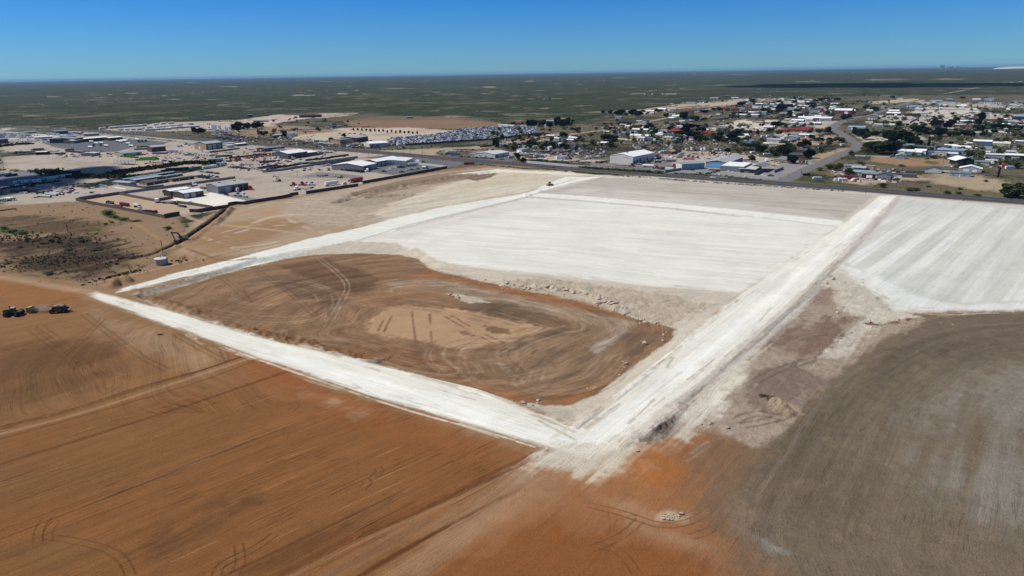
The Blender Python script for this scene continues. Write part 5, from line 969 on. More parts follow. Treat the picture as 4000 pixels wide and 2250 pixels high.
# brown lot and the twin shops
vehicle('dumptruck', 'bk', g('F', 1108, 248), A36+.2, 'black dump truck parked in the dirt truck lot'); vehicle('tanktruck', 'wh', g('F', 1385, 285), A36+.1, 'white vacuum tank truck in the dirt truck lot')
vehicle('flatbed', 'dr', g('F', 1195, 278), A36, 'dark red trailer nearest the fence in the dirt truck lot'); vehicle('container', 'dr', g('F', 1255, 268), A36, 'dark red box trailer behind the red flatbed')
vehicle('pickup', 'lb', g('F', 1415, 318), A36+.1, 'pale blue pickup under the white tank truck'); vehicle('bin', 'bk', g('F', 1490, 335), A36+.2, 'black bin against the brown fence'); vehicle('bin', 'dr', g('F', 1540, 342), A54, 'small red bin beside the black one')
vehicle('boxtruck', 'wh', g('Z', 78, 775), A54+.9, 'white box truck at the fence of the dirt truck lot'); vehicle('flatbed', 'db', g('Z', 300, 800), A36+.3, 'brown flatbed in the dirt truck lot near the fence')
vehicle('dumptruck', 'gn', g('Z', 400, 810), A36, 'green dump truck by the inner fence'); vehicle('flatbed', 'bk', g('Z', 560, 865), A36, 'black flatbed trailer below the green truck'); vehicle('pickup', 'wh', g('Z', 740, 795), A36+.25, 'white pickup by the inner brown fence')
vehicle('semi', 'wh', g('Z', 820, 440), A36+.1, 'white semi tractor parked behind the brown shops', flip=False); vehicle('flatbed', 'dg', g('Z', 700, 470), A54, 'dark trailer behind the brown shops')
vehicle('semi', 'wh', g('Z', 1690, 560), A36, 'white semi tractor backing out of the grey shop bay', flip=True); vehicle('semi', 'rd', g('Z', 1950, 525), A36+.1, 'bright red semi tractor at the corner of the grey shop', flip=False)
vehicle('semi', 'lb', g('Z', 1700, 655), A36+.1, 'pale blue semi tractor in front of the grey shop', flip=False); vehicle('semi', 'wh', g('Z', 1820, 668), A36+.1, 'white and grey semi tractor in front of the grey shop', flip=False)
vehicle('suv', 'bk', g('Z', 1470, 632), A36, 'black car beside the grey shop forecourt'); vehicle('bin', 'gy', g('Z', 1000, 505), A36, 'grey bin behind the brown shops')
# flatbed lot by the gap
vehicle('semi', 'wh', g('c', 1340, 940), A54+.1, 'white semi tractor with sleeper hauling the dark flatbed by the fence gap', flip=True); vehicle('flatbed', 'lg', g('c', 1560, 915), A54+.1, 'long flatbed trailer behind the white semi tractor')
vehicle('semi', 'rd', g('c', 1275, 860), A36+.3, 'red semi tractor on the left of the group by the fence gap'); vehicle('semi', 'rd', g('c', 1450, 850), A36+.2, 'red semi tractor in the middle of the group by the fence gap')
vehicle('semi', 'wh', g('c', 1530, 845), A36+.2, 'white semi tractor beside the red one by the fence gap'); vehicle('semi', 'ow', g('c', 1640, 845), A36+.2, 'off-white semi tractor on the right of the group by the fence gap')
vehicle('trailer', 'wh', g('c', 2035, 845), A54, 'white box trailer standing alone by the long brown fence', flip=False); R('van', 'wh', 'c', (2300, 830), (2430, 795), 2, lab='white van parked against the long brown fence')
vehicle('container', 'rd', g('c', 2480, 780), A54, 'faded red container by the long brown fence'); vehicle('trailer', 'rd', g('B', 1270, 800), A54, 'faded red trailer at the yard corner by the fence') 
vehicle('flatbed', 'dr', g('c', 1860, 665), A54, 'dark red trailer on the empty gravel lot'); vehicle('pickup', 'ow', g('c', 2085, 665), A36, 'pale pickup beside the loader on the gravel lot')
# paved yard around the long shop
R('pickup', 'wh wh lg wh', 'B', (895, 650), (985, 632), 5, -30, 'pickups parked along the grey block fence', '# pickup in the row along the grey block fence')
R('pickup', 'dg bk nv bk', 'B', (1010, 628), (1190, 590), 9, -30, 'pickups parked along the grey block fence', '# pickup in the row along the grey block fence')
R('bin', 'bk dg bk', 'B', (1050, 672), (1330, 705), 10, 54, 'black bins beside the long shop', '# bin beside the end wall of the long shop'); vehicle('semi', 'wh', g('B', 1380, 700), A54, 'white semi tractor at the near corner of the long shop')
R('pickup', 'bk wh wh wh', 'B', (1545, 700), (1620, 668), 4, -20, 'vehicles in front of the long shop', '# pickup in front of the long shop'); R('suv', 'wh dg bk nv', 'B', (1660, 660), (1740, 660), 4, -20, 'vehicles in front of the long shop', '# car in front of the long shop')
R('pickup', 'wh bk wh bk', 'B', (1790, 690), (1880, 675), 4, 0, 'vehicles in front of the long shop', '# pickup near the end of the long shop'); R('pickup', 'bk lg bk dg', 'B', (1720, 650), (1850, 640), 5, 0, 'vehicles in front of the long shop', '# pickup by the shop office')
vehicle('pickup', 'bk', g('B', 1725, 705), 0.1, 'black pickup alone on the dark asphalt in front of the long shop'); vehicle('boxtruck', 'wh', g('B', 1895, 608), A36, 'white box truck by the highway end of the paved yard'); vehicle('pickup', 'bk', g('B', 1940, 605), A36, 'black pickup beside the white box truck at the highway')
vehicle('tanktruck', 'dg', g('B', 1960, 668), A36, 'grey tank truck near the pale panel fence'); vehicle('container', 'rd', g('d', 425, 1250), A54-.9, 'orange-red shipping container beside the highway'); R('container', 'wh', 'B', (1740, 615), (1840, 630), 2, 20, lab='white box beside the shop office')
# bin yard
R('bin', 'bk dg bk', 'c', (600, 515), (900, 455), 9, 54, 'black bins in the bin yard', 'black bin in the near row of the bin yard'); R('bin', 'bk', 'c', (780, 530), (1050, 480), 8, 54, 'black bins in the bin yard', 'black bin in the near row of the bin yard')
R('bin', 'bk dg', 'c', (1080, 485), (1350, 435), 8, 54, 'black bins in the bin yard', 'black bin in the near row of the bin yard'); R('bin', 'bk', 'c', (1360, 430), (1640, 400), 9, 54, 'black bins in the bin yard', 'black bin in the near row of the bin yard')
R('bin', 'bk dg', 'c', (1560, 350), (2000, 300), 10, 54, 'black bins in the bin yard', 'black bin behind the fence right of the black shop'); R('bin', 'bk', 'c', (2040, 290), (2330, 250), 8, 54, 'black bins in the bin yard', 'black bin in the far right stack of the bin yard')
R('bin', 'bk bk gn', 'c', (640, 390), (940, 365), 6, 54, 'black bins in the bin yard', '# bin in the middle group of the bin yard'); vehicle('pickup', 'wh', g('c', 1035, 405), 0, 'white pickup with black load in the middle of the bin yard')
R('pickup', 'bk dg nv', 'c', (1770, 190), (2030, 195), 5, -30, 'vehicles right of the black shop', '# pickup by the highway right of the black shop'); R('bin', 'bk', 'c', (1700, 235), (1850, 225), 4, 54, 'black bins in the bin yard', 'black bin beside the wing of the black shop')
for i in range(22):
    t = i/21; vehicle('bin' if i % 3 else 'shed_unit', 'gy' if i % 2 else 'bg', g('c', 1660+840*t, 420-115*t), A54, 'small grey bin in the long line against the block fence', 'grey bins against the block fence', parts=i % 2 == 0)
R('semi', 'rd', 'c', (110, 350), (190, 345), 2, -30, 'red trucks of the bin yard', 'red truck tractor at the front left of the bin yard'); R('semi', 'rd rd dr', 'c', (340, 305), (800, 255), 6, -30, 'red trucks of the bin yard', '# truck tractor in the row before the black shop')
R('bin', 'bk nv bk', 'c', (20, 300), (560, 245), 12, 54, 'black bins behind the red trucks', '# bin in the row behind the red trucks'); vehicle('container', 'dr', g('c', 650, 240), A54-.6, 'dark red long container behind the red trucks')
R('container', 'wh', 'c', (930, 300), (1040, 300), 2, 54, lab='white box at the black shop wall'); R('semi', 'wh nv', 'c', (1120, 300), (1250, 320), 3, 10, lab='# truck tractor in front of the black shop'); R('container', 'ow', 'c', (940, 160), (1010, 150), 2, 20, lab='off-white container behind the black shop')
R('pickup', 'bk dr gy', 'c', (490, 180), (650, 175), 3, 0, lab='# pickup at the charcoal building')
R('pickup', 'bk bk dg', 'c', (130, 490), (350, 520), 6, 30, 'dark vehicles by the sand yard', '# pickup in the line by the tank wash fence'); vehicle('semi', 'wh', g('c', 440, 525), .1, 'white truck at the end of the line by the bin yard entrance'); vehicle('suv', 'wh', g('c', 565, 545), -.1, 'white car outside the near corner of the bin yard')
building('canopy', 'canopy', 'small light-framed canopy in the sand yard', g('c', 60, 470), 0, 8, 5, 3, .2, 'x', 'ow', 'gy', open_=1)
# parking behind the crew units
R('pickup', 'wh lb wh wh', 'b', (1730, 1200), (1850, 1205), 4, 10, 'vehicles behind the crew units', '# pickup parked behind the crew units'); R('suv', 'nv bk dg wh', 'b', (1880, 1215), (2060, 1235), 5, 10, 'vehicles behind the crew units', '# car parked behind the crew units')
R('bin', 'bk', 'b', (990, 1180), (1450, 1165), 9, 50, 'black bins beyond the crew units', 'black bin in the group beyond the crew units'); R('bin', 'bk', 'b', (1080, 1150), (1420, 1130), 6, 50, 'black bins beyond the crew units', 'black bin in the group beyond the crew units'); R('bin', 'bk gy', 'b', (1540, 1170), (1640, 1130), 3, 50, lab='# bin right of the stacked bins beyond the crew units')
R('flatbed', 'bk', 'b', (1640, 1290), (1860, 1310), 4, 54, 'dark flatbeds at the crew units', 'dark flatbed parked at the end of the crew units'); R('suv', 'wh bk', 'b', (1960, 1330), (2040, 1310), 2, 10, lab='# car outside the grey panel fence'); R('bin', 'bk', 'b', (1880, 1330), (1900, 1330), 1, 10, lab='black bin outside the grey panel fence')
R('pickup', 'dr bk', 'b', (2320, 1110), (2560, 1140), 4, 20, lab='# pickup near the round tank'); R('camper', 'wh', 'b', (1830, 1130), (1990, 1110), 3, 54, lab='white trailer beside the green hedge'); vehicle('boxtruck', 'bk', g('b', 1990, 1105), 0, 'black box truck beside the round tank')
# green bins and the canopy yard
R('bin', 'lm', 'b', (150, 890), (420, 915), 5, 50, 'lime green bins', 'lime green bin in the back row by the canopy'); R('bin', 'lm', 'b', (460, 960), (830, 950), 8, 50, 'lime green bins', 'lime green bin in the front row by the canopy'); R('bin', 'lm', 'b', (540, 930), (800, 920), 6, 50, 'lime green bins', 'lime green bin in the front row by the canopy')
R('bin', 'gn', 'b', (430, 745), (640, 740), 6, 50, 'dark green bins', 'dark green bin left of the brown shop'); R('bin', 'gn', 'b', (480, 700), (680, 690), 5, 50, 'dark green bins', 'dark green bin left of the brown shop'); vehicle('bin', 'lm', g('a', 2200, 630), A54-.9, 'long lime green bin beside the small tan shop')
R('bin', 'gn', 'b', (1950, 800), (2310, 760), 9, 54, 'dark green bins', 'dark green bin in the row right of the tan shop'); R('bin', 'gy', 'b', (2360, 750), (2460, 735), 3, 54, lab='grey bin at the end of the green row'); R('bin', 'gy', 'b', (1440, 860), (1570, 860), 5, 54, 'small grey bins', 'small grey bin on the sand')
R('container', 'ow', 'b', (1690, 860), (1960, 870), 6, 54, 'pale containers on the sand', 'pale container in the row on the sand'); R('bin', 'gy dg', 'b', (790, 830), (1010, 830), 8, 40, 'scrap bins at the brown shop', '# bin before the brown shop'); R('boxtruck', 'wh', 'b', (1150, 790), (1210, 800), 2, 0, lab='white crane truck right of the brown shop')
R('suv', 'wh dg bk gy', 'b', (950, 970), (1110, 995), 6, 20, 'vehicles by the lime bins', '# car right of the lime bins'); R('flatbed', 'br', 'b', (700, 1030), (870, 1025), 2, 0, lab='rusty flatbed below the lime bins'); R('pickup', 'gy wh', 'b', (580, 850), (640, 840), 2, 0, lab='# pickup before the blue-roofed shop')
R('bin', 'bk', 'b', (2080, 890), (2300, 880), 6, 54, 'dark bins left of the red trucks', 'dark bin above the pale blue office'); vehicle('bin', 'ye', g('b', 2060, 905), A54, 'yellow-green bin above the pale blue office'); vehicle('semi', 'rd', g('b', 2450, 970), 0, 'red truck tractor beside the pale blue office', flip=False); vehicle('bin', 'bk', g('b', 2290, 990), 0, 'black box beside the pale blue office')
vehicle('semi', 'og', g('b', 1440, 650), 0, 'orange-tan truck above the sand yard'); vehicle('boxtruck', 'bk', g('b', 1305, 690), 0, 'small dark machine on the sand'); vehicle('trailer', 'wh', g('b', 1560, 660), .1, 'white trailer left of the tan shop'); vehicle('pickup', 'wh', g('b', 1720, 750), 0, 'white pickup at the tan shop wall')
# tank wash tankers
for x, y in ((1850, 395), (1950, 430), (2050, 425), (2150, 480), (1830, 510), (2390, 385), (2470, 375), (2540, 370)): vehicle('tanker', 'wh', g('a', x, y), A36+.05, 'white tank trailer parked at the tank wash', 'white tank trailers at the tank wash', flip=False)
for x, y in ((190, 590), (270, 640), (450, 560), (330, 690), (110, 600)): vehicle('tanker', 'wh', g('b', x, y), A36+.05, 'white tank trailer parked at the tank wash', 'white tank trailers at the tank wash', flip=False)
R('semi', 'bk dg', 'a', (1890, 475), (2030, 470), 2, -36, lab='# truck tractor between the tank trailers'); R('semi', 'bk', 'b', (480, 600), (620, 590), 3, -36, lab='black truck tractor on the wash apron')
# far left rusty boxes
R('container', 'br db br', 'a', (1400, 585), (1640, 610), 4, -30, 'brown boxes on the sand', '# box in the line on the sand'); vehicle('container', 'ru', g('a', 1710, 620), A36+.5, 'rusty red container beside the small tan shop'); R('container', 'db', 'a', (1400, 560), (1401, 560), 1, 54, lab='tall brown box at the edge of the wash apron')
R('container', 'lb nv', 'a', (1120, 635), (1190, 640), 2, -20, lab='# box trailer right of the open shelter'); vehicle('container', 'ru', g('a', 1225, 635), .2, 'rusty box right of the blue trailer'); R('tanker', 'lg lb lg', 'a', (400, 600), (560, 600), 3, 0, lab='# tank on the far left sand'); R('pickup', 'bk', 'a', (300, 620), (310, 620), 1, 0, lab='black pickup on the far left sand')
R('container', 'wh', 'a', (210, 395), (570, 380), 5, 54, 'white containers at far left', 'white container in the near row at far left'); R('container', 'lg lb wh', 'a', (40, 290), (620, 300), 9, 54, 'containers in the far left park', '# container in the back rows at far left'); R('container', 'wh lb lg', 'a', (20, 250), (560, 260), 9, 54, 'containers in the far left park', '# container in the back rows at far left'); R('container', 'wh lb', 'a', (60, 222), (500, 235), 7, 54, 'containers in the far left park', '# container in the back rows at far left')
R('container', 'wh wh lb', 'a', (700, 360), (1080, 340), 5, -20, 'pale boxes by the white-roofed building', '# box right of the white-roofed building'); R('boxtruck', 'wh dg', 'a', (980, 240), (1150, 250), 4, 0, lab='# truck near the highway, far left'); R('pickup', 'bk', 'a', (1510, 210), (1680, 220), 6, 30, 'dark pickups by the highway', 'dark pickup in the row by the highway'); R('bin', 'wh', 'a', (1410, 200), (1480, 205), 3, 54, lab='white bin by the highway')
R('trailer', 'wh lb wh lg', 'a', (1300, 290), (1520, 270), 3, -20, lab='# box trailer behind the tank wash')
# the boats and trailers in the shade
R('camper', 'wh lb wh wh lb', 'a', (370, 1225), (740, 1200), 6, 54, 'campers in the cloud-shaded lot', 'pale camper in the near row of the shaded lot'); R('camper', 'lb wh wh wh', 'a', (860, 1165), (1360, 1090), 8, 54, 'campers in the cloud-shaded lot', 'pale camper in the far row of the shaded lot'); R('camper', 'lb wh', 'a', (0, 1080), (160, 1060), 3, 54, lab='# camper at the left edge of the shaded lot'); vehicle('van', 'gy', g('a', 750, 955), A36+.3, 'grey van on the track above the shaded lot')
vehicle('container', 'bk', g('a', 230, 1075), 1, 'black container at the left of the shaded lot')
# machinery lot
R('dumptruck', 'db bk', 'a', (300, 1400), (500, 1380), 3, 0, lab='# machine in the dirt machinery lot'); R('bin', 'bk br', 'a', (500, 1410), (650, 1400), 2, 0, lab='# bin in the dirt machinery lot'); vehicle('dumptruck', 'db', g('a', 830, 1430), .3, 'dark truck above the steel pipes'); vehicle('bin', 'br', g('a', 620, 1290), 0, 'small brown box above the machinery lot')
R('tanktruck', 'wh tl wh', 'F', (20, 225), (120, 215), 3, 0, lab='# well service truck at the left edge'); R('flatbed', 'bk', 'a', (1180, 1240), (1181, 1240), 1, 10, lab='long black beam stack on the dirt'); R('flatbed', 'dg br', 'a', (1450, 1260), (1850, 1240), 4, 10, lab='# scrap flatbed on the dirt')
# B across the highway
R('pickup', 'wh gy wh dg bk', 'B', (605, 400), (725, 392), 6, 20, 'cars on the sandy lot across the highway', '# pickup on the sandy lot across the highway'); R('pickup', 'bk dr', 'B', (740, 415), (770, 412), 2, 0, lab='# pickup beside the sandy lot'); R('boxtruck', 'wh lb dg wh lg', 'B', (865, 395), (990, 400), 7, 20, 'trucks left of the tan block building', '# truck left of the tan block building')
R('sedan', 'bk wh nv lg dg', 'B', (1050, 440), (1230, 450), 9, 30, 'cars before the salvage office', '# car left of the salvage office'); R('suv', 'bk dr bk wh', 'B', (1240, 462), (1500, 465), 7, 0, 'cars before the salvage office', '# car in front of the salvage office'); R('camper', 'wh lg', 'B', (1590, 430), (1700, 440), 3, 40, lab='# camper at the salvage yard corner'); R('pickup', 'lb bk', 'B', (870, 430), (960, 425), 3, 0, lab='# pickup by the highway before the block building')
R('semi', 'wh bk', 'B', (1700, 470), (1740, 465), 2, 0, lab='# truck right of the salvage office'); R('container', 'bl', 'C', (20, 575), (75, 582), 2, -18, lab='bright blue container beside the highway'); R('sedan', 'wh bk lb gy wh nv', 'C', (0, 555), (150, 548), 9, 20, 'cars above the blue containers', '# car above the blue containers')
R('boxtruck', 'wh bl dr wh nv gy', 'B', (500, 285), (920, 275), 10, 0, 'vehicles on the dirt across the highway', '# truck on the dirt beyond the sandy lot'); R('camper', 'wh dg wh rd', 'B', (980, 262), (1160, 240), 4, 20, lab='# trailer on the dirt beyond the sandy lot'); R('pickup', 'wh bk dr wh', 'B', (740, 295), (850, 300), 4, 0, lab='# pickup on the dirt beyond the sandy lot'); R('pickup', 'bk rd dr', 'B', (1100, 315), (1250, 318), 4, 0, lab='# pickup on the bare sandy patch')
R('semi', 'wh bl rd dg lb', 'b', (2180, 445), (2560, 510), 8, 0, 'trucks near the dark trees', '# truck near the dark tree clump'); vehicle('tanktruck', 'wh', g('b', 1990, 465), 0, 'white tank truck beside the dark tree clump'); R('dumptruck', 'gy dg bk', 'b', (2080, 510), (2300, 540), 5, 0, lab='# truck by the highway below the tree clump')
R('container', 'wh lb', 'b', (1890, 350), (2150, 375), 5, 0, 'pale boxes right of the dark tree clump', '# box right of the dark tree clump'); R('boxtruck', 'dr bk br', 'b', (1880, 240), (2050, 270), 3, 0, lab='# machine on the pale sand'); R('flatbed', 'dr bk', 'b', (2050, 180), (2500, 190), 5, 0, lab='# flatbed on the far gravel pad')
R('container', 'wh', 'B', (190, 180), (440, 178), 15, 40, 'white containers on the far gravel pad', 'white container in the far row'); R('pickup', 'bk gy dg', 'B', (10, 165), (180, 160), 8, 0, 'dark vehicles on the far gravel pad', '# vehicle on the far gravel pad'); R('container', 'bk dg', 'B', (260, 195), (360, 195), 4, 0, lab='# box below the white containers')
R('sedan', 'gy wh bk lb', 'B', (930, 130), (1110, 132), 10, 20, 'cars by the navy building', '# car right of the navy building'); R('pickup', 'bk lg', 'B', (1150, 122), (1290, 120), 6, 0, 'dark vehicles at the scrub edge', '# vehicle at the scrub edge')
# mobile home park: each unit a thing
nmh = 0
for x0, y0, x1, y1, n in ((1005, 272, 1105, 265, 4), (1130, 262, 1380, 245, 9), (1200, 285, 1380, 280, 6), (1425, 240, 1545, 232, 4), (1460, 288, 1670, 276, 9), (1400, 268, 1560, 258, 6), (1580, 258, 1780, 245, 8), (1620, 222, 1700, 218, 3), (1680, 270, 1960, 252, 10), (1790, 232, 1900, 226, 4)):
    n = max(2, int((x1-x0)/42))
    for i in range(n):
        t = i/(n-1); P = g('A', x0+(x1-x0)*t, y0+(y1-y0)*t); nmh += 1; cc = random.choice(['wh', 'ow', 'ow', 'lg'])
        building('mobile_home', 'mobile home', '%s mobile home in the park beyond the highway' % CN[cc], P, A54+random.uniform(-.04, .04), 12, 4.6, 3.8, .5, 'x', random.choice(['wh', 'ow']), cc, wl=cc, ops=[B_(.4, .48, 'gy', 2.1), ('window', .15, .22, 1, 2, 'f', 'dg', 1.), ('window', .6, .75, 1, 2, 'f', 'dg', 1.)], group='mobile homes in the park')
# C truck yard
vehicle('trailer', 'wh', g('d', 2290, 1150), A54-.5, 'white box trailer behind the pale wall', flip=False); vehicle('semi', 'dr', g('d', 2440, 1150), A54-.5, 'dark red semi tractor coupled to the white box trailer', flip=False); R('tanktruck', 'lg', 'd', (1830, 1170), (1950, 1185), 2, -20, lab='silver tank truck just behind the pale wall'); R('tanktruck', 'lg dr', 'd', (2170, 1200), (2360, 1215), 3, -20, lab='# tank truck behind the right part of the pale wall'); vehicle('container', 'wh', g('d', 1960, 1085), A36+.3, 'white container above the truck yard')
R('semi', 'bl wh dg gy', 'd', (1680, 1120), (1900, 1110), 5, 40, 'trucks in the packed yard', '# truck in the packed yard'); R('pickup', 'rd dr bk rd', 'd', (2060, 1050), (2350, 1010), 7, 30, 'red vehicles in the packed yard', '# pickup in the red row'); R('pickup', 'dr bk lb wh gy', 'd', (1450, 1080), (1700, 1060), 7, 30, 'vehicles left of the packed yard', '# pickup left of the packed yard'); R('bin', 'ye', 'd', (1600, 1110), (1601, 1110), 1, 0, lab='yellow box in the packed yard')
R('suv', 'dr lg bk wh bk lg', 'd', (270, 1105), (890, 1140), 9, 10, 'cars before the white shop', '# car in front of the white shop'); R('sedan', 'lg bk', 'd', (1040, 1150), (1100, 1155), 2, 0, lab='# car by the highway right of the white shop'); vehicle('camper', 'lg', g('d', 1280, 1130), .3, 'grey trailer at the bush by the highway'); vehicle('van', 'wh', g('d', 1095, 1080), A54, 'white van at the side of the white shop')
vehicle('sedan', 'dr', g('d', 2110, 1315), A36+.05, 'dark red car driving on the highway', flip=True); R('bin', 'dr bk', 'd', (690, 900), (830, 890), 3, 10, lab='# machine above the white shop'); vehicle('pickup', 'bk', g('d', 520, 970), 0, 'dark pickup on the sand above the white shop'); R('flatbed', 'ru br', 'd', (200, 960), (420, 960), 4, 10, lab='# scrap row above the blue containers')
R('shed_unit', 'lb ow ow tl wh ow', 'd', (1080, 890), (1850, 910), 9, 54, 'pale cabins behind the white shop', '# cabin in the row behind the white shop'); vehicle('camper', 'wh', g('d', 2050, 950), A54, 'white camper among the trees behind the yard'); vehicle('boxtruck', 'bk', g('d', 1110, 820), .1, 'dark truck with white cab beside the lone tree'); vehicle('camper', 'wh', g('d', 1750, 630), .2, 'white camper at the salvage yard fence')
R('pickup', 'gy bk ru dg br', 'd', (1700, 1010), (2020, 1000), 7, 20, 'old cars in the cluttered lot', '# old vehicle in the cluttered lot'); R('pickup', 'ru br gy dg', 'd', (2400, 1000), (2560, 960), 5, 20, 'old cars in the cluttered lot', '# old vehicle in the cluttered lot')
R('flatbed', 'gy dr', 'C', (1270, 650), (1350, 640), 2, 30, lab='# flatbed left of the warehouse'); R('tanktruck', 'lg wh', 'C', (1340, 665), (1400, 662), 2, -20, lab='# tank truck behind the wall left of the warehouse'); R('pickup', 'wh lb wh', 'W', (60, 500), (300, 490), 5, 0, 'white pickups left of the warehouse', 'white pickup left of the warehouse'); vehicle('boxtruck', 'wh', g('C', 1410, 620), .3, 'white truck left of the warehouse'); R('dumptruck', 'dg', 'W', (240, 630), (390, 620), 2, 10, lab='dark truck at the warehouse corner')
vehicle('flatbed', 'lg', g('W', 800, 690), A36+.15, 'empty flatbed in front of the warehouse', flip=True); vehicle('semi', 'rd', g('W', 1080, 715), A36+.15, 'red semi tractor in front of the warehouse', flip=False); vehicle('pickup', 'wh', g('W', 1250, 665), -.1, 'white pickup at the warehouse corner'); vehicle('semi', 'dr', g('W', 1470, 630), A54-.9, 'dark red semi tractor beside the warehouse')
vehicle('tanker', 'wh', g('W', 1500, 735), A36+.15, 'white tank trailer coupled to the red tractor behind the wall', flip=False); vehicle('semi', 'rd', g('W', 1700, 765), A36+.15, 'bright red semi tractor coupled to the white tank trailer', flip=False); R('tanker', 'lg', 'W', (1950, 585), (2060, 590), 2, 0, lab='silver tank trailer in the middle of the truck yard'); R('pickup', 'wh', 'W', (1640, 575), (1720, 580), 2, 0, lab='white pickup beside the silver tank trailers'); vehicle('shed_unit', 'lg', g('W', 1600, 560), .1, 'grey box beside the warehouse')
vehicle('sedan', 'wh', g('W', 1885, 625), 0, 'white car alone in the truck yard'); R('dumptruck', 'dg', 'W', (1740, 620), (1900, 780), 2, 0, lab='dark truck in the truck yard'); vehicle('semi', 'rd', g('W', 2145, 730), A54, 'red semi tractor half hidden by the storage shed'); vehicle('shed_unit', 'wh', g('W', 2030, 790), A36, 'white cabin at the end of the pale wall'); vehicle('trailer', 'lg', g('W', 2310, 450), A54, 'silver box trailer behind the tan roof')
R('semi', 'wh wh bl wh', 'e', (1720, 1070), (1880, 1075), 3, -100, lab='# truck tractor in the row right of the tan roof'); R('semi', 'wh', 'e', (2000, 1080), (2065, 1080), 2, -100, lab='white truck tractor of the parked pair'); vehicle('container', 'pk', g('W', 2520, 545), A36+.1, 'pink container in the truck yard'); R('tanktruck', 'wh dr lg', 'D', (815, 725), (925, 735), 3, 54, lab='# tank truck beside the pink container'); vehicle('semi', 'dr', g('D', 1110, 690), 0, 'dark red truck above the big pale building')
R('pickup', 'wh', 'D', (1195, 680), (1290, 690), 3, 20, lab='white pickup below the dry trees'); vehicle('camper', 'wh', g('D', 1545, 690), A54-.4, 'white and green camper on the sandy track'); vehicle('camper', 'wh', g('D', 1700, 712), 0, 'white camper beside the big tree'); R('container', 'gy bk', 'W', (1700, 450), (1760, 520), 2, 54, lab='# box behind the warehouse'); R('container', 'wh lg', 'W', (1830, 370), (1920, 360), 2, 54, lab='# upright white tank box behind the warehouse')
# office front
vehicle('sedan', 'bk', g('D', 870, 875), .2, 'black car before the pale blue shed'); R('pickup', 'bk dg bk', 'D', (1050, 915), (1160, 890), 3, 10, lab='# pickup before the office entrance'); R('suv', 'ow gy lb ow', 'D', (1175, 935), (1460, 955), 5, 60, 'cars in front of the office', '# car in front of the office'); vehicle('pickup', 'bk', g('D', 1745, 940), -.1, 'black pickup alone on the concrete by the side road')
vehicle('pickup', 'wh', g('D', 1100, 960), A36+.1, 'white pickup towing a trailer on the highway', flip=True); vehicle('flatbed', 'lg', g('D', 1195, 965), A36+.1, 'trailer towed along the highway'); R('semi', 'dr bk lg', 'D', (2075, 805), (2150, 805), 3, -110, lab='# truck tractor parked near the side road'); vehicle('camper', 'wh', g('f', 1000, 1290), 1.4, 'white camper behind the dark grey roof'); R('camper', 'wh', 'f', (500, 1290), (580, 1290), 2, 1, lab='white camper behind the big pale building'); vehicle('sedan', 'ye', g('f', 1140, 1385), 0, 'yellow car behind the open shed'); vehicle('sedan', 'ru', g('f', 1120, 1290), 0, 'small rusty car behind the open shed'); vehicle('sedan', 'wh', g('f', 1240, 1335), 0, 'white car left of the grey-roofed house')
vehicle('suv', 'nv', g('f', 2425, 770), 1.5, 'dark car driving on the bend of the side road'); vehicle('boxtruck', 'wh', g('f', 2540, 985), .3, 'white truck at the side road junction'); vehicle('container', 'kc', g('f', 2115, 1005), math.radians(-8), 'bright blue long trailer in the open lot, left half'); 
# right hand lots
vehicle('camper', 'wh', g('E', 262, 985), -.15, 'white camper on the dirt beside the highway'); vehicle('camper', 'wh', g('E', 548, 1005), -.1, 'white box camper on the dirt beside the highway'); vehicle('sedan', 'wh', g('E', 470, 900), 0, 'white car in front of the scrap houses'); R('pickup', 'lg dr bk', 'E', (500, 935), (640, 975), 3, 0, lab='# pickup among the scrap'); R('flatbed', 'ru rd', 'E', (580, 945), (700, 955), 3, 10, lab='# scrap flatbed among the old houses'); vehicle('bin', 'bk', g('E', 140, 930), 0, 'small black box on the dirt by the side road')
vehicle('camper', 'wh', g('h', 2330, 945), -.1, 'large white motorhome with dark windows at right'); vehicle('container', 'rd', g('h', 2250, 905), A54, 'red box behind the motorhome'); vehicle('boxtruck', 'rd', g('h', 2075, 880), 1.2, 'red truck on the green lot'); vehicle('boxtruck', 'wh', g('h', 1885, 765), 1.3, 'white truck behind the black barn'); R('pickup', 'dg bk', 'h', (1160, 805), (1240, 790), 2, 0, lab='# pickup on the gravel by the fence'); R('sedan', 'bk', 'h', (1455, 805), (1510, 805), 2, 0, lab='black car left of the black barn'); vehicle('sedan', 'wh', g('h', 1540, 918), 0, 'white car at the corner of the black barn'); vehicle('pickup', 'lb', g('h', 1660, 885), 0, 'pale boat trailer before the black barn')
R('pickup', 'wh ye wh wh', 'h', (280, 345), (620, 345), 6, 0, 'vehicles on the sandy yard', '# pickup on the sandy yard inside the bend'); vehicle('pickup', 'rd', g('h', 700, 378), 0, 'red pickup on the sandy yard'); vehicle('boxtruck', 'wh', g('h', 790, 378), 0, 'white box truck on the sandy yard'); R('pickup', 'wh wh rd wh', 'h', (350, 250), (760, 250), 9, 10, 'vehicles on the pale lot', '# pickup on the pale lot'); R('container', 'wh lg', 'h', (800, 250), (1020, 240), 8, 54, 'white containers on the pale lot', '# container on the pale lot')
R('pickup', 'bk gy dg', 'h', (840, 165), (1190, 165), 12, 10, 'vehicles in the equipment lot', '# machine in the equipment lot'); R('sedan', 'wh lb gy bk dr', 'h', (1520, 190), (1830, 150), 14, 20, 'cars in the upper right car lot', '# car in the upper right car lot'); R('sedan', 'wh gy bk', 'h', (1600, 215), (1880, 200), 9, 20, 'cars in the upper right car lot', '# car in the upper right car lot'); R('sedan', 'bk lg wh', 'h', (1150, 105), (1680, 105), 16, 20, 'cars behind the equipment lot', '# car behind the equipment lot')
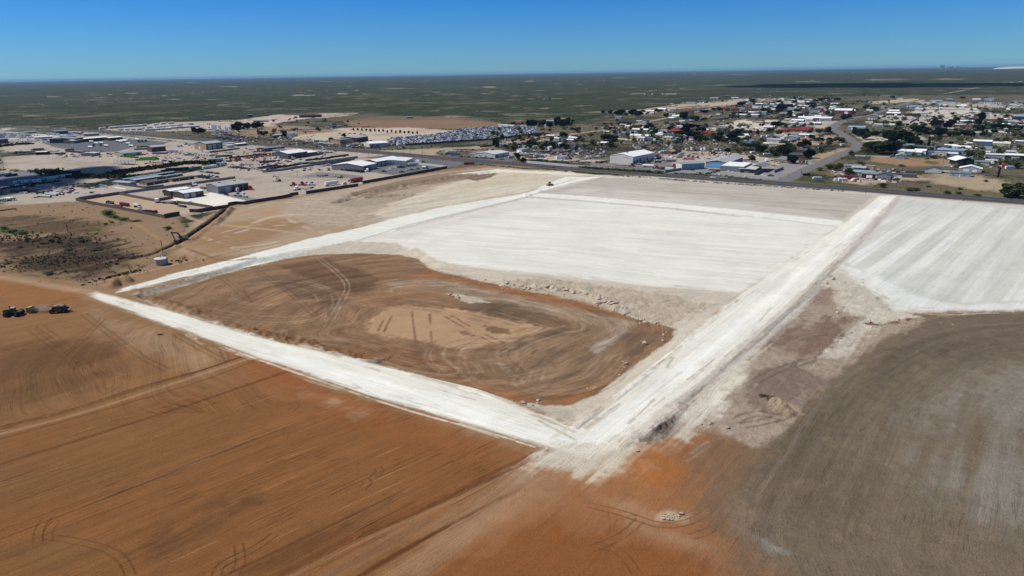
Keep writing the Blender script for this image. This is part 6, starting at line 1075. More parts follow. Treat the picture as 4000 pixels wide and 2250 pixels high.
R('pickup', 'wh lb bk', 'E', (1750, 128), (1960, 128), 14, 60, 'vehicles at the far right pads', '# vehicle at the far right pads'); R('boxtruck', 'wh lg dg', 'E', (2060, 130), (2340, 130), 12, 60, 'vehicles at the far right pads', '# truck at the far right pads'); R('pickup', 'gy dg wh', 'E', (2350, 120), (2560, 110), 8, 60, 'vehicles at the far right pads', '# vehicle at the far right pads'); R('pickup', 'wh lg', 'E', (1500, 125), (1700, 122), 8, 60, 'vehicles at the far right pads', '# vehicle at the far right pads')
R('camper', 'wh', 'f', (320, 625), (420, 635), 2, 80, 'campers in the lot', 'white camper in the row below the pale lot'); R('camper', 'wh', 'f', (530, 635), (930, 650), 4, 80, 'campers in the lot', 'white camper in the row below the pale lot'); R('pickup', 'wh bk rd lg', 'f', (640, 690), (930, 740), 5, 0, lab='# pickup in the dirt lot above the trees'); R('camper', 'wh', 'f', (930, 810), (1040, 800), 2, 20, lab='white camper among the small homes')
R('trailer', 'ow lg', 'f', (480, 370), (760, 375), 4, -10, 'pale trailers', '# trailer above the pale lot'); R('pickup', 'wh lg bk', 'e', (1350, 570), (1650, 580), 6, 0, lab='# pickup on the lane among the houses'); R('sedan', 'gy wh dg', 'e', (640, 1060), (1040, 1060), 3, 0, lab='# car behind the warehouse roof'); R('pickup', 'wh nv', 'e', (180, 990), (330, 980), 2, 0, lab='# truck beside the white-roofed cabin')
R('sedan', 'wh bk gy', 'e', (220, 750), (460, 760), 6, 10, 'cars in the small house lots', '# car among the small houses'); R('sedan', 'dr wh bl', 'E', (1100, 310), (1180, 312), 3, 0, lab='# car on the pale yard upper right'); R('pickup', 'gy', 'D', (970, 190), (1000, 190), 2, 10, lab='grey pickup on the dirt road')
vehicle('van', 'bk', g('c', 1200, 35), A36, 'dark van driving on the highway'); 
# long rows of stored pipe / material in the storage yard
for k, x0, y0, x1, y1, n in (('e', 820, 230, 1300, 170, 5), ('e', 1000, 250, 1560, 165, 5), ('e', 1450, 225, 2000, 165, 5), ('e', 1550, 250, 2200, 160, 5), ('e', 1900, 115, 2560, 60, 6), ('e', 2200, 110, 2560, 85, 3), ('e', 820, 205, 1400, 150, 4)):
    for i in range(n):
        t0 = i/n; A = g(k, x0+(x1-x0)*t0, y0+(y1-y0)*t0); Bq = g(k, x0+(x1-x0)*(t0+.8/n), y0+(y1-y0)*(t0+.8/n)); r = root('pipe_rack', A, 0); d = Bq-A; L = np.hypot(*d); e = d/L
        for w_ in (-.9, 0, .9): link('pipe', MB().tube((-e[1]*w_, e[0]*w_, .9), (d[0]-e[1]*w_, d[1]+e[0]*w_, .9), .5, mat('ru' if (i+int(x0)) % 2 else 'bk', 'dust'), 6).mesh('pipe'), r)
        for u in (.1, .9): link('support', MB().tube((d[0]*u-e[1]*1.6, d[1]*u+e[0]*1.6, .25), (d[0]*u+e[1]*1.6, d[1]*u-e[0]*1.6, .25), .2, mat('dg'), 6).mesh('support'), r)
        tag(r, 'rack of dark pipes in the far storage yard', 'pipe rack', 'pipe racks in the far storage yard')
for k, x0, y0, x1, y1 in (('f', 60, 560, 240, 540), ('f', 380, 590, 700, 560), ('f', 0, 480, 420, 380), ('f', 440, 420, 960, 470), ('f', 720, 500, 960, 520), ('f', 780, 430, 1370, 435), ('f', 600, 470, 960, 480), ('f', 980, 520, 1140, 525), ('f', 0, 590, 280, 610)):
    A = g(k, x0, y0); d = g(k, x1, y1)-A; L = np.hypot(*d); e = d/L; r = root('timber_stack', A, 0); m = MB()
    for w_ in (-1.1, 0, 1.1): m.tube((-e[1]*w_, e[0]*w_, .5), (d[0]-e[1]*w_, d[1]+e[0]*w_, .5), .5, mat('db', 'dust'), 5)
    for w_ in (-.5, .5): m.tube((-e[1]*w_, e[0]*w_, 1.3), (d[0]-e[1]*w_, d[1]+e[0]*w_, 1.3), .5, mat('db', 'dust'), 5)
    link('stacked_pipe', m.mesh('stacked_pipe'), r); link('support', MB().tube((e[1]*2, -e[0]*2, .2), (-e[1]*2, e[0]*2, .2), .2, mat('dg'), 5).mesh('support'), r)
    tag(r, 'long dark pipe stack in the pale storage lot', 'pipe stack', 'pipe stacks in the pale storage lot')
# ------------------------------------------------------------------ salvage yard: 300 nearest cars are things, the rest one mass
CARC = ['wh', 'wh', 'lg', 'sv', 'gy', 'dg', 'bk', 'bk', 'nv', 'dr', 'lb', 'wh', 'tl', 'tn', 'sv']
YP = np.vstack([gs('B', [(1765, 424), (2130, 402), (2576, 372), (2780, 355), (3060, 322)]), gs('C', [(900, 285), (660, 282), (520, 300), (420, 292), (300, 305), (130, 318)]), gs('B', [(2130, 310), (1980, 330), (1760, 345), (1600, 362), (1560, 395), (1640, 415)])])
def inpoly(P, x, y):
    c = False
    for a, b_ in zip(P, np.roll(P, -1, 0)):
        if (a[1] > y) != (b_[1] > y) and x < (b_[0]-a[0])*(y-a[1])/(b_[1]-a[1])+a[0]: c = not c
    return c
e0 = g('B', 2576, 372)-g('B', 1765, 424); ya = math.atan2(e0[1], e0[0]); ce, se = math.cos(ya), math.sin(ya); spots = []
for rr_ in range(0, 60):
    for q in range(-20, 220):
        u = q*3.0+random.uniform(-.3, .3); v = rr_*7.4+(rr_ % 2)*-1.6+random.uniform(-.4, .4); P = YP[0]+np.array([u*ce-v*se, u*se+v*ce])
        if inpoly(YP, P[0], P[1]) and random.random() < .93: spots.append(P)
spots.sort(key=lambda P: P[0]**2+P[1]**2); JG = 'wrecked cars packed in the salvage yard'
for P in spots[:300]:
    c = random.choice(CARC); o = vehicle(random.choice(['sedan', 'sedan', 'suv', 'pickup']), c, P, ya+math.pi/2+random.gauss(0, .1), '%s wrecked car packed in the salvage yard rows' % CN[c], JG, parts=False); o['_same'] = 1
mm = MB(); 
for P in spots[300:]:
    kd = random.choice(['sedan', 'sedan', 'suv', 'pickup']); key = (kd, 'x'); 
    if key not in TPL: TPL[key] = VK[kd]('wh')
    a = ya+math.pi/2+random.gauss(0, .1); ca, sa = math.cos(a), math.sin(a); M = mat(random.choice(CARC))
    for n, m in TPL[key]:
        if n == 'wheel': continue
        mm.add([(P[0]+x*ca-y*sa, P[1]+x*sa+y*ca, z) for x, y, z in m.v], m.f, M if n == 'body' else mat('bk', 'glass'))
o = link('wrecked_cars', mm.mesh('wrecked_cars')); o['kind'] = 'stuff'; o['label'] = 'back rows of wrecked cars in the salvage yard'
print('salvage', len(spots))
# ================================================================== town houses.  crop, x, y, L, D, h, rot, roof, wall, ridge, label
HS = '''
e 330 425 16 8 3.4 b gy lb x long pale blue house below the dark trees
e 160 385 12 9 3.2 b br tn x tan house with low brown roof left of the dark trees
e 100 330 10 7 3 b gy lg x grey cottage at the left end of the town
e 270 320 12 6 3 b tn ow x cream cabin behind the dark trees
e 490 290 9 6 3 b wh ow f white cabin between the dark trees
e 800 285 10 6 2.8 b ow ow f white cabin right of the dark trees
e 970 300 22 9 3 b wh ow x white-roofed long house on the dirt road
e 1010 345 9 6 3 b ow lb x small white shed below the white-roofed long house
e 850 335 12 6 2.6 b ow gy x low white shed by the dirt road
e 1200 275 22 14 5 b wh ow x tall white shed at the pipe yard
e 1440 270 16 12 4 b lg tn x pale shed right of the pipe yard
e 1410 140 9 6 3 b ow ow f lone white cabin in the scrub above the pipe yard
e 1790 140 30 12 5 b gy lg x grey building at the end of the pipe yard
e 1640 135 8 8 5 b tn tn f tan block at the end of the pipe yard
e 2010 115 26 20 5 b dg dg x black shed at the end of the pipe yard
e 2260 40 30 14 4 b lb lg x long pale shed behind the pipe yard
e 1400 440 12 7 3 b wh lb x white-roofed porch house in the bushes
e 1480 400 16 10 3 b wh lg x bright white-roofed house beside the big tree
e 1610 500 11 4 3 b wh wh x white mobile home in the trees
e 1720 440 14 10 3.4 b dg lg x grey house under the trees
e 1740 340 18 14 6 b dr dg h dark red hipped house among the trees
e 745 515 12 9 3.4 b lg gy x small grey house above the red lot
e 930 545 14 10 6.5 a dg lg x tall grey block house
e 960 590 16 8 3 a dg gy x dark grey wing below the tall grey house
e 690 600 16 9 3.2 b ru br x brown tin-roofed house
e 170 640 12 9 4 b st st x pink stucco house on the red dirt
e 40 655 12 8 3 b gy lb x blue-grey house at the red dirt
e 760 690 30 10 3.4 b wh gy x long white sheet-roofed house
e 330 745 26 9 3 b gy lb x grey row house with small windows
e 760 815 34 10 3.4 b wh cr x long pale house with white roof behind the white wall
e 780 880 12 8 5 b ow wh x white van-like shed by the white wall
e 985 870 16 6 3.6 a gy lg x grey mobile home beside the white shed
e 1150 800 12 7 4 b wh ow x white-roofed house with porch
e 1120 880 14 5 3 b wh wh f white boat shed on the lane
e 1250 700 12 6 3 b lg ow x small pale house before the big trees
e 1440 735 22 18 4.5 b rr dg h dark red hipped roof house beside the big trees
e 1350 790 22 8 3 b dg lb x long dark house below the dark red roof
e 1560 880 10 9 4 a lb lb x small pale blue house with porch
e 1700 870 18 10 4 b dg dg x dark grey house right of the pale blue one
e 1790 890 6 5 3 b ow ow x tiny white shed before the big trees
e 2110 770 17 14 4 b rd tn h bright red hipped roof house
e 2240 760 12 10 4 b dg gy x grey house joined to the bright red roof
e 2490 830 9 8 3.6 b kc ow h small house with bright blue hip roof
e 80 960 18 8 3 b wh dg x white-roofed dark cabin left of the red lot
d 2320 420 14 10 3.5 b rr br x red-roofed house in the trees at the scrub edge
d 1410 440 14 10 3 b rr br x red-roofed house at the salvage yard end
d 2070 400 26 8 3 b lb gy x long pale-roofed house in the trees at the yard end
d 1090 480 20 5 3.6 b wh wh f long white trailer office behind the salvage yard
d 1230 490 22 5 3.6 b wh wh f second long white trailer behind the salvage yard
d 1980 500 10 7 3.6 b lb ow x small house at the right end of the salvage yard
d 2080 710 22 8 3 b ow dg x open-fronted white-roofed house on the lane
d 2230 715 8 6 4 a ow ow x white gabled hut at the lane tree
d 2400 720 10 7 4 a cr cr x cream gabled cottage right of the round tree
d 2500 750 16 8 3 b wh lg x white-roofed house right of the cream cottage
d 1530 1000 12 8 4 a lg wh x small shop with pale roof and brown side
d 1440 1000 6 5 3 b br ru f rusty red hut beside the small shop
d 2070 945 8 5 3.4 a ow ow x white cabin in the trees behind the yard
d 2480 900 14 8 3.6 b dg gy x grey house above the cluttered lot
f 140 260 20 16 5 b rr rr h red house with red hip roof at the town back
f 350 260 16 12 4 b rr dr h second red hip-roofed house
f 700 220 8 6 4.5 a rd rd x small bright red barn
f 800 215 24 8 5 b wh wh f white box building beside the small red barn
f 490 245 18 9 3 b lb lb x pale blue roofed house right of the red houses
f 850 150 22 9 3 b wh gy x white-roofed house in the back row
f 1010 155 20 9 3 b lb lb x pale blue house in the back row
f 1130 160 18 8 3 b wh lb x white-roofed house right of the pale blue one
f 1220 140 20 8 3 b wh lg x second white-roofed house in the back row
f 1130 195 20 8 3 b lb gy x blue-grey house in the second row
f 1020 195 20 9 3 b bl dg x blue roofed dark house in the second row
f 1420 135 22 14 8 b wh ow f tall white block house at the town back
f 1500 160 22 10 4 b lg lb x pale wing beside the tall white block
f 1730 120 34 12 3.5 b wh lg x long white-roofed house at the scrub edge
f 1960 185 20 12 6 a wh lb x pale blue barn near the scrub
f 1700 190 20 10 3 b wh gy x low white-roofed house in the scrub
f 1480 250 26 10 4 b lb lg x long pale blue house in the third row
f 1650 235 28 8 3 b wh ow x long white house in the third row
f 1170 270 18 10 3 b wh dg x white-roofed house left of the dark trees
f 640 390 44 8 4 b wh lb x very long pale building above the storage lot
f 870 345 26 10 5 b lb lb x blue metal building above the storage lot
f 700 335 30 8 4 b wh lg x long white-roofed building above the blue one
f 1360 330 22 5 3 b wh ow f long white trailer house in the third row
f 1600 400 30 10 3 b wh lb x white-roofed house above the long metal shed
f 1960 465 64 14 5 b wh lb x very long metal shed with white roof
f 1620 500 22 12 3.6 b wh lb x blue house at the end of the very long shed
f 1650 565 34 8 4 b ow lb x long pale blue workshop with white doors
f 1830 560 12 8 4 b dg bk x black carport beside the pale blue workshop
f 1970 555 20 8 3.4 b wh nv x white-roofed dark blue house by the bend
f 2200 315 12 10 6 a wh rd x small red gabled barn
f 2530 345 36 22 9 b wh rr x large red barn with white roof
f 2010 300 34 8 4 b lg lg f long pale grey wall building left of the small red barn
f 2020 330 22 6 3 b dg dg x dark carport left of the small red barn
f 2030 385 40 5 3 b wh ow f row of white trailers above the long shed
f 2410 230 12 10 5 a lb wh x small pale house near the red barn
f 2390 150 26 8 3 b wh lg x white roofed house far back near the road
f 2060 45 10 8 4 a wh wh x white hut at the scrub edge
f 1690 25 18 10 4 b lb lb x pale blue sheds at the scrub edge
f 360 30 24 8 4 b wh lb x white trailer house at the pipe yard end
f 650 35 36 14 4 b dg gy x long dark shed beyond the pipe yard
f 1320 705 14 10 3.4 b rd br x small red-roofed house
f 1640 700 34 16 4 b rr br x long red-roofed ranch house
f 1790 670 18 12 4 b rd br x red-roofed wing of the ranch house
f 1040 630 20 9 3 b wh lg x white-roofed house below the storage lot
f 640 710 8 6 3 b br dr f dark red shed in the dirt lot
f 650 745 9 6 3.4 b lb lg x pale hut in the dirt lot
f 530 800 14 9 3.6 b wh lb x white-roofed small shop by the tree
f 640 830 14 9 3.6 a wh lb x gabled shop with dark side by the tree
f 600 930 14 6 4 a lg lb x tall pale blue mobile home
f 720 935 14 7 4.4 a lb lb x blue-grey tall house with dark side
f 530 870 12 6 3 b lg gy x low grey cabin left of the mobile home
f 1140 900 20 10 3.4 b lg lb x grey-roofed house with white porch
f 1180 920 24 4 2.6 b wh wh f white picket porch strip
f 1270 830 16 8 3.4 a lg gy x grey mobile home left of the white one
f 1390 840 18 6 4 a wh wh x white boxy mobile home
f 1520 820 10 6 3 b lg ow x small pale shed right of the white mobile home
f 1640 865 22 14 4.4 a lb lb x blue-grey gabled house with dark roof
f 1790 800 20 8 3.4 b wh dg x white-roofed carport behind the blue-grey house
f 1440 930 18 10 4 a ow gy x pale-roofed gabled house
f 1060 980 18 9 3 b ow bk x open carport with pale roof
f 1200 990 20 8 3 b tn ow x tan-roofed low house
f 2180 870 14 5 4 b ow wh f white container house behind the tree row
f 590 1085 20 9 3.2 b br br x brown-roofed low house below the dry trees
f 1560 1160 26 12 6 b dg br x two-storey dark brown house
f 1530 1210 32 10 3.4 b dg br x brown lower wing with porch
f 1330 1330 20 13 4 b gy tn h tan house with grey hip roof by the trucks
f 180 850 6 6 3 b ow ow x white hut under the blue roof
h 70 165 20 16 7 b wh rr x red barn with white roof at the road
h 200 185 24 10 3.4 b rd dr f low red shed row beside the barn
h 345 130 14 8 3 b wh gy x white-roofed shed behind the dark fence
h 690 145 22 14 4 b wh dg x white canopy shed, rear one of two
h 680 185 26 14 5 b wh bk x white-roofed open shed, front one of two
h 470 225 16 14 5.6 a lg bg x grey arched workshop beside the road
h 1000 95 24 14 6 b lb lb x pale blue shop in the equipment lot
h 1070 115 24 9 4 b ow lg x white-roofed shed in the equipment lot
h 930 195 24 8 4 b dg bk f long black trailer building in the equipment lot
h 900 65 14 8 4 b gy dg x small dark shed near the road
h 540 85 9 8 5 b lb lg x small pale house near the road
h 160 395 26 12 5 b lb lb x pale blue workshop inside the bend
h 340 305 12 7 3 b ow cr x cream house behind the bend workshop
h 630 345 16 8 4 b wh ow x white house on the sandy yard
h 470 335 14 7 3 b ow lg x pale house on the sandy yard
h 1300 405 12 10 5 b nv wh x white house with navy roof in the trees
h 1220 450 14 10 4 b dg nv x dark blue house in the trees
h 1690 375 18 12 3.6 b dr wh h white house with dark maroon hip roof
h 1520 365 18 8 2.8 b bk dg x black carport left of the maroon roof
h 1630 345 16 9 3.4 b lg lb x pale blue house left of the maroon roof
h 1720 290 20 10 3.4 b wh lb x white-roofed house in the upper right trees
h 1820 310 14 9 3.4 b lb lg x small pale house in the upper right trees
h 1850 340 24 6 3 b ow gy f long flat pale roof in the upper right trees
h 1400 280 28 8 3.4 b ow lb x long pale house above the round tree
h 2480 250 26 14 7 b lb nv x blue building at the right edge
h 2370 300 14 9 4 b lg lb x grey house at the right edge
h 2470 310 14 9 4 b lg lg x second grey house at the right edge
h 2470 365 18 8 3.4 b dg bk x black shed in the tree row at right edge
h 1870 470 9 6 4.6 b ow lb x narrow white house by the tree row
h 480 530 8 5 2.6 b cr cr x cream garden shed under the trees
h 820 640 24 9 3.4 b lb lb x pale house behind the white gabled house
h 960 655 26 10 3 b dg dg x dark-roofed house behind the white gabled house
h 860 740 18 10 4.4 b wh wh x white gabled house below the large trees
h 960 745 18 8 3.6 b wh lb x low wing of the white gabled house
h 1060 740 12 9 5 b wh wh x two-storey end of the white gabled house
h 860 795 9 10 4 1.1 lg lb x small pale blue barn before the white wall
h 770 735 12 9 3.4 b dg dg x dark carport left of the white gabled house
h 1150 660 22 5 3 b lb lb f long low blue trailer behind the cypress
h 1350 665 14 9 4 b dg ow x dark-roofed white house right of the cypress
h 1250 745 20 6 3.6 b bl lb x blue mobile home
h 1350 755 12 6 4 b ow ow f cream box right of the blue mobile home
h 1480 735 26 10 5 b lb gy x large blue-grey house
h 1590 745 18 10 5.4 b lb lb x taller pale wing of the blue-grey house
h 1520 640 18 6 3 b wh ow x long white roof at the lane
h 1670 665 24 7 3.4 b wh wh x white ranch home at the lane
h 1800 675 22 7 3 b wh wh x second white ranch home at the lane
h 1740 585 10 4 3 b ow ow f small white canopy at the lane
h 1820 610 16 6 3 b ow gy x pale carport left of the tall blue and white house
h 1935 640 20 10 8 b wh bl x tall blue and white two-storey house
h 2055 635 16 8 4.6 b ow gy x open porch right of the tall house
h 2205 660 18 10 7 b ow cr x cream two-storey house at right
h 2060 700 14 6 3 b lb ow x pale cabin below the tall houses
h 2270 730 20 8 3 b lg lg x pale low house at right
h 2270 805 38 7 4.6 b ow lb x very long pale mobile home at right
h 2490 830 30 9 6 b wh bk x white-roofed black barn at the right edge
h 1365 995 9 14 3.6 1.05 dg ow x grey-roofed narrow cabin in the open lot
h 1770 985 19 12 3.4 b wh lg y grey gabled shed with pale roof
h 1625 1050 17 8 3.6 b bg lb x blue-grey cabin in the open lot
h 340 970 9 7 5 b tn tn f tall tan hut behind the scrap houses
h 100 950 16 9 3.6 b gy lg x grey-roofed house behind the small tree
h 190 970 13 8 3.4 b lg bk x dark carport by the scrap houses
h 220 1035 24 9 3.4 b lb lg x long pale scrap house with blue-grey roof
h 400 1080 20 9 4.4 b gy bk x black-fronted scrap shed
h 545 1095 12 10 4.6 b dg gy y brown-grey boarded hut
h 800 1045 22 4 2 b br gy f low brown lean-to at the end of the scrap
h 900 1065 12 6 3 b gy dg f dark crate shed at the end of the scrap
h 1160 975 26 8 .5 b ow ow f bare concrete slab in the open lot
h 1650 70 20 10 4 b wh lg x white shop on the far right pads
E 1590 118 30 14 5 b lb lb x pale blue long shed on the far right pads
E 1190 82 14 8 4 b lg ow x lone pale house on the sand strip
E 1740 100 16 12 5 b lb bl x blue building on the far right pads
E 2040 95 20 10 4 b wh lb x white shop on the far right pads, right part
E 2180 98 24 12 5 b lb lb x pale shop behind the trucks, far right
E 2500 120 26 12 4 b gy lg x grey shop at the far right edge
'''
for ln in HS.strip().split('\n'):
    q = ln.split(' ', 10); k, x, y, L, D, h = q[0], *map(float, q[1:6]); rot = q[6] if q[6] in 'ab' else float(q[6])
    nm = 'workshop' if L*D > 450 else 'house'; lab = q[10]; w_ = lab.split()
    for t_, n_ in (('barn', 'barn'), ('shed', 'shed'), ('carport', 'carport'), ('mobile home', 'mobile_home'), ('hut', 'hut'), ('cabin', 'cabin'), ('shop', 'workshop'), ('slab', 'concrete_slab'), ('canopy', 'canopy')):
        if t_ in lab: nm = n_
    rise = None
    if q[9] == 'h': rise = D*.24
    if q[9] == 'y': rise = L*.14
    kw = dict(open_=1) if nm in ('carport', 'canopy') else {}
    if nm == 'concrete_slab': building(nm, 'slab', lab, g(k, x, y), A36, L, D, h, 0, 'f', q[7], q[8]); continue
    if nm in ('barn', 'shed', 'workshop'): kw['ops'] = [B_(.2, .45, random.choice(['wh', 'dg', 'lg']), .7), B_(.6, .8, random.choice(['wh', 'dg']), .7)]
    house(k, x, y, L, D, h, rot, q[7], q[8], name=nm, cat=nm.replace('_', ' '), label=lab, ridge=q[9], rise=rise, **kw)
# the black barn with the broad white roof
r = building('barn', 'barn', 'black barn with broad white overhanging roof on the open lot', g('h', 1575, 893), math.radians(-8), 17, 16, 6., 2.6, 'y', 'wh', 'bk', over=2.2, ops=[B_(.1, .4, 'dg', .8), B_(.55, .85, 'dg', .8)])
# outbuildings filling the blocks of the town (small ones seen between the larger houses)
used = [o.location.copy() for o in THINGS]
for k, x0, y0, x1, y1, n in (('f', 500, 40, 2400, 280, 90), ('f', 1400, 300, 2300, 480, 26), ('e', 1400, 330, 2500, 560, 9), ('h', 1300, 200, 2530, 420, 46), ('h', 1900, 560, 2530, 900, 16), ('h', 2000, 20, 2530, 200, 18), ('e', 1300, 560, 2500, 860, 10), ('e', 50, 560, 1300, 860, 24), ('f', 0, 760, 1400, 980, 12), ('d', 2000, 650, 2576, 900, 8), ('h', 1100, 600, 2300, 760, 12), ('f', 400, 60, 900, 200, 8), ('h', 1250, 20, 2500, 130, 16)):
    for q in range(n):
        x, y = random.uniform(x0, x1), random.uniform(y0, y1); P = g(k, x, y)
        if any((u.x-P[0])**2+(u.y-P[1])**2 < 80 for u in used): continue
        c = random.choice(['wh', 'wh', 'wh', 'lg', 'lb', 'ow', 'gy', 'tn', 'br']); used.append(Vector((P[0], P[1], 0)))
        house(k, x, y, random.uniform(6, 17), random.uniform(5, 9), 2.9, random.choice('bba'), c, random.choice(['lg', 'gy', 'ow', 'tn', 'lb']), name='outbuilding', cat='outbuilding', label='small %s-roofed outbuilding' % CN[c], ops=[B_(.3, .5, 'dg', .75)])
# ================================================================== trees
TS = '''
b 1600 415 110 110 deep
b 1720 420 110 100 deep
b 1790 415 80 80 dark
b 2400 350 120 110 deep
b 2480 370 110 90 deep
B 85 270 75 65 deep
B 170 275 80 60 deep
B 270 265 90 60 deep
B 310 255 50 50 dark
B 310 335 60 40 green
B 360 330 60 40 green
B 545 355 60 62 deep
B 420 345 40 34 green
B 1018 402 44 46 deep
B 1143 355 40 38 deep
d 960 890 120 140 deep
d 1300 470 80 70 dark
d 1650 480 150 110 deep
d 1740 480 120 110 deep
d 1900 480 140 120 deep
d 2050 500 130 100 deep
d 2200 500 130 200 deep
d 2300 510 150 150 deep
d 2400 510 130 190 deep
d 2480 480 60 60 dark
d 2510 410 60 50 dark
d 2330 720 140 110 deep
d 1980 690 100 80 dry
d 1560 880 80 60 green
d 1640 860 160 90 green
d 1800 880 160 70 dark
d 1950 890 150 70 deep
d 2100 880 150 70 dark
d 2330 920 130 90 deep
d 1880 950 140 110 green
d 1400 1180 110 150 dark
d 1520 1210 110 90 dark
d 1330 940 100 70 green
d 1430 900 90 60 green
d 1200 900 70 40 dry
d 2500 560 90 50 dark
d 1850 640 60 30 dry
e 170 340 90 70 deep
e 30 330 80 60 dark
e 330 365 140 80 deep
e 400 350 140 90 deep
e 480 380 100 70 dark
e 620 370 150 110 deep
e 720 390 150 110 deep
e 780 360 90 80 dark
e 840 300 70 40 dark
e 1120 300 110 60 deep
e 1180 300 70 50 dark
e 930 340 60 40 dark
e 1290 420 100 90 dark
e 1640 440 150 130 deep
e 1800 400 180 90 dry
e 1880 480 150 90 dark
e 2080 320 120 60 deep
e 2000 300 60 40 dark
e 2050 470 110 50 dark
e 2360 260 70 60 deep
e 2250 270 80 50 dark
e 550 560 90 60 green
e 450 560 80 60 dark
e 350 560 80 50 dark
e 190 600 130 100 dry
e 80 760 120 80 dry
e 150 880 280 120 deep
e 240 930 150 90 green
e 60 560 60 40 dark
e 310 480 50 40 dark
e 1060 720 60 70 dark
e 1390 680 160 80 deep
e 1640 720 240 90 deep
e 1770 640 190 100 deep
e 1900 640 180 90 deep
e 1990 700 160 90 deep
e 1560 780 180 90 deep
e 1750 800 190 110 deep
e 1880 800 190 110 deep
e 1600 860 130 70 dark
e 1960 860 180 100 deep
e 2100 850 150 70 deep
e 2250 830 130 70 dark
e 2400 780 120 80 deep
e 2350 860 150 80 dark
e 1100 560 70 40 dry
e 1540 560 80 50 dark
e 1260 740 70 50 dark
e 610 790 16 120 cypress
e 640 830 16 100 cypress
e 850 850 70 60 dark
f 30 280 90 80 dark
f 340 350 100 50 dark
f 480 340 90 50 dark
f 950 290 120 60 deep
f 1060 320 110 60 deep
f 1250 310 130 140 deep
f 1320 260 150 110 deep
f 1290 200 90 70 dark
f 1450 190 130 50 dark
f 1520 240 80 70 green
f 1610 300 110 60 dark
f 1700 390 160 60 green
f 1450 400 110 80 dark
f 1460 340 80 70 dark
f 1280 390 120 50 dry
f 1560 120 80 60 dark
f 1700 80 100 60 dark
f 1850 170 110 60 dark
f 1910 220 120 60 dark
f 1990 90 70 50 dark
f 2090 70 120 50 dark
f 2200 60 120 50 dark
f 2420 60 110 50 dark
f 2500 180 100 60 green
f 2300 200 80 50 dark
f 2240 350 80 60 deep
f 2560 450 110 80 deep
f 1220 600 220 100 deep
f 1310 590 120 70 dark
f 1390 620 120 60 dry
f 920 590 60 50 dark
f 1060 700 160 70 green
f 815 770 60 110 dark
f 60 780 120 80 deep
f 300 850 180 100 deep
f 380 790 170 120 deep
f 450 730 150 90 deep
f 60 880 180 90 deep
f 350 920 220 100 dark
f 330 1010 200 90 dry
f 600 1020 190 90 dark
f 740 1060 190 110 deep
f 900 1100 180 120 deep
f 400 1110 150 80 dry
f 220 1110 90 80 dark
f 1180 1180 220 190 green
f 1300 1190 250 210 dark
f 1420 1150 210 160 green
f 1560 1090 180 80 dry
f 1320 920 100 50 dark
f 1540 920 90 60 dark
f 940 920 110 80 dry
f 1700 1010 160 100 dark
f 1800 1000 150 150 dark
f 1910 850 110 90 deep
f 2010 900 110 90 dark
f 2110 900 100 80 dark
f 2270 910 110 90 dark
f 2390 910 120 100 dark
f 2510 915 120 90 dark
f 2240 730 130 120 green
f 2210 660 110 60 dry
f 1850 1225 200 150 deep
f 1510 1330 190 140 deep
f 710 1300 130 120 green
f 1760 680 80 50 dark
f 1560 620 80 50 dark
f 640 820 80 60 dark
h 30 230 130 60 deep
h 295 100 80 60 dark
h 440 120 60 50 deep
h 380 110 50 40 dark
h 160 310 60 45 dry
h 750 325 100 60 deep
h 130 445 70 80 cypress
h 150 450 60 70 deep
h 225 480 100 90 deep
h 270 520 130 130 deep
h 300 530 90 100 deep
h 440 490 100 80 deep
h 480 480 70 60 dark
h 620 540 180 130 deep
h 720 560 170 130 deep
h 830 560 190 130 deep
h 930 610 200 120 deep
h 1030 620 130 90 deep
h 340 680 170 110 dark
h 430 720 200 150 deep
h 540 730 220 160 deep
h 650 720 200 160 deep
h 700 680 140 120 deep
h 300 720 130 80 dry
h 90 745 80 70 dry
h 1180 650 45 140 cypress
h 1275 640 70 50 dark
h 1000 420 120 70 dark
h 1070 450 170 110 deep
h 1150 440 130 80 deep
h 970 380 90 60 dark
h 1290 340 150 90 deep
h 1440 370 100 80 deep
h 1520 320 110 70 deep
h 1590 270 90 50 dark
h 1340 480 150 110 deep
h 1500 480 120 70 dark
h 1590 490 110 60 dark
h 1690 490 100 90 dark
h 1790 490 90 70 deep
h 1930 250 80 90 deep
h 1890 320 80 80 deep
h 1880 410 140 80 deep
h 1960 480 90 60 deep
h 2040 370 100 60 dark
h 2130 370 120 60 deep
h 2230 380 130 70 deep
h 2330 390 130 60 deep
h 2440 400 120 70 deep
h 1800 280 70 50 dark
h 2400 430 120 60 dark
h 2460 500 130 60 green
h 2300 560 120 60 dry
h 1500 610 60 50 dark
h 1670 610 60 50 dark
h 1590 620 110 70 dry
h 1930 740 130 60 dry
h 2120 790 90 60 dry
h 2180 860 110 60 dry
h 60 1030 110 90 green
h 535 1210 80 60 green
h 2380 1345 300 180 green
h 2300 1330 160 120 dark
h 2450 1335 160 120 green
h 1450 1290 80 40 green
h 1260 790 90 50 dry
h 1900 300 80 60 dark
E 1105 72 40 30 deep
E 1880 75 60 22 dark
E 2140 78 50 18 dark
E 450 150 60 20 dark
E 380 90 60 18 dark
'''
TN = {'deep': 'dense dark green tree', 'dark': 'dark green tree', 'green': 'light green leafy tree', 'dry': 'dry grey sparse tree', 'cypress': 'narrow pointed cypress'}
LM = [('left of the mobile home park', 0, 0, 0, 0)]
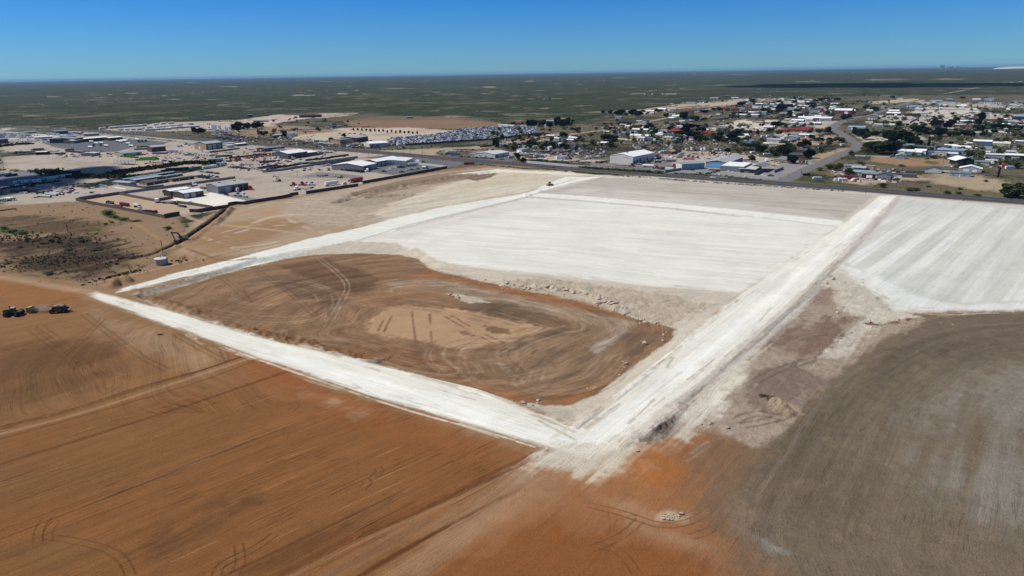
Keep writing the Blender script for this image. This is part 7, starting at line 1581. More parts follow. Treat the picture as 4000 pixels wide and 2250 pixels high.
for ln in TS.strip().split('\n'):
    k, x, y, w_, h_, kd = ln.split(); o = tree(k, float(x), float(y), float(w_), float(h_), kd); near_ = None; bd = 1e9
    for t in THINGS:                       # the nearest building names the place
        if t.get('category') in ('house', 'workshop', 'barn', 'warehouse', 'mobile home', 'cabin', 'shed', 'building', 'hut') and t is not o:
            d = (t.location.x-o.location.x)**2+(t.location.y-o.location.y)**2
            if d < bd and len(t['label'].split()) < 11 and 'garden' not in t['label']: bd = d; near_ = t
    lb = TN[kd]; o['label'] = lb+(' near the '+near_['label'] if near_ and bd < 140**2 else ' standing at the open ground'); 
    o['label'] = ' '.join(o['label'].split()[:14])
for k, x0, y0, x1, y1, n in (('D', 100, 380, 1300, 560, 14), ('D', 1300, 60, 2400, 300, 16), ('E', 900, 330, 2500, 480, 10)):
    for q in range(n):
        x, y = random.uniform(x0, x1), random.uniform(y0, y1); kd = random.choice(['dark', 'dark', 'green', 'dry', 'deep']); w_ = random.uniform(28, 62); o = tree(k, x, y, w_, w_*random.uniform(.6, .9), kd)
        o['label'] = {'deep': 'small dense dark tree', 'dark': 'small dark green tree', 'green': 'small light green tree', 'dry': 'small dry sparse tree'}[kd]+' scattered between the town lots'
for i in range(16):
    t = i/15; o = tree('B', 1240+640*t, 290+35*t-(4 if i % 2 else 0), 14+random.random()*6, 26+random.random()*6, 'deep', 'small round tree in the row below the brown field', 'row of small trees below the brown field')
# trees and yard clutter beyond counting between the lots
Zt = (('D', 60, 360, 1500, 600, 95), ('D', 1200, 40, 2450, 320, 170), ('D', 1300, 330, 2400, 700, 70), ('E', 880, 280, 2576, 520, 150), ('E', 1800, 560, 2576, 860, 40), ('E', 1400, 130, 2576, 300, 50), ('E', 1150, 540, 2576, 720, 50), ('C', 420, 320, 1700, 540, 80), ('E', 200, 40, 1200, 230, 50), ('B', 0, 150, 1300, 330, 20))
mt = MB()
for k, x0, y0, x1, y1, n in Zt:
    for q in range(n):
        P = g(k, random.uniform(x0, x1), random.uniform(y0, y1)); R_ = random.uniform(2, 5.5); lf = mat(random.choice(['t1', 't2', 't3', 't3', 't4']), 'leaf'); mt.tube((P[0], P[1], 0), (P[0], P[1], R_), .2, mat('wd', 'bark'), 4)
        for j in range(4): leaf_cloud(mt, (P[0]+random.gauss(0, R_*.4), P[1]+random.gauss(0, R_*.4), R_*random.uniform(.6, 1.3)), R_*.62, 34, R_*.17, lf)
o = link('small_trees', mt.mesh('small_trees')); o['kind'] = 'stuff'; o['label'] = 'many small trees and bushes between the town lots'
mc = MB(); cc_ = [mat(c) for c in ('wh', 'lg', 'gy', 'dg', 'bk', 'ru', 'lb', 'br', 'ow', 'dr')]
for k, x0, y0, x1, y1, n in Zt+(('D', 200, 560, 1300, 760, 120), ('C', 650, 500, 1600, 600, 120), ('E', 430, 860, 1250, 1010, 90), ('A', 1300, 250, 2576, 330, 40), ('B', 0, 330, 900, 400, 50), ('E', 1850, 640, 2500, 800, 60), ('B', 850, 380, 1600, 450, 60), ('B', 100, 380, 1200, 640, 90), ('b', 700, 780, 2500, 1000, 60), ('a', 200, 1250, 1900, 1420, 40), ('b', 2000, 300, 2576, 560, 50), ('a', 0, 200, 1700, 390, 110), ('c', 0, 160, 2000, 560, 70), ('a', 900, 560, 2500, 700, 40)):
    for q in range(int(n*2.2)):
        P = g(k, random.uniform(x0, x1), random.uniform(y0, y1)); a, c, h_ = random.uniform(.4, 2.4), random.uniform(.4, 1.4), random.uniform(.3, 1.5); m0 = len(mc.v); mc.box(-a, a, -c, c, 0, h_, random.choice(cc_), random.uniform(0, .2), 0); t = random.choice([A54, A36, random.random()*6]); ct, st_ = math.cos(t), math.sin(t)
        mc.v[m0:] = [(P[0]+x*ct-y*st_, P[1]+x*st_+y*ct, z) for x, y, z in mc.v[m0:]]
o = link('yard_clutter', mc.mesh('yard_clutter')); o['kind'] = 'stuff'; o['label'] = 'scrap and yard clutter lying about the lots'
# ------------------------------------------------------------------ shrubs standing alone
for k, x, y, w_, h_, kd in (('F', 830, 630, 60, 24, 'dark'), ('F', 1690, 498, 110, 30, 'green'), ('F', 520, 635, 70, 34, 'dark'), ('F', 600, 645, 90, 26, 'dark'), ('F', 1000, 715, 90, 20, 'dark'), ('F', 700, 710, 150, 22, 'dark'), ('F', 490, 960, 140, 26, 'dark'), ('F', 120, 530, 120, 26, 'dark'), ('F', 230, 545, 120, 26, 'dark'), ('F', 40, 500, 90, 30, 'green'),
                          ('F', 1095, 355, 120, 46, 'green'), ('F', 1150, 385, 80, 28, 'green'), ('F', 1240, 405, 130, 24, 'green'), ('F', 1370, 425, 140, 16, 'green'), ('F', 1060, 460, 80, 26, 'dark'), ('F', 1120, 440, 70, 22, 'green'), ('F', 1190, 605, 60, 16, 'dark'), ('F', 840, 1065, 60, 16, 'dark'), ('F', 960, 1030, 50, 18, 'dark'), ('F', 1250, 950, 90, 18, 'dry'), ('F', 1340, 940, 80, 18, 'dry'),
                          ('X', 715, 905, 80, 50, 'dark'), ('X', 820, 905, 100, 50, 'dark'), ('X', 890, 920, 120, 70, 'green'), ('X', 960, 930, 90, 55, 'dark'), ('X', 1080, 900, 110, 50, 'dark'), ('X', 930, 955, 100, 24, 'dark'), ('X', 1520, 900, 80, 50, 'dry'), ('F', 330, 630, 90, 30, 'green'), ('F', 430, 650, 70, 26, 'green'), ('F', 200, 690, 80, 20, 'dark'), ('F', 70, 855, 90, 16, 'dark'), ('F', 1230, 795, 80, 18, 'dark'), ('F', 950, 720, 70, 20, 'dark'),
                          ('K', 1920, 240, 120, 40, 'dry'), ('E', 1000, 1060, 70, 60, 'green'), ('E', 1290, 1100, 160, 44, 'green'), ('E', 1380, 1100, 130, 40, 'green'), ('E', 1720, 1130, 60, 36, 'dark'), ('E', 1850, 1140, 120, 34, 'green'), ('E', 2050, 1160, 120, 30, 'green'), ('E', 1850, 1090, 90, 30, 'green'), ('E', 1200, 830, 120, 30, 'green'), ('E', 420, 850, 160, 60, 'green'), ('E', 500, 850, 140, 70, 'green'), ('E', 750, 810, 160, 40, 'green'), ('E', 620, 830, 150, 50, 'green'),
                          ('E', 640, 715, 60, 70, 'dry'), ('E', 1560, 745, 80, 50, 'green'), ('E', 2140, 1000, 90, 24, 'dry'), ('E', 1500, 1060, 90, 24, 'green'), ('D', 2300, 880, 140, 50, 'green'), ('D', 2400, 860, 150, 60, 'green'), ('D', 2480, 870, 130, 60, 'green'), ('D', 2520, 850, 120, 60, 'green')):
    shrub(k, x, y, w_, h_, kd)
# ------------------------------------------------------------------ low scrub and verge growth nobody could count
cand = np.nonzero((scrub > .3) & (rad > 240) & (rad < 3600) & (np.abs(np.arctan2(X, Y)) < .86))[0]
wgt = (np.clip(rad[cand], 300, 3600)**1.6)*scrub[cand]**1.5; wgt *= np.clip((WN2[cand]-.25)*2.2, .05, 1.5); wgt /= wgt.sum()
pick = rs.choice(cand, 26000, p=wgt, replace=False); MBv = []; MBf = []
for i_ in pick:
    x, y, z = X[i_]+rs.normal(0, 1.5), Y[i_]+rs.normal(0, 3), hz[i_]; s = rs.uniform(.5, 1.25)*(1.2 if rad[i_] > 900 else .6); o_ = len(MBv); n = 5
    for j in range(n):
        a = 6.283*j/n+rs.uniform(0, .6); q = s*rs.uniform(.8, 1.5); MBv.append((x+q*math.cos(a), y+q*math.sin(a), z+s*rs.uniform(.1, .5)))
    MBv.append((x+rs.normal(0, .3), y, z+s*rs.uniform(.9, 1.5)))
    for j in range(n): MBf.append((o_+j, o_+(j+1) % n, o_+n))
me = bpy.data.meshes.new('scrub'); me.from_pydata(MBv, [], MBf); me.materials.append(mat('t1', 'leaf')); o = link('scrub', me); o['kind'] = 'stuff'; o['label'] = 'low mesquite scrub over the open country'
def verge(k, pts, wd, n, s, c, lb):
    P = catmull(gs(k, pts), 6); L = np.cumsum(np.r_[0, np.hypot(*np.diff(P, axis=0).T)]); m = MB(); M = mat(c, 'leaf')
    for q in range(n):
        t = rs.uniform(0, L[-1]); j = min(np.searchsorted(L, t)-1, len(P)-2); j = max(j, 0); f = (t-L[j])/max(L[j+1]-L[j], 1e-6); p = P[j]+(P[j+1]-P[j])*f; p = p+rs.normal(0, wd/3, 2); ss = s*rs.uniform(.4, 1.3)
        leaf_cloud(m, (p[0], p[1], ss*.55), ss*.8, 9, ss*.42, M, .7)
    o = link('undergrowth', m.mesh('undergrowth')); o['kind'] = 'stuff'; o['label'] = lb
verge('W', [(-1600, 560), (-700, 650), (0, 760), (600, 800), (1200, 840), (1860, 880)], 4, 700, 1.6, 't2', 'green weeds along the foot of the pale highway wall')
verge('K', [(-700, 20), (0, 80), (500, 130), (1100, 150), (1500, 200)], 3, 260, .8, 't4', 'dry weeds beside the near edge of the highway')
verge('D', [(0, 935), (500, 970), (900, 1000), (1500, 1040), (2100, 1080), (2576, 1110)], 3, 260, .8, 't4', 'tufts along the white field edge')
verge('D', [(650, 910), (900, 925), (1400, 965), (1650, 985)], 3, 260, .9, 't2', 'green verge before the office')
verge('b', [(0, 1240), (500, 1150), (900, 1110), (1200, 1050), (1500, 1020), (2000, 1030)], 16, 900, 2.2, 't1', 'dark hedge of brush between the yards')
verge('a', [(820, 975), (1000, 990), (1300, 1060), (1700, 1090), (2200, 1100), (2576, 1080)], 16, 900, 2., 't1', 'dark brush beside the shaded lot')
verge('a', [(0, 480), (300, 440), (600, 430)], 14, 240, 2., 't1', 'dark brush at far left')
verge('a', [(0, 1340), (300, 1300), (700, 1240), (1200, 1180)], 4, 200, 1.2, 't1', 'weed strip along the shaded lot edge')
verge('F', [(0, 860), (300, 830), (620, 800), (900, 830), (1250, 800)], 30, 260, .8, 't4', 'dead brush on the dry lot')
verge('F', [(0, 560), (300, 600), (640, 620), (900, 640)], 26, 220, .8, 't1', 'dark low brush on the dry lot')
verge('F', [(1000, 1010), (1200, 970), (1400, 920)], 4, 90, .7, 't2', 'weeds around the pipe posts')
# ================================================================== poles
for k, x, y, h_ in (('F', 683, 540, 108), ('F', 1638, 745, 128), ('F', 20, 160, 105), ('B', 700, 480, 110), ('B', 675, 760, 72), ('B', 1590, 545, 115), ('B', 1812, 545, 115), ('B', 1392, 545, 100), ('B', 1932, 555, 115), ('B', 1470, 510, 90), ('C', 665, 705, 62), ('C', 1237, 748, 96), ('C', 315, 470, 80), ('C', 42, 520, 66), ('C', 1605, 430, 90),
                  ('D', 205, 940, 110), ('D', 980, 995, 110), ('D', 1842, 1060, 120), ('D', 2082, 985, 110), ('D', 1125, 690, 50), ('D', 1015, 600, 60), ('D', 380, 585, 100), ('E', 805, 1140, 92), ('E', 1898, 1220, 145), ('E', 78, 975, 110), ('E', 732, 722, 90), ('E', 1238, 750, 110), ('E', 1672, 800, 120), ('E', 2275, 950, 100), ('E', 820, 550, 60), ('E', 983, 300, 60), ('E', 1090, 300, 60),
                  ('B', 1065, 470, 60), ('B', 1350, 520, 80), ('B', 1012, 760-330, 60), ('b', 580, 430, 100), ('b', 90, 460, 110), ('b', 970, 640, 110), ('b', 1380, 600, 180), ('b', 1440, 480, 120), ('b', 1785, 300, 100), ('a', 2065, 240, 100), ('a', 2390, 240, 110), ('a', 1140, 120, 130), ('b', 1630, 970, 120), ('b', 2320, 560, 110), ('d', 625, 835, 100), ('d', 85, 930, 90), ('d', 1280, 1050, 80), ('d', 1590, 800, 60), ('W', 565, 360, 110), ('W', 2035, 0, 90), ('h', 1155, 240, 100), ('h', 1395, 240, 90), ('h', 650, 230, 110), ('h', 465, 400, 60)):
    pole(k, x, y, h_, 'power', group='wooden power poles')
for k, x, y, h_, kd in (('d', 845, 1258, 260, 'light'), ('b', 1905, 1300, 130, 'light'), ('c', 870, 530, 200, 'light'), ('c', 235, 450, 110, 'light'), ('c', 780, 450, 60, 'light'), ('c', 1570, 730, 90, 'light'), ('Z', 120, 605, 120, 'light'), ('b', 1360, 890, 110, 'light'), ('D', 988, 930, 60, 'light')): pole(k, x, y, h_, kd, group='lamp poles')
# ================================================================== site objects
def place(name, k, x, y, ang, label, cat, z=None):
    P = g(k, x, y); r = root(name, P, ang, gz(P) if z is None else z); return tag(r, label, cat)
# steel storage tank
def tank(k, x, y, R_, h, c, label, legs=False, roof=.4):
    r = place('storage_tank', k, x, y, 0, label, 'tank'); M = mat(c, 'dust' if c == 'co' else 'paint'); m = MB(); m.tube((0, 0, .02), (0, 0, h), R_, M, 28); link('shell', m.mesh('shell'), r)
    m = MB(); m.tube((0, 0, h+.001), (0, 0, h+roof), R_*1.02, mat('ow' if c == 'co' else c), 28, R_*.1); link('roof', m.mesh('roof'), r)
    m = MB()
    for i in range(0, 10): m.box(R_+.02, R_+.3, -.2, .2, .3+i*h/10, .35+i*h/10, mat('gy'))
    m.box(R_+.02, R_+.3, -.25, -.2, 0, h+.8, mat('gy')); m.box(R_+.02, R_+.3, .2, .25, 0, h+.8, mat('gy')); link('ladder', m.mesh('ladder'), r); m = MB(); m.tube((0, 0, h+roof), (0, 0, h+roof+.4), .25, mat('gy'), 8); link('hatch', m.mesh('hatch'), r)
    if legs: m = MB(); m.box(-R_-.5, -R_+.1, -.4, .4, 0, .8, mat('dg')); link('valve_box', m.mesh('valve_box'), r)
tank('X', 455, 985, 3.5, 3.6, 'co', 'round white steel tank beside the new road', True)
tank('c', 1010, -95, 2, 3.4, 'wh', 'white upright tank near the highway'); tank('b', 2165, 1075, 3, 4, 'lg', 'pale round tank beside the grey cabin'); tank('B', 578, 355, 2.6, 8, 'wh', 'tall white silo beside the pale shed')
for i, (x, y) in enumerate(((1960, 325), (2030, 320), (2090, 330), (2230, 360), (2270, 355), (2310, 360))): tank('b', x, y, 3.4, 8, 'wh', 'white tank in the group right of the dark tree clump')
for x in (2520, 2550, 2590): tank('S', x, 370+ (x-2520)*0, 5, 6, 'cr', 'cream oil tank far out in the scrub')
tank('S', 2130, 390, 5, 7, 'lb', 'blue-grey tank far out in the scrub'); tank('S', 2146, 389, 4, 8, 'dg', 'dark tank far out in the scrub'); tank('B', 1310, 335, 3, 5, 'ow', 'cream tank behind the brown block building'); tank('B', 1340, 340, 3, 4, 'ow', 'second cream tank behind the brown block building')
# pipe frames standing on the dry lot
for k, x, y, w_, h_ in (('F', 795, 1030, 34, 26), ('F', 955, 1070, 46, 30), ('F', 1045, 1040, 24, 30), ('F', 1115, 945, 22, 38), ('F', 1312, 905, 32, 22), ('F', 1470, 940, 36, 24), ('F', 1415, 895, 28, 20), ('X', 1330, 905, 50, 90)):
    P = g(k, x, y); s = mpp(k, P); W_ = w_*s*.5; Hh = h_*s; r = root('pipe_goal', P, -.1, gz(P)); M = mat('wd', 'wood')
    link('crossbar', MB().tube((-W_, 0, Hh), (W_, 0, Hh), .1, M, 6).mesh('crossbar'), r)
    for sx in (-1, 1): link('leg', MB().tube((sx*W_, 0, 0), (sx*W_, 0, Hh+.1), .11, M, 6).mesh('leg'), r)
    tag(r, 'brown goal-shaped pipe frame on the dry lot', 'frame', 'goal-shaped pipe frames')
for i, (x, h_) in enumerate(((930, 95), (985, 95), (1015, 60), (1045, 120), (1080, 125))):
    P = g('X', x, 862); r = root('well_pipe', P, 0, gz(P)); s = mpp('X', P); link('pipe', MB().tube((0, 0, 0), (0, 0, h_*s), .13, mat('br', 'dust'), 6).mesh('pipe'), r); link('valve', MB().box(-.3, .3, -.2, .2, h_*s*.45, h_*s*.45+.3, mat('dg')).mesh('valve'), r); tag(r, 'upright rusty pipe among the bushes by the tank', 'pipe', 'upright pipes by the round tank')
# steel pipes lying in the machinery lot
for x0, y0, x1, y1, rr_ in ((395, 178, 515, 185, 1.1), (460, 155, 575, 170, 1.1), (510, 145, 605, 160, 1.), (560, 148, 640, 160, .9)):
    A = g('F', x0, y0); d = g('F', x1, y1)-A; r = root('steel_pipe', A, 0); m = MB(); m.tube((0, 0, rr_), (d[0], d[1], rr_), rr_, mat('lg'), 16); link('pipe', m.mesh('pipe'), r); m = MB(); u = d/np.hypot(*d); m.tube((d[0], d[1], rr_), (d[0]+u[0]*.06, d[1]+u[1]*.06, rr_), rr_*.86, mat('bk'), 16); link('open_end', m.mesh('open_end'), r); tag(r, 'big pale steel pipe lying in the machinery lot', 'pipe', 'big steel pipes in the machinery lot')
for k, x0, y0, x1, y1, c, lb in (('F', 800, 185, 1005, 152, 'lb', 'bundle of pale blue pipes beside the fence'), ('F', 860, 190, 1010, 165, 'lb', 'second bundle of pale blue pipes beside the fence'), ('F', 1000, 62, 1080, 70, 'lb', 'pale blue pipe pair by the brush'), ('F', 1010, 80, 1082, 90, 'lb', 'lower pale blue pipe pair by the brush'), ('F', 1150, 85, 1270, 108, 'wh', 'white pipe bundle at the crew quarters fence'), ('F', 345, 188, 400, 180, 'br', 'brown beam beside the steel pipes'), ('F', 0, 320, 160, 300, 'ru', 'long rusty pipe row at the left edge'), ('a', 330, 655, 680, 620, 'bk', 'long black pipe on the far left sand'), ('a', 800, 1405, 1050, 1395, 'bk', 'black pipe beside the dark truck')):
    A = g(k, x0, y0); d = g(k, x1, y1)-A; u = d/np.hypot(*d); r = root('pipe_bundle', A, 0)
    for q in (-.45, .45): link('pipe', MB().tube((-u[1]*q, u[0]*q, .4), (d[0]-u[1]*q, d[1]+u[0]*q, .4), .4, mat(c), 8).mesh('pipe'), r)
    link('band', MB().box(-.1, .1, -.9, .9, .81, .9, mat('dg')).mesh('band'), r); tag(r, lb, 'pipes')
# stockpiles of broken caliche, boulders
def blob(R_, zs, n, M, amp=.35, sub_=2):
    bm = bmesh.new(); bmesh.ops.create_icosphere(bm, subdivisions=sub_, radius=1); sd_ = rs.uniform(0, 99)
    for v in bm.verts:
        p = v.co; f = 1+amp*(vn(np.array([p.x*2+sd_]), np.array([p.y*2+p.z*1.7+sd_]), 5)[0]-.5)*2; v.co = Vector((p.x*R_*f, p.y*R_*f*.8, max(p.z, -.3)*R_*zs*f))
    me = bpy.data.meshes.new('rock'); bm.to_mesh(me); bm.free(); me.materials.append(M); return me
PAL.update(ck=(184, 170, 150), cd=(156, 134, 112)); RK = [blob(1, .75, 0, mat('ck', 'rock'), .5, 1) for _ in range(5)]; PL = [blob(1, .55, 0, mat('ck', 'rock'), .45, 3) for _ in range(4)]
for i, (x, y) in enumerate([(1310, 345), (1340, 330), (1380, 342), (1440, 345), (1480, 360), (1530, 358), (1560, 368), (1610, 358), (1650, 365), (1700, 372), (1740, 378), (1790, 385), (1830, 392), (1870, 400), (1920, 415), (1960, 430), (2000, 430), (1990, 455), (2040, 460), (2080, 485), (2120, 490), (2050, 500), (1940, 460), (2150, 520)]):
    P = g('P', x, y); o = link('caliche_pile', random.choice(PL)); o.location = (P[0], P[1], gz(P)-.15); s = random.uniform(1.3, 2.3); o.scale = (s*1.3, s*1.1, s*.95); o.rotation_euler = (0, 0, random.uniform(0, 6)); tag(o, 'dumped heap of pale caliche along the pit edge', 'pile', 'heaps of caliche along the pit edge')
lines = [('P', [(1320, 355), (1500, 375), (1750, 400)], 26), ('P', [(2200, 560), (2320, 600), (2480, 600)], 26), ('P', [(1900, 480), (2150, 530), (2300, 580)], 22), ('P', [(2480, 620), (2380, 700), (2300, 750)], 12), ('P', [(920, 400), (960, 405), (1000, 412), (1050, 430)], 12), ('P', [(200, 860), (340, 850), (500, 870)], 8), ('P', [(2300, 760), (2100, 900), (1850, 1060)], 10), ('P', [(1350, 1120), (1600, 1140), (1800, 1090)], 8), ('P', [(840, 240), (1000, 290), (1200, 320)], 12),
         ('Q', [(1330, 500), (1420, 490), (1560, 470)], 12), ('Q', [(1240, 600), (1400, 640), (1480, 630)], 10), ('Q', [(1440, 700), (1550, 730), (1640, 760)], 12), ('Q', [(1500, 800), (1600, 770)], 8), ('Q', [(1280, 920), (1400, 860), (1500, 810)], 12), ('Q', [(1560, 560), (1700, 650), (1740, 700)], 8), ('Q', [(550, 1370), (650, 1390)], 7), ('Q', [(1780, 760), (1960, 730), (2100, 740)], 7)]
nb = 0
for k, pts, n in lines:
    C_ = catmull(gs(k, pts), 8)
    for q in range(n):
        p = C_[rs.randint(len(C_))]+rs.normal(0, 2.2, 2); s = min(.15+rs.exponential(.24), 1.2); o = link('boulder', RK[rs.randint(5)]); o.location = (p[0], p[1], gz(p)+s*.2); o.scale = (s, s, s); o.rotation_euler = (0, 0, rs.uniform(0, 6)); tag(o, 'pale boulder scattered along the earthworks', 'boulder', 'boulders scattered along the earthworks'); o['_same'] = 1; nb += 1
for k, x, y, s, lb in (('P', 1450, 1122, 1.3, 'largest boulder on the pit floor near the corner'), ('P', 1548, 1100, .7, 'smaller boulder on the pit floor near the corner'), ('P', 2120, 845, .6, 'lone small boulder right on the pit floor'), ('V', 1715, 1293, .75, 'rightmost rock of the cluster on the red apron'), ('V', 1706, 1299, .6, 'rock left of the rightmost one on the red apron'), ('V', 1668, 1305, .6, 'leftmost rock of the cluster on the red apron'), ('V', 1680, 1307, .7, 'largest rock of the cluster on the red apron'), ('V', 1690, 1308, .5, 'small rock in the cluster on the red apron'), ('V', 1675, 1300, .45, 'pebble-like rock in the cluster on the red apron'), ('V', 1603, 1135, .7, 'white rock by the dark rubble strip')):
    P = g(k, x, y); o = link('boulder', RK[rs.randint(5)]); o.location = (P[0], P[1], gz(P)+s*.2); o.scale = (s, s, s); tag(o, lb, 'boulder')
for i in range(60):                       # small clods round the rock cluster
    P = g('V', rs.normal(1690, 18), rs.normal(1302, 5)); 
    o = link('rock_chip', RK[rs.randint(5)]); s = rs.uniform(.1, .25); o.location = (P[0], P[1], gz(P)+s*.3); o.scale = (s, s, s); tag(o, 'rock chip in the pale spot on the red apron', 'rock', 'rock chips on the red apron'); o['_same'] = 1
# ------------------------------------------------------------------ machines
def excavator():
    r = place('excavator', 'X', 1010, 395, math.radians(183), 'dark excavator with its arm bent down into the trench', 'excavator'); D = mat('og' if False else 'dg'); Y_ = mat('ye', 'dust'); K = mat('bk')
    for s in (-1, 1):
        m = MB(); m.prof([(-2.3, .1), (2.3, .1), (2.6, .5), (2.2, .95), (-2.2, .95), (-2.6, .5)], s*1.5-.35, s*1.5+.35, K); link('track', m.mesh('track'), r)
    m = MB(); m.tube((0, 0, .9), (0, 0, 1.2), .9, K, 12); link('turntable', m.mesh('turntable'), r)
    m = MB(); m.box(-3, 1.6, -1.4, 1.4, 1.2, 2.3, D, .1, .1); m.box(-3.1, -1.6, -1.35, 1.35, 2.301, 2.7, D, .15, .15); link('engine_house', m.mesh('engine_house'), r)
    m = MB(); m.prof([(.1, 2.3), (1.9, 2.3), (1.7, 3.3), (1.3, 3.7), (.1, 3.7)], .35, 1.35, mat('dg')); c_ = link('cab', m.mesh('cab'), r); m = MB(); m.box(.3, 1.5, .3, .34, 2.6, 3.4, GL()); m.box(.3, 1.5, 1.36, 1.4, 2.6, 3.4, GL()); link('window', m.mesh('window'), c_)
    def arm(nm, pts, w_, t_):
        m = MB()
        for a, b_ in zip(pts[:-1], pts[1:]):
            ax, az_ = b_[0]-a[0], b_[1]-a[1]; L = math.hypot(ax, az_); nx, nz_ = -az_/L*t_/2, ax/L*t_/2
            m.add([(a[0]+nx, -w_/2, a[1]+nz_), (b_[0]+nx, -w_/2, b_[1]+nz_), (b_[0]-nx, -w_/2, b_[1]-nz_), (a[0]-nx, -w_/2, a[1]-nz_), (a[0]+nx, w_/2, a[1]+nz_), (b_[0]+nx, w_/2, b_[1]+nz_), (b_[0]-nx, w_/2, b_[1]-nz_), (a[0]-nx, w_/2, a[1]-nz_)], [(0, 1, 2, 3), (7, 6, 5, 4), (0, 4, 5, 1), (1, 5, 6, 2), (2, 6, 7, 3), (3, 7, 4, 0)], K)
        return link(nm, m.mesh(nm), r)
    arm('boom', [(1.2, 2.0), (2.2, 4.4), (3.4, 5.4), (6.6, 5.7)], .5, .75); arm('stick', [(6.9, 6.1), (5.9, 3.2), (5.2, .9)], .4, .6)
    m = MB(); m.prof([(5.3, 1.0), (6.1, .5), (5.9, -.5), (4.8, -.9), (4.3, -.3), (4.7, .2)], -.6, .6, K); link('bucket', m.mesh('bucket'), r)
    m = MB(); m.tube((1.6, -.3, 2.), (2.9, -.3, 4.4), .12, mat('sv'), 8); m.tube((1.6, .3, 2.), (2.9, .3, 4.4), .12, mat('sv'), 8); m.tube((3.6, 0, 5.9), (6.4, 0, 6.2), .1, mat('sv'), 8); link('hydraulic_ram', m.mesh('hydraulic_ram'), r)
excavator()
def bigwheel(r, x, y, R_, w_, hub='dg'):
    m = MB(); m.tube((x, y-w_/2, R_), (x, y+w_/2, R_), R_, TY(), 18)
    for i in range(18):
        a = 6.283*i/18; cx, cz = x+math.cos(a)*R_*1.01, R_+math.sin(a)*R_*1.01; m.box(cx-.05, cx+.05, y-w_/2, y+w_/2, cz-.05, cz+.05, TY())
    o = link('wheel', m.mesh('wheel'), r); m = MB(); m.tube((x, y-w_/2-.02, R_), (x, y-w_/2-.08, R_), R_*.5, mat(hub), 12); m.tube((x, y+w_/2+.02, R_), (x, y+w_/2+.08, R_), R_*.5, mat(hub), 12); link('hub', m.mesh('hub'), o)
def tractor():
    r = place('farm_tractor', 'T', 365, 850, math.radians(184), 'large dark green articulated tractor pulling the scraper', 'tractor'); Gr = mat('gn'); K = mat('bk')
    m = MB(); m.prof([(.9, 1.5), (4.0, 1.3), (4.25, 1.6), (4.2, 2.5), (3.9, 2.75), (.9, 3.05)], -.62, .62, Gr); link('bonnet', m.mesh('bonnet'), r)
    m = MB(); m.prof([(4.26, 1.4), (4.35, 1.45), (4.3, 2.5), (4.22, 2.5)], -.5, .5, K); link('grille', m.mesh('grille'), r)
    m = MB(); m.box(-.9, .9, -.9, .9, 1.5, 2.3, Gr); m.box(-.85, .85, -.85, .85, 2.3, 3.55, GL(), .12, .12); c_ = link('cab', m.mesh('cab'), r); m = MB(); m.box(-.95, .95, -.95, .95, 3.56, 3.78, mat('lg'), .1, .1); link('cab_roof', m.mesh('cab_roof'), c_)
    m = MB(); m.box(-3.2, -.9, -.7, .7, 1.2, 1.9, Gr); m.box(-3.4, -1.2, -1.6, 1.6, 1.95, 2.05, Gr); link('rear_frame', m.mesh('rear_frame'), r); m = MB(); m.tube((1.6, -.75, 2.3), (1.6, -.75, 4.1), .13, K, 8); m.tube((1.95, -.75, 2.3), (1.95, -.75, 4.), .17, K, 8); link('exhaust', m.mesh('exhaust'), r)
    m = MB(); m.box(1.2, 3.4, -1.9, 1.9, .9, 1.1, K); m.box(-3, -.9, -1.9, 1.9, .9, 1.1, K); m.box(-1, 1.2, -.3, .3, .8, 1.2, K); link('axle', m.mesh('axle'), r)
    for x in (2.3, -2.1):
        for y in (-1.5, 1.5): bigwheel(r, x, y, 1.05, .75); bigwheel(r, x, y*1.58, 1.05, .7)
    r2 = place('scraper_box', 'T', 770, 775, math.radians(186), 'small yellow scraper box on a grey drawbar behind the tractor', 'scraper'); Y_ = mat('ye', 'dust')
    m = MB(); m.prof([(-1.6, .4), (.6, .4), (1., 1.2), (.9, 2.6), (-1.2, 2.9)], -1.5, 1.5, Y_); link('bowl', m.mesh('bowl'), r2); m = MB(); m.box(.9, 4.6, -.2, .2, .9, 1.25, mat('lg')); m.box(.3, 1.2, -1.7, -1.5, 1.0, 1.5, mat('lg')); m.box(.3, 1.2, 1.5, 1.7, 1., 1.5, mat('lg')); link('drawbar', m.mesh('drawbar'), r2)
    for y in (-1.3, 1.3): bigwheel(r2, -2.1, y, .75, .6)
    r3 = place('earth_scraper', 'T', 1500, 770, math.radians(192), 'dark heaped earth scraper with yellow frame at the end of the train', 'scraper'); K = mat('db', 'dust')
    m = MB(); m.prof([(-2.4, .7), (1.6, .5), (2.4, 1.6), (2.2, 2.9), (-2., 3.1), (-2.8, 2.)], -1.6, 1.6, K); m.box(2.2, 2.9, .2, 1.5, 1.2, 2.1, mat('ye')); link('bowl', m.mesh('bowl'), r3)
    me = blob(1, .5, 0, mat('cd', 'rock'), .3, 3); o = link('earth_load', me, r3); o.location = (-.2, 0, 2.9); o.scale = (2.2, 1.4, 1.5)
    m = MB(); m.prof([(1.0, 3.0), (3.8, 3.6), (3.8, 3.9), (1.0, 3.3)], 1.2, 1.5, Y_); m.prof([(1.0, 3.0), (3.8, 3.6), (3.8, 3.9), (1.0, 3.3)], -1.5, -1.2, Y_); m.box(3.5, 3.8, -1.19, 1.19, 3.55, 3.85, Y_); link('lift_frame', m.mesh('lift_frame'), r3)
    m = MB(); m.box(-5.2, -2.6, -.25, .25, 1., 1.4, mat('og', 'dust')); m.box(-4.4, -4., -1.2, 1.2, .9, 1.3, mat('lg')); m.box(2.6, 5, -.15, .15, .9, 1.2, K); link('hitch', m.mesh('hitch'), r3)
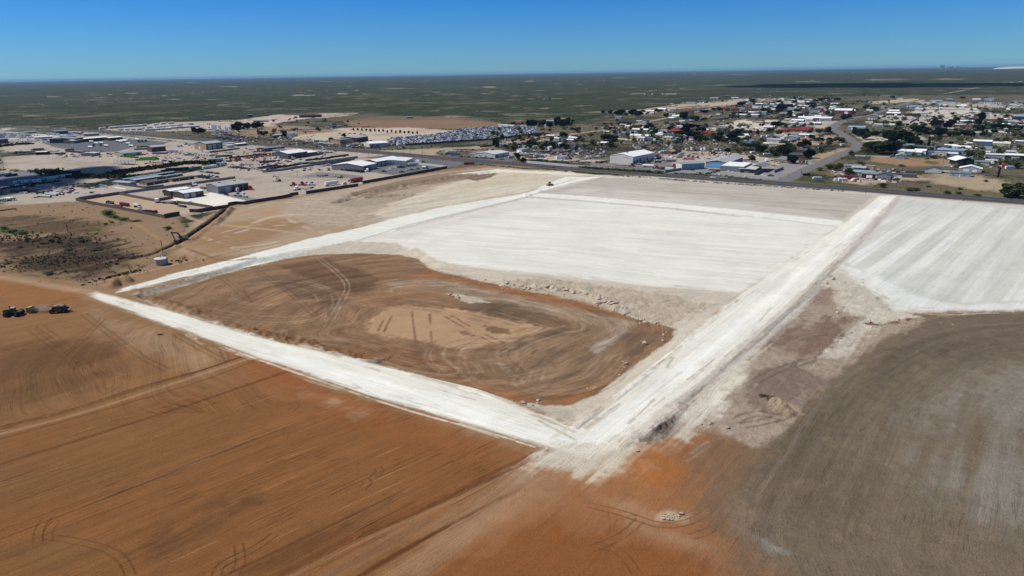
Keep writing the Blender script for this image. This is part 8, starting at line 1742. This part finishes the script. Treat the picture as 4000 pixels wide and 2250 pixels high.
    for x, y in ((-2.6, -1.7), (-2.6, 1.7), (2.6, -1.5), (2.6, 1.5)): bigwheel(r3, x, y, .95, .7)
tractor()
def dustcloud():
    m = newmat('airborne_dust'); n = NB(m); n.n.remove(n.n['Principled BSDF']); tc = n.put('ShaderNodeTexCoord').outputs['Object']; ln_ = n.put('ShaderNodeVectorMath', {0: tc}, operation='LENGTH').outputs['Value']
    f = n.m('MULTIPLY', n.mr(ln_, 1., .15), n.mr(n.noise(tc, 2.2, 4, .6), .38, .62)); pv_ = n.put('ShaderNodeVolumePrincipled', {'Color': (.72, .62, .48, 1), 'Density': n.m('MULTIPLY', f, .55)}); n.l.new(pv_.outputs[0], n.n['Material Output'].inputs['Volume'])
    bm = bmesh.new(); bmesh.ops.create_icosphere(bm, subdivisions=3, radius=1); me = bpy.data.meshes.new('dust_cloud'); bm.to_mesh(me); bm.free(); me.materials.append(m); o = link('dust_cloud', me); P = g('T', 1090, 760); o.location = (P[0], P[1], 1.6); o.scale = (6.2, 3.6, 2.4); o['kind'] = 'stuff'; o['label'] = 'brown dust raised between the scraper boxes'
dustcloud()
def compactor():
    r = place('road_grader', 'K', 1078, 548, math.radians(40), 'yellow compactor machine working on the far white road', 'compactor'); Y_ = mat('ye', 'dust'); K = mat('bk')
    m = MB(); m.box(-3, -.4, -1.1, 1.1, 1.1, 2.2, Y_, .1, .1); m.box(-.4, 2.6, -.6, .6, 1., 1.5, Y_); link('body', m.mesh('body'), r); m = MB(); m.box(-.9, .7, -.85, .85, 2.2, 3.5, GL(), .08, .08); c_ = link('cab', m.mesh('cab'), r); m = MB(); m.box(-1.1, .9, -1.05, 1.05, 3.51, 3.65, Y_); link('cab_roof', m.mesh('cab_roof'), c_)
    m = MB(); m.box(2.9, 3.1, -1.9, 1.9, .3, 1.3, Y_); link('blade', m.mesh('blade'), r)
    for x in (-1.9, 1.8):
        for y in (-1.35, 1.35): bigwheel(r, x, y, .85, .7, 'dg')
compactor()
def pumpjack():
    r = place('pump_jack', 'c', 945, 770, math.radians(165), 'black oil pump jack on the sand lot', 'pump jack'); K = mat('bk')
    m = MB(); m.box(-3.6, 3.4, -.9, .9, 0, .35, K); link('skid', m.mesh('skid'), r); m = MB(); m.tube((.9, -.8, .35), (.2, -.1, 4.6), .13, K); m.tube((.9, .8, .35), (.2, .1, 4.6), .13, K); m.tube((-.9, -.8, .35), (.2, -.1, 4.6), .13, K); m.tube((-.9, .8, .35), (.2, .1, 4.6), .13, K); link('samson_post', m.mesh('samson_post'), r)
    m = MB(); m.prof([(-3.1, 4.1), (3.6, 5.3), (3.5, 5.75), (-3.2, 4.6)], -.18, .18, K); link('walking_beam', m.mesh('walking_beam'), r); m = MB(); m.prof([(3.4, 5.9), (3.9, 6.), (4.3, 5.2), (4.3, 4.2), (3.9, 3.6), (3.7, 4.6), (3.3, 5.3)], -.25, .25, K); link('horse_head', m.mesh('horse_head'), r)
    m = MB(); m.tube((4.2, 0, 3.7), (4.2, 0, .2), .05, K); m.tube((4.2, 0, 0), (4.2, 0, .9), .25, K); link('polish_rod', m.mesh('polish_rod'), r); m = MB(); m.tube((-2.8, -.7, 4.3), (-2.6, -.8, 1.6), .08, K); m.tube((-2.8, .7, 4.3), (-2.6, .8, 1.6), .08, K); link('pitman_arm', m.mesh('pitman_arm'), r)
    m = MB(); m.box(-3.4, -1.7, -1.3, -.9, .8, 2.3, K); m.box(-3.4, -1.7, .9, 1.3, .8, 2.3, K); link('counterweight', m.mesh('counterweight'), r); m = MB(); m.box(-3.6, -2.2, -.6, .6, .36, 1.5, mat('dg')); link('engine', m.mesh('engine'), r)
pumpjack()
def loader(k, x, y, a, lb):
    r = place('backhoe_loader', k, x, y, a, lb, 'loader'); Y_ = mat('ye', 'dust'); K = mat('bk'); m = MB(); m.box(-1.5, 2, -.8, .8, .8, 1.7, Y_, .1, .1); link('body', m.mesh('body'), r); m = MB(); m.box(-1.2, .4, -.75, .75, 1.7, 2.8, GL(), .08, .08); link('cab', m.mesh('cab'), r)
    m = MB(); m.tube((1.2, -.9, 1.6), (3.4, -.9, .6), .12, K); m.tube((1.2, .9, 1.6), (3.4, .9, .6), .12, K); link('loader_arm', m.mesh('loader_arm'), r); m = MB(); m.prof([(3.3, .2), (4.3, .15), (3.6, .9), (3.3, .9)], -1.2, 1.2, K); link('bucket', m.mesh('bucket'), r); m = MB(); m.tube((-1.6, 0, 1.4), (-3.4, 0, 3.2), .16, K); m.tube((-3.4, 0, 3.2), (-4.6, 0, .6), .13, K); link('backhoe_arm', m.mesh('backhoe_arm'), r); wheels_ = []
    wheels(wheels_, (-1.1, 1.5), 2.1, .6)
    for n, m in wheels_: link(n, m.mesh(n), r)
loader('c', 2230, 700, 2.9, 'yellow backhoe loader on the gravel lot'); loader('D', 960, 925, .2, 'yellow backhoe loader beside the office verge')
# deadwood stump lying on the lower left field
r = place('dead_stump', 'V', 405, 843, 0, 'dark uprooted stump on the brown field beside the new road', 'stump'); M = mat('wd', 'bark'); m = MB(); m.tube((-1.2, 0, .1), (.9, .2, .5), .3, M, 7, .15); link('trunk', m.mesh('trunk'), r); m = MB(); m.tube((-1.2, 0, .2), (-1.7, .2, 1.4), .14, M, 6, .05); m.tube((.5, .2, .4), (1.3, 0, 1.1), .12, M, 6, .04); m.tube((-.2, 0, .3), (-.3, -.3, 1.), .08, M, 6, .03); link('branch', m.mesh('branch'), r)
# ------------------------------------------------------------------ far things: city skyline, towers, pylons, wells
def far(x, y, n, lb, c, w_, h_): 
    P = g('S', x, y); s = mpp('S', P); r = root('tower_block', P, 0); m = MB(); m.box(-w_*s/2, w_*s/2, 0, w_*s, 0, h_*s, mat(c)); link('wall', m.mesh('wall'), r); m = MB(); m.box(-w_*s/4, w_*s/4, w_*s/4, w_*s*.7, h_*s+.01, h_*s*1.1, mat('gy')); link('roof', m.mesh('roof'), r); tag(r, lb, 'tower block', 'city skyline')
for x, w_, h_, lb in ((3677, 5, 13, 'twin tall tower, left one, of the distant city'), (3686, 5, 13, 'twin tall tower, right one, of the distant city'), (3700, 6, 5, 'low block right of the twin towers of the distant city'), (3712, 8, 7, 'broad mid-height block of the distant city'), (3720, 4, 9, 'thin tower in the middle of the distant city'), (3742, 6, 8, 'right-hand tower of the distant city'), (3752, 7, 6, 'low block at the right end of the distant city')): far(x, 268, 1, lb, 'bg', w_, h_)
for i, (x, y, h_) in enumerate(((2344, 324, 16), (2360, 326, 18), (1378, 343, 10), (2640, 330, 8), (40, 372, 14))):
    P = g('S', x, y); s = mpp('S', P); r = root('transmission_tower', P, 0); m = MB(); H_ = h_*s
    for sx in (-1, 1):
        for sy in (-1, 1): m.tube((sx*H_*.12, sy*H_*.12, 0), (sx*.6, sy*.6, H_), .5, mat('lg'), 4)
    link('lattice', m.mesh('lattice'), r); m = MB(); m.box(-H_*.2, H_*.2, -.4, .4, H_*.75, H_*.78, mat('lg')); m.box(-H_*.16, H_*.16, -.4, .4, H_*.93, H_*.96, mat('lg')); link('crossarm', m.mesh('crossarm'), r); tag(r, 'far steel transmission tower in the scrub', 'pylon', 'far transmission towers')
for x, y in ((865, 358), (575, 391), (390, 383), (1025, 357), (1150, 356), (1880, 374), (1785, 447), (1785, 373), (2060, 362), (2490, 340), (1620, 400), (210, 385), (490, 377), (2700, 345), (2760, 340), (1250, 352), (1760, 356)):
    P = g('S', x, y); r = root('oil_well', P, random.uniform(0, 6)); m = MB(); m.box(-4, 4, -1.2, 1.2, 0, .6, mat('dg')); m.tube((0, -1, .6), (0, 0, 6), .3, mat('dg'), 5); m.tube((0, 1, .6), (0, 0, 6), .3, mat('dg'), 5); link('base', m.mesh('base'), r); m = MB(); m.prof([(-5, 5.4), (5, 6.6), (5.4, 5), (5.9, 7), (-5, 6.2)], -.4, .4, mat('dg')); link('walking_beam', m.mesh('walking_beam'), r); tag(r, 'small dark pump jack far out in the scrub', 'pump jack', 'far pump jacks')
fn = 0
for x0, y0, x1, y1, n in ((180, 318, 1180, 296, 46), (95, 356, 130, 355, 3), (1480, 395, 1500, 394, 2), (40, 322, 170, 319, 8), (3300, 282, 3420, 281, 5), (2650, 288, 2780, 287, 4)):
    for i in range(n):
        t = random.random(); P = g('S', x0+(x1-x0)*t, y0+(y1-y0)*t+random.uniform(0, 3)); s = mpp('S', P); c = random.choice(['wh', 'ow', 'lg', 'lb']); L = random.uniform(2, 6)*s; hh = random.uniform(1.2, 2.6)*s
        building('far_building', 'building', '%s building on the far horizon' % CN[c], P, random.uniform(-.2, .2), L, L*.6, hh, 0, 'f', c, c, over=0); fn += 1
# pale spoil hill on the horizon at right
bm = bmesh.new(); bmesh.ops.create_icosphere(bm, subdivisions=4, radius=1); me = bpy.data.meshes.new('hill'); bm.to_mesh(me); bm.free(); me.materials.append(mat('cr', 'rock')); o = link('hill', me); P = g('S', 3975, 268); s = mpp('S', P); o.location = (P[0], P[1], -8); o.scale = (95*s, 40*s, 9*s); o['kind'] = 'structure'
# clouds above and behind the view, throwing the two soft shadows seen on the ground
cm = newmat('cloud'); n = NB(cm); n.n['Principled BSDF'].inputs['Base Color'].default_value = (.9, .9, .92, 1); n.n['Principled BSDF'].inputs['Roughness'].default_value = 1
def cloud(Pc, rx, ry, zc, seed):
    rr = np.random.RandomState(seed); bm = bmesh.new()
    for q in range(14):
        u, v = rr.uniform(-.75, .75, 2); s = rr.uniform(.25, .5); bmesh.ops.create_icosphere(bm, subdivisions=3, radius=1, matrix=Matrix.Translation((u*rx, v*ry, rr.uniform(-.1, .25)*min(rx, ry)))@Matrix.Diagonal((s*rx, s*ry, s*min(rx, ry)*.6, 1)))
    me = bpy.data.meshes.new('cloud'); bm.to_mesh(me); bm.free(); me.materials.append(cm); me.polygons.foreach_set('use_smooth', [True]*len(me.polygons)); o = link('cloud', me); o['kind'] = 'structure'
    o.location = (Pc[0]+sd.x/sd.z*zc, Pc[1]+sd.y/sd.z*zc, zc)
cloud(g('V', 120, 455), 62, 110, 1500, 3)
cloud(g('V', 2090, 214), 520, 600, 1900, 5); cloud(g('V', 2350, 215), 560, 420, 1900, 9); cloud(g('V', 2200, 211), 420, 320, 1900, 12)
ZONES = [('at the tank wash', 120, 335, 430, 378), ('among the crew units', 270, 425, 470, 465), ('at far left', 0, 318, 150, 420), ('beyond the highway on the left', 150, 285, 640, 335), ('in the bin yard', 580, 375, 860, 435), ('around the long white-roofed shop', 860, 385, 1130, 425), ('across the highway in the centre', 640, 318, 1080, 378), ('left of the white warehouse', 1200, 350, 1500, 420),
         ('in the upper left of the town', 1480, 240, 1800, 345), ('around the white warehouse', 1500, 345, 1840, 440), ('in the middle of the town', 1800, 240, 2140, 345), ('by the office corner', 1800, 345, 2150, 460), ('at the upper right lots', 2140, 240, 2576, 330), ('at the right-hand homes', 2100, 330, 2576, 440), ('near the right end of the highway', 2000, 400, 2576, 500), ('on the dry lot', 0, 470, 480, 720)]
# ------------------------------------------------------------------ make every label point to one thing
ZON = [('at the far gravel pad', 600, 278, 910, 300), ('among the long crew units', 250, 425, 480, 470), ('in the far left container park', 0, 318, 140, 360), ('in the mobile home park beyond the highway', 240, 300, 640, 332), ('in the yard beside the tank wash', 140, 338, 420, 372)]
def screen(o):
    p = np.array([o.location.x, o.location.y, o.location.z-H]); z = p@fw; return (CX+FPX*(p@RT)/z)*.644, (CY-FPX*(p@UP)/z)*.644
ORD = 'first second third fourth fifth sixth seventh eighth ninth tenth eleventh twelfth thirteenth fourteenth fifteenth sixteenth seventeenth eighteenth nineteenth twentieth'.split()
def ordw(i, n):
    if i == 0: return 'leftmost'
    if i == n-1: return 'rightmost'
    if i < 20: return ORD[i]+' from left'
    if n-1-i < 20: return ORD[n-1-i]+' from right'
    return 'number %d from left' % (i+1)
from collections import defaultdict
def zone(x, y):
    best = None
    for nm, a, b_, c, d in ZONES:
        if a <= x <= c and b_ <= y <= d: return nm
    return None
D_ = defaultdict(list)
for o in THINGS: D_[o['label']].append(o)
for lb, L in list(D_.items()):
    if len(L) > 1 and not L[0].get('_same'):
        for o in L:
            z = zone(*screen(o))
            if z: o['label'] = lb+' '+z
D_ = defaultdict(list)
for o in THINGS: D_[o['label']].append(o)
for lb, L in D_.items():
    if len(L) > 1 and not L[0].get('_same'):
        L.sort(key=lambda o: screen(o)[0])
        for i, o in enumerate(L): o['label'] = lb+', '+ordw(i, len(L))
        if not L[0].get('group'):
            for o in L: o['group'] = lb+' group'
for o in THINGS:
    if len(o['label'].split()) < 4: o['label'] += ' among the town lots'
    for k in ('_same', '_len'):
        if k in o: del o[k]
    wds = o['label'].split()
    if len(wds) > 16: o['label'] = ' '.join(wds[:16])
GC = defaultdict(int)
for o in THINGS:
    if 'group' in o: GC[o['group']] += 1
for o in THINGS:
    if 'group' in o and GC[o['group']] < 2: del o['group']
# ------------------------------------------------------------------ air
hm = newmat('air'); hm.node_tree.nodes.remove(hm.node_tree.nodes['Principled BSDF'])
pv = hm.node_tree.nodes.new('ShaderNodeVolumePrincipled'); pv.inputs['Color'].default_value = (.36, .66, 1, 1); pv.inputs['Density'].default_value = 2.2e-5; pv.inputs['Anisotropy'].default_value = 0.
hm.node_tree.links.new(pv.outputs[0], hm.node_tree.nodes['Material Output'].inputs['Volume'])
bm = bmesh.new(); bmesh.ops.create_cube(bm, size=1); me = bpy.data.meshes.new('haze'); bm.to_mesh(me); bm.free(); me.materials.append(hm)
ho = bpy.data.objects.new('haze', me); COL.objects.link(ho); ho.scale = (126000, 126000, 130); ho.location = (0, 0, 59); ho['kind'] = 'stuff'; ho['label'] = 'thin blue haze over the far scrubland'
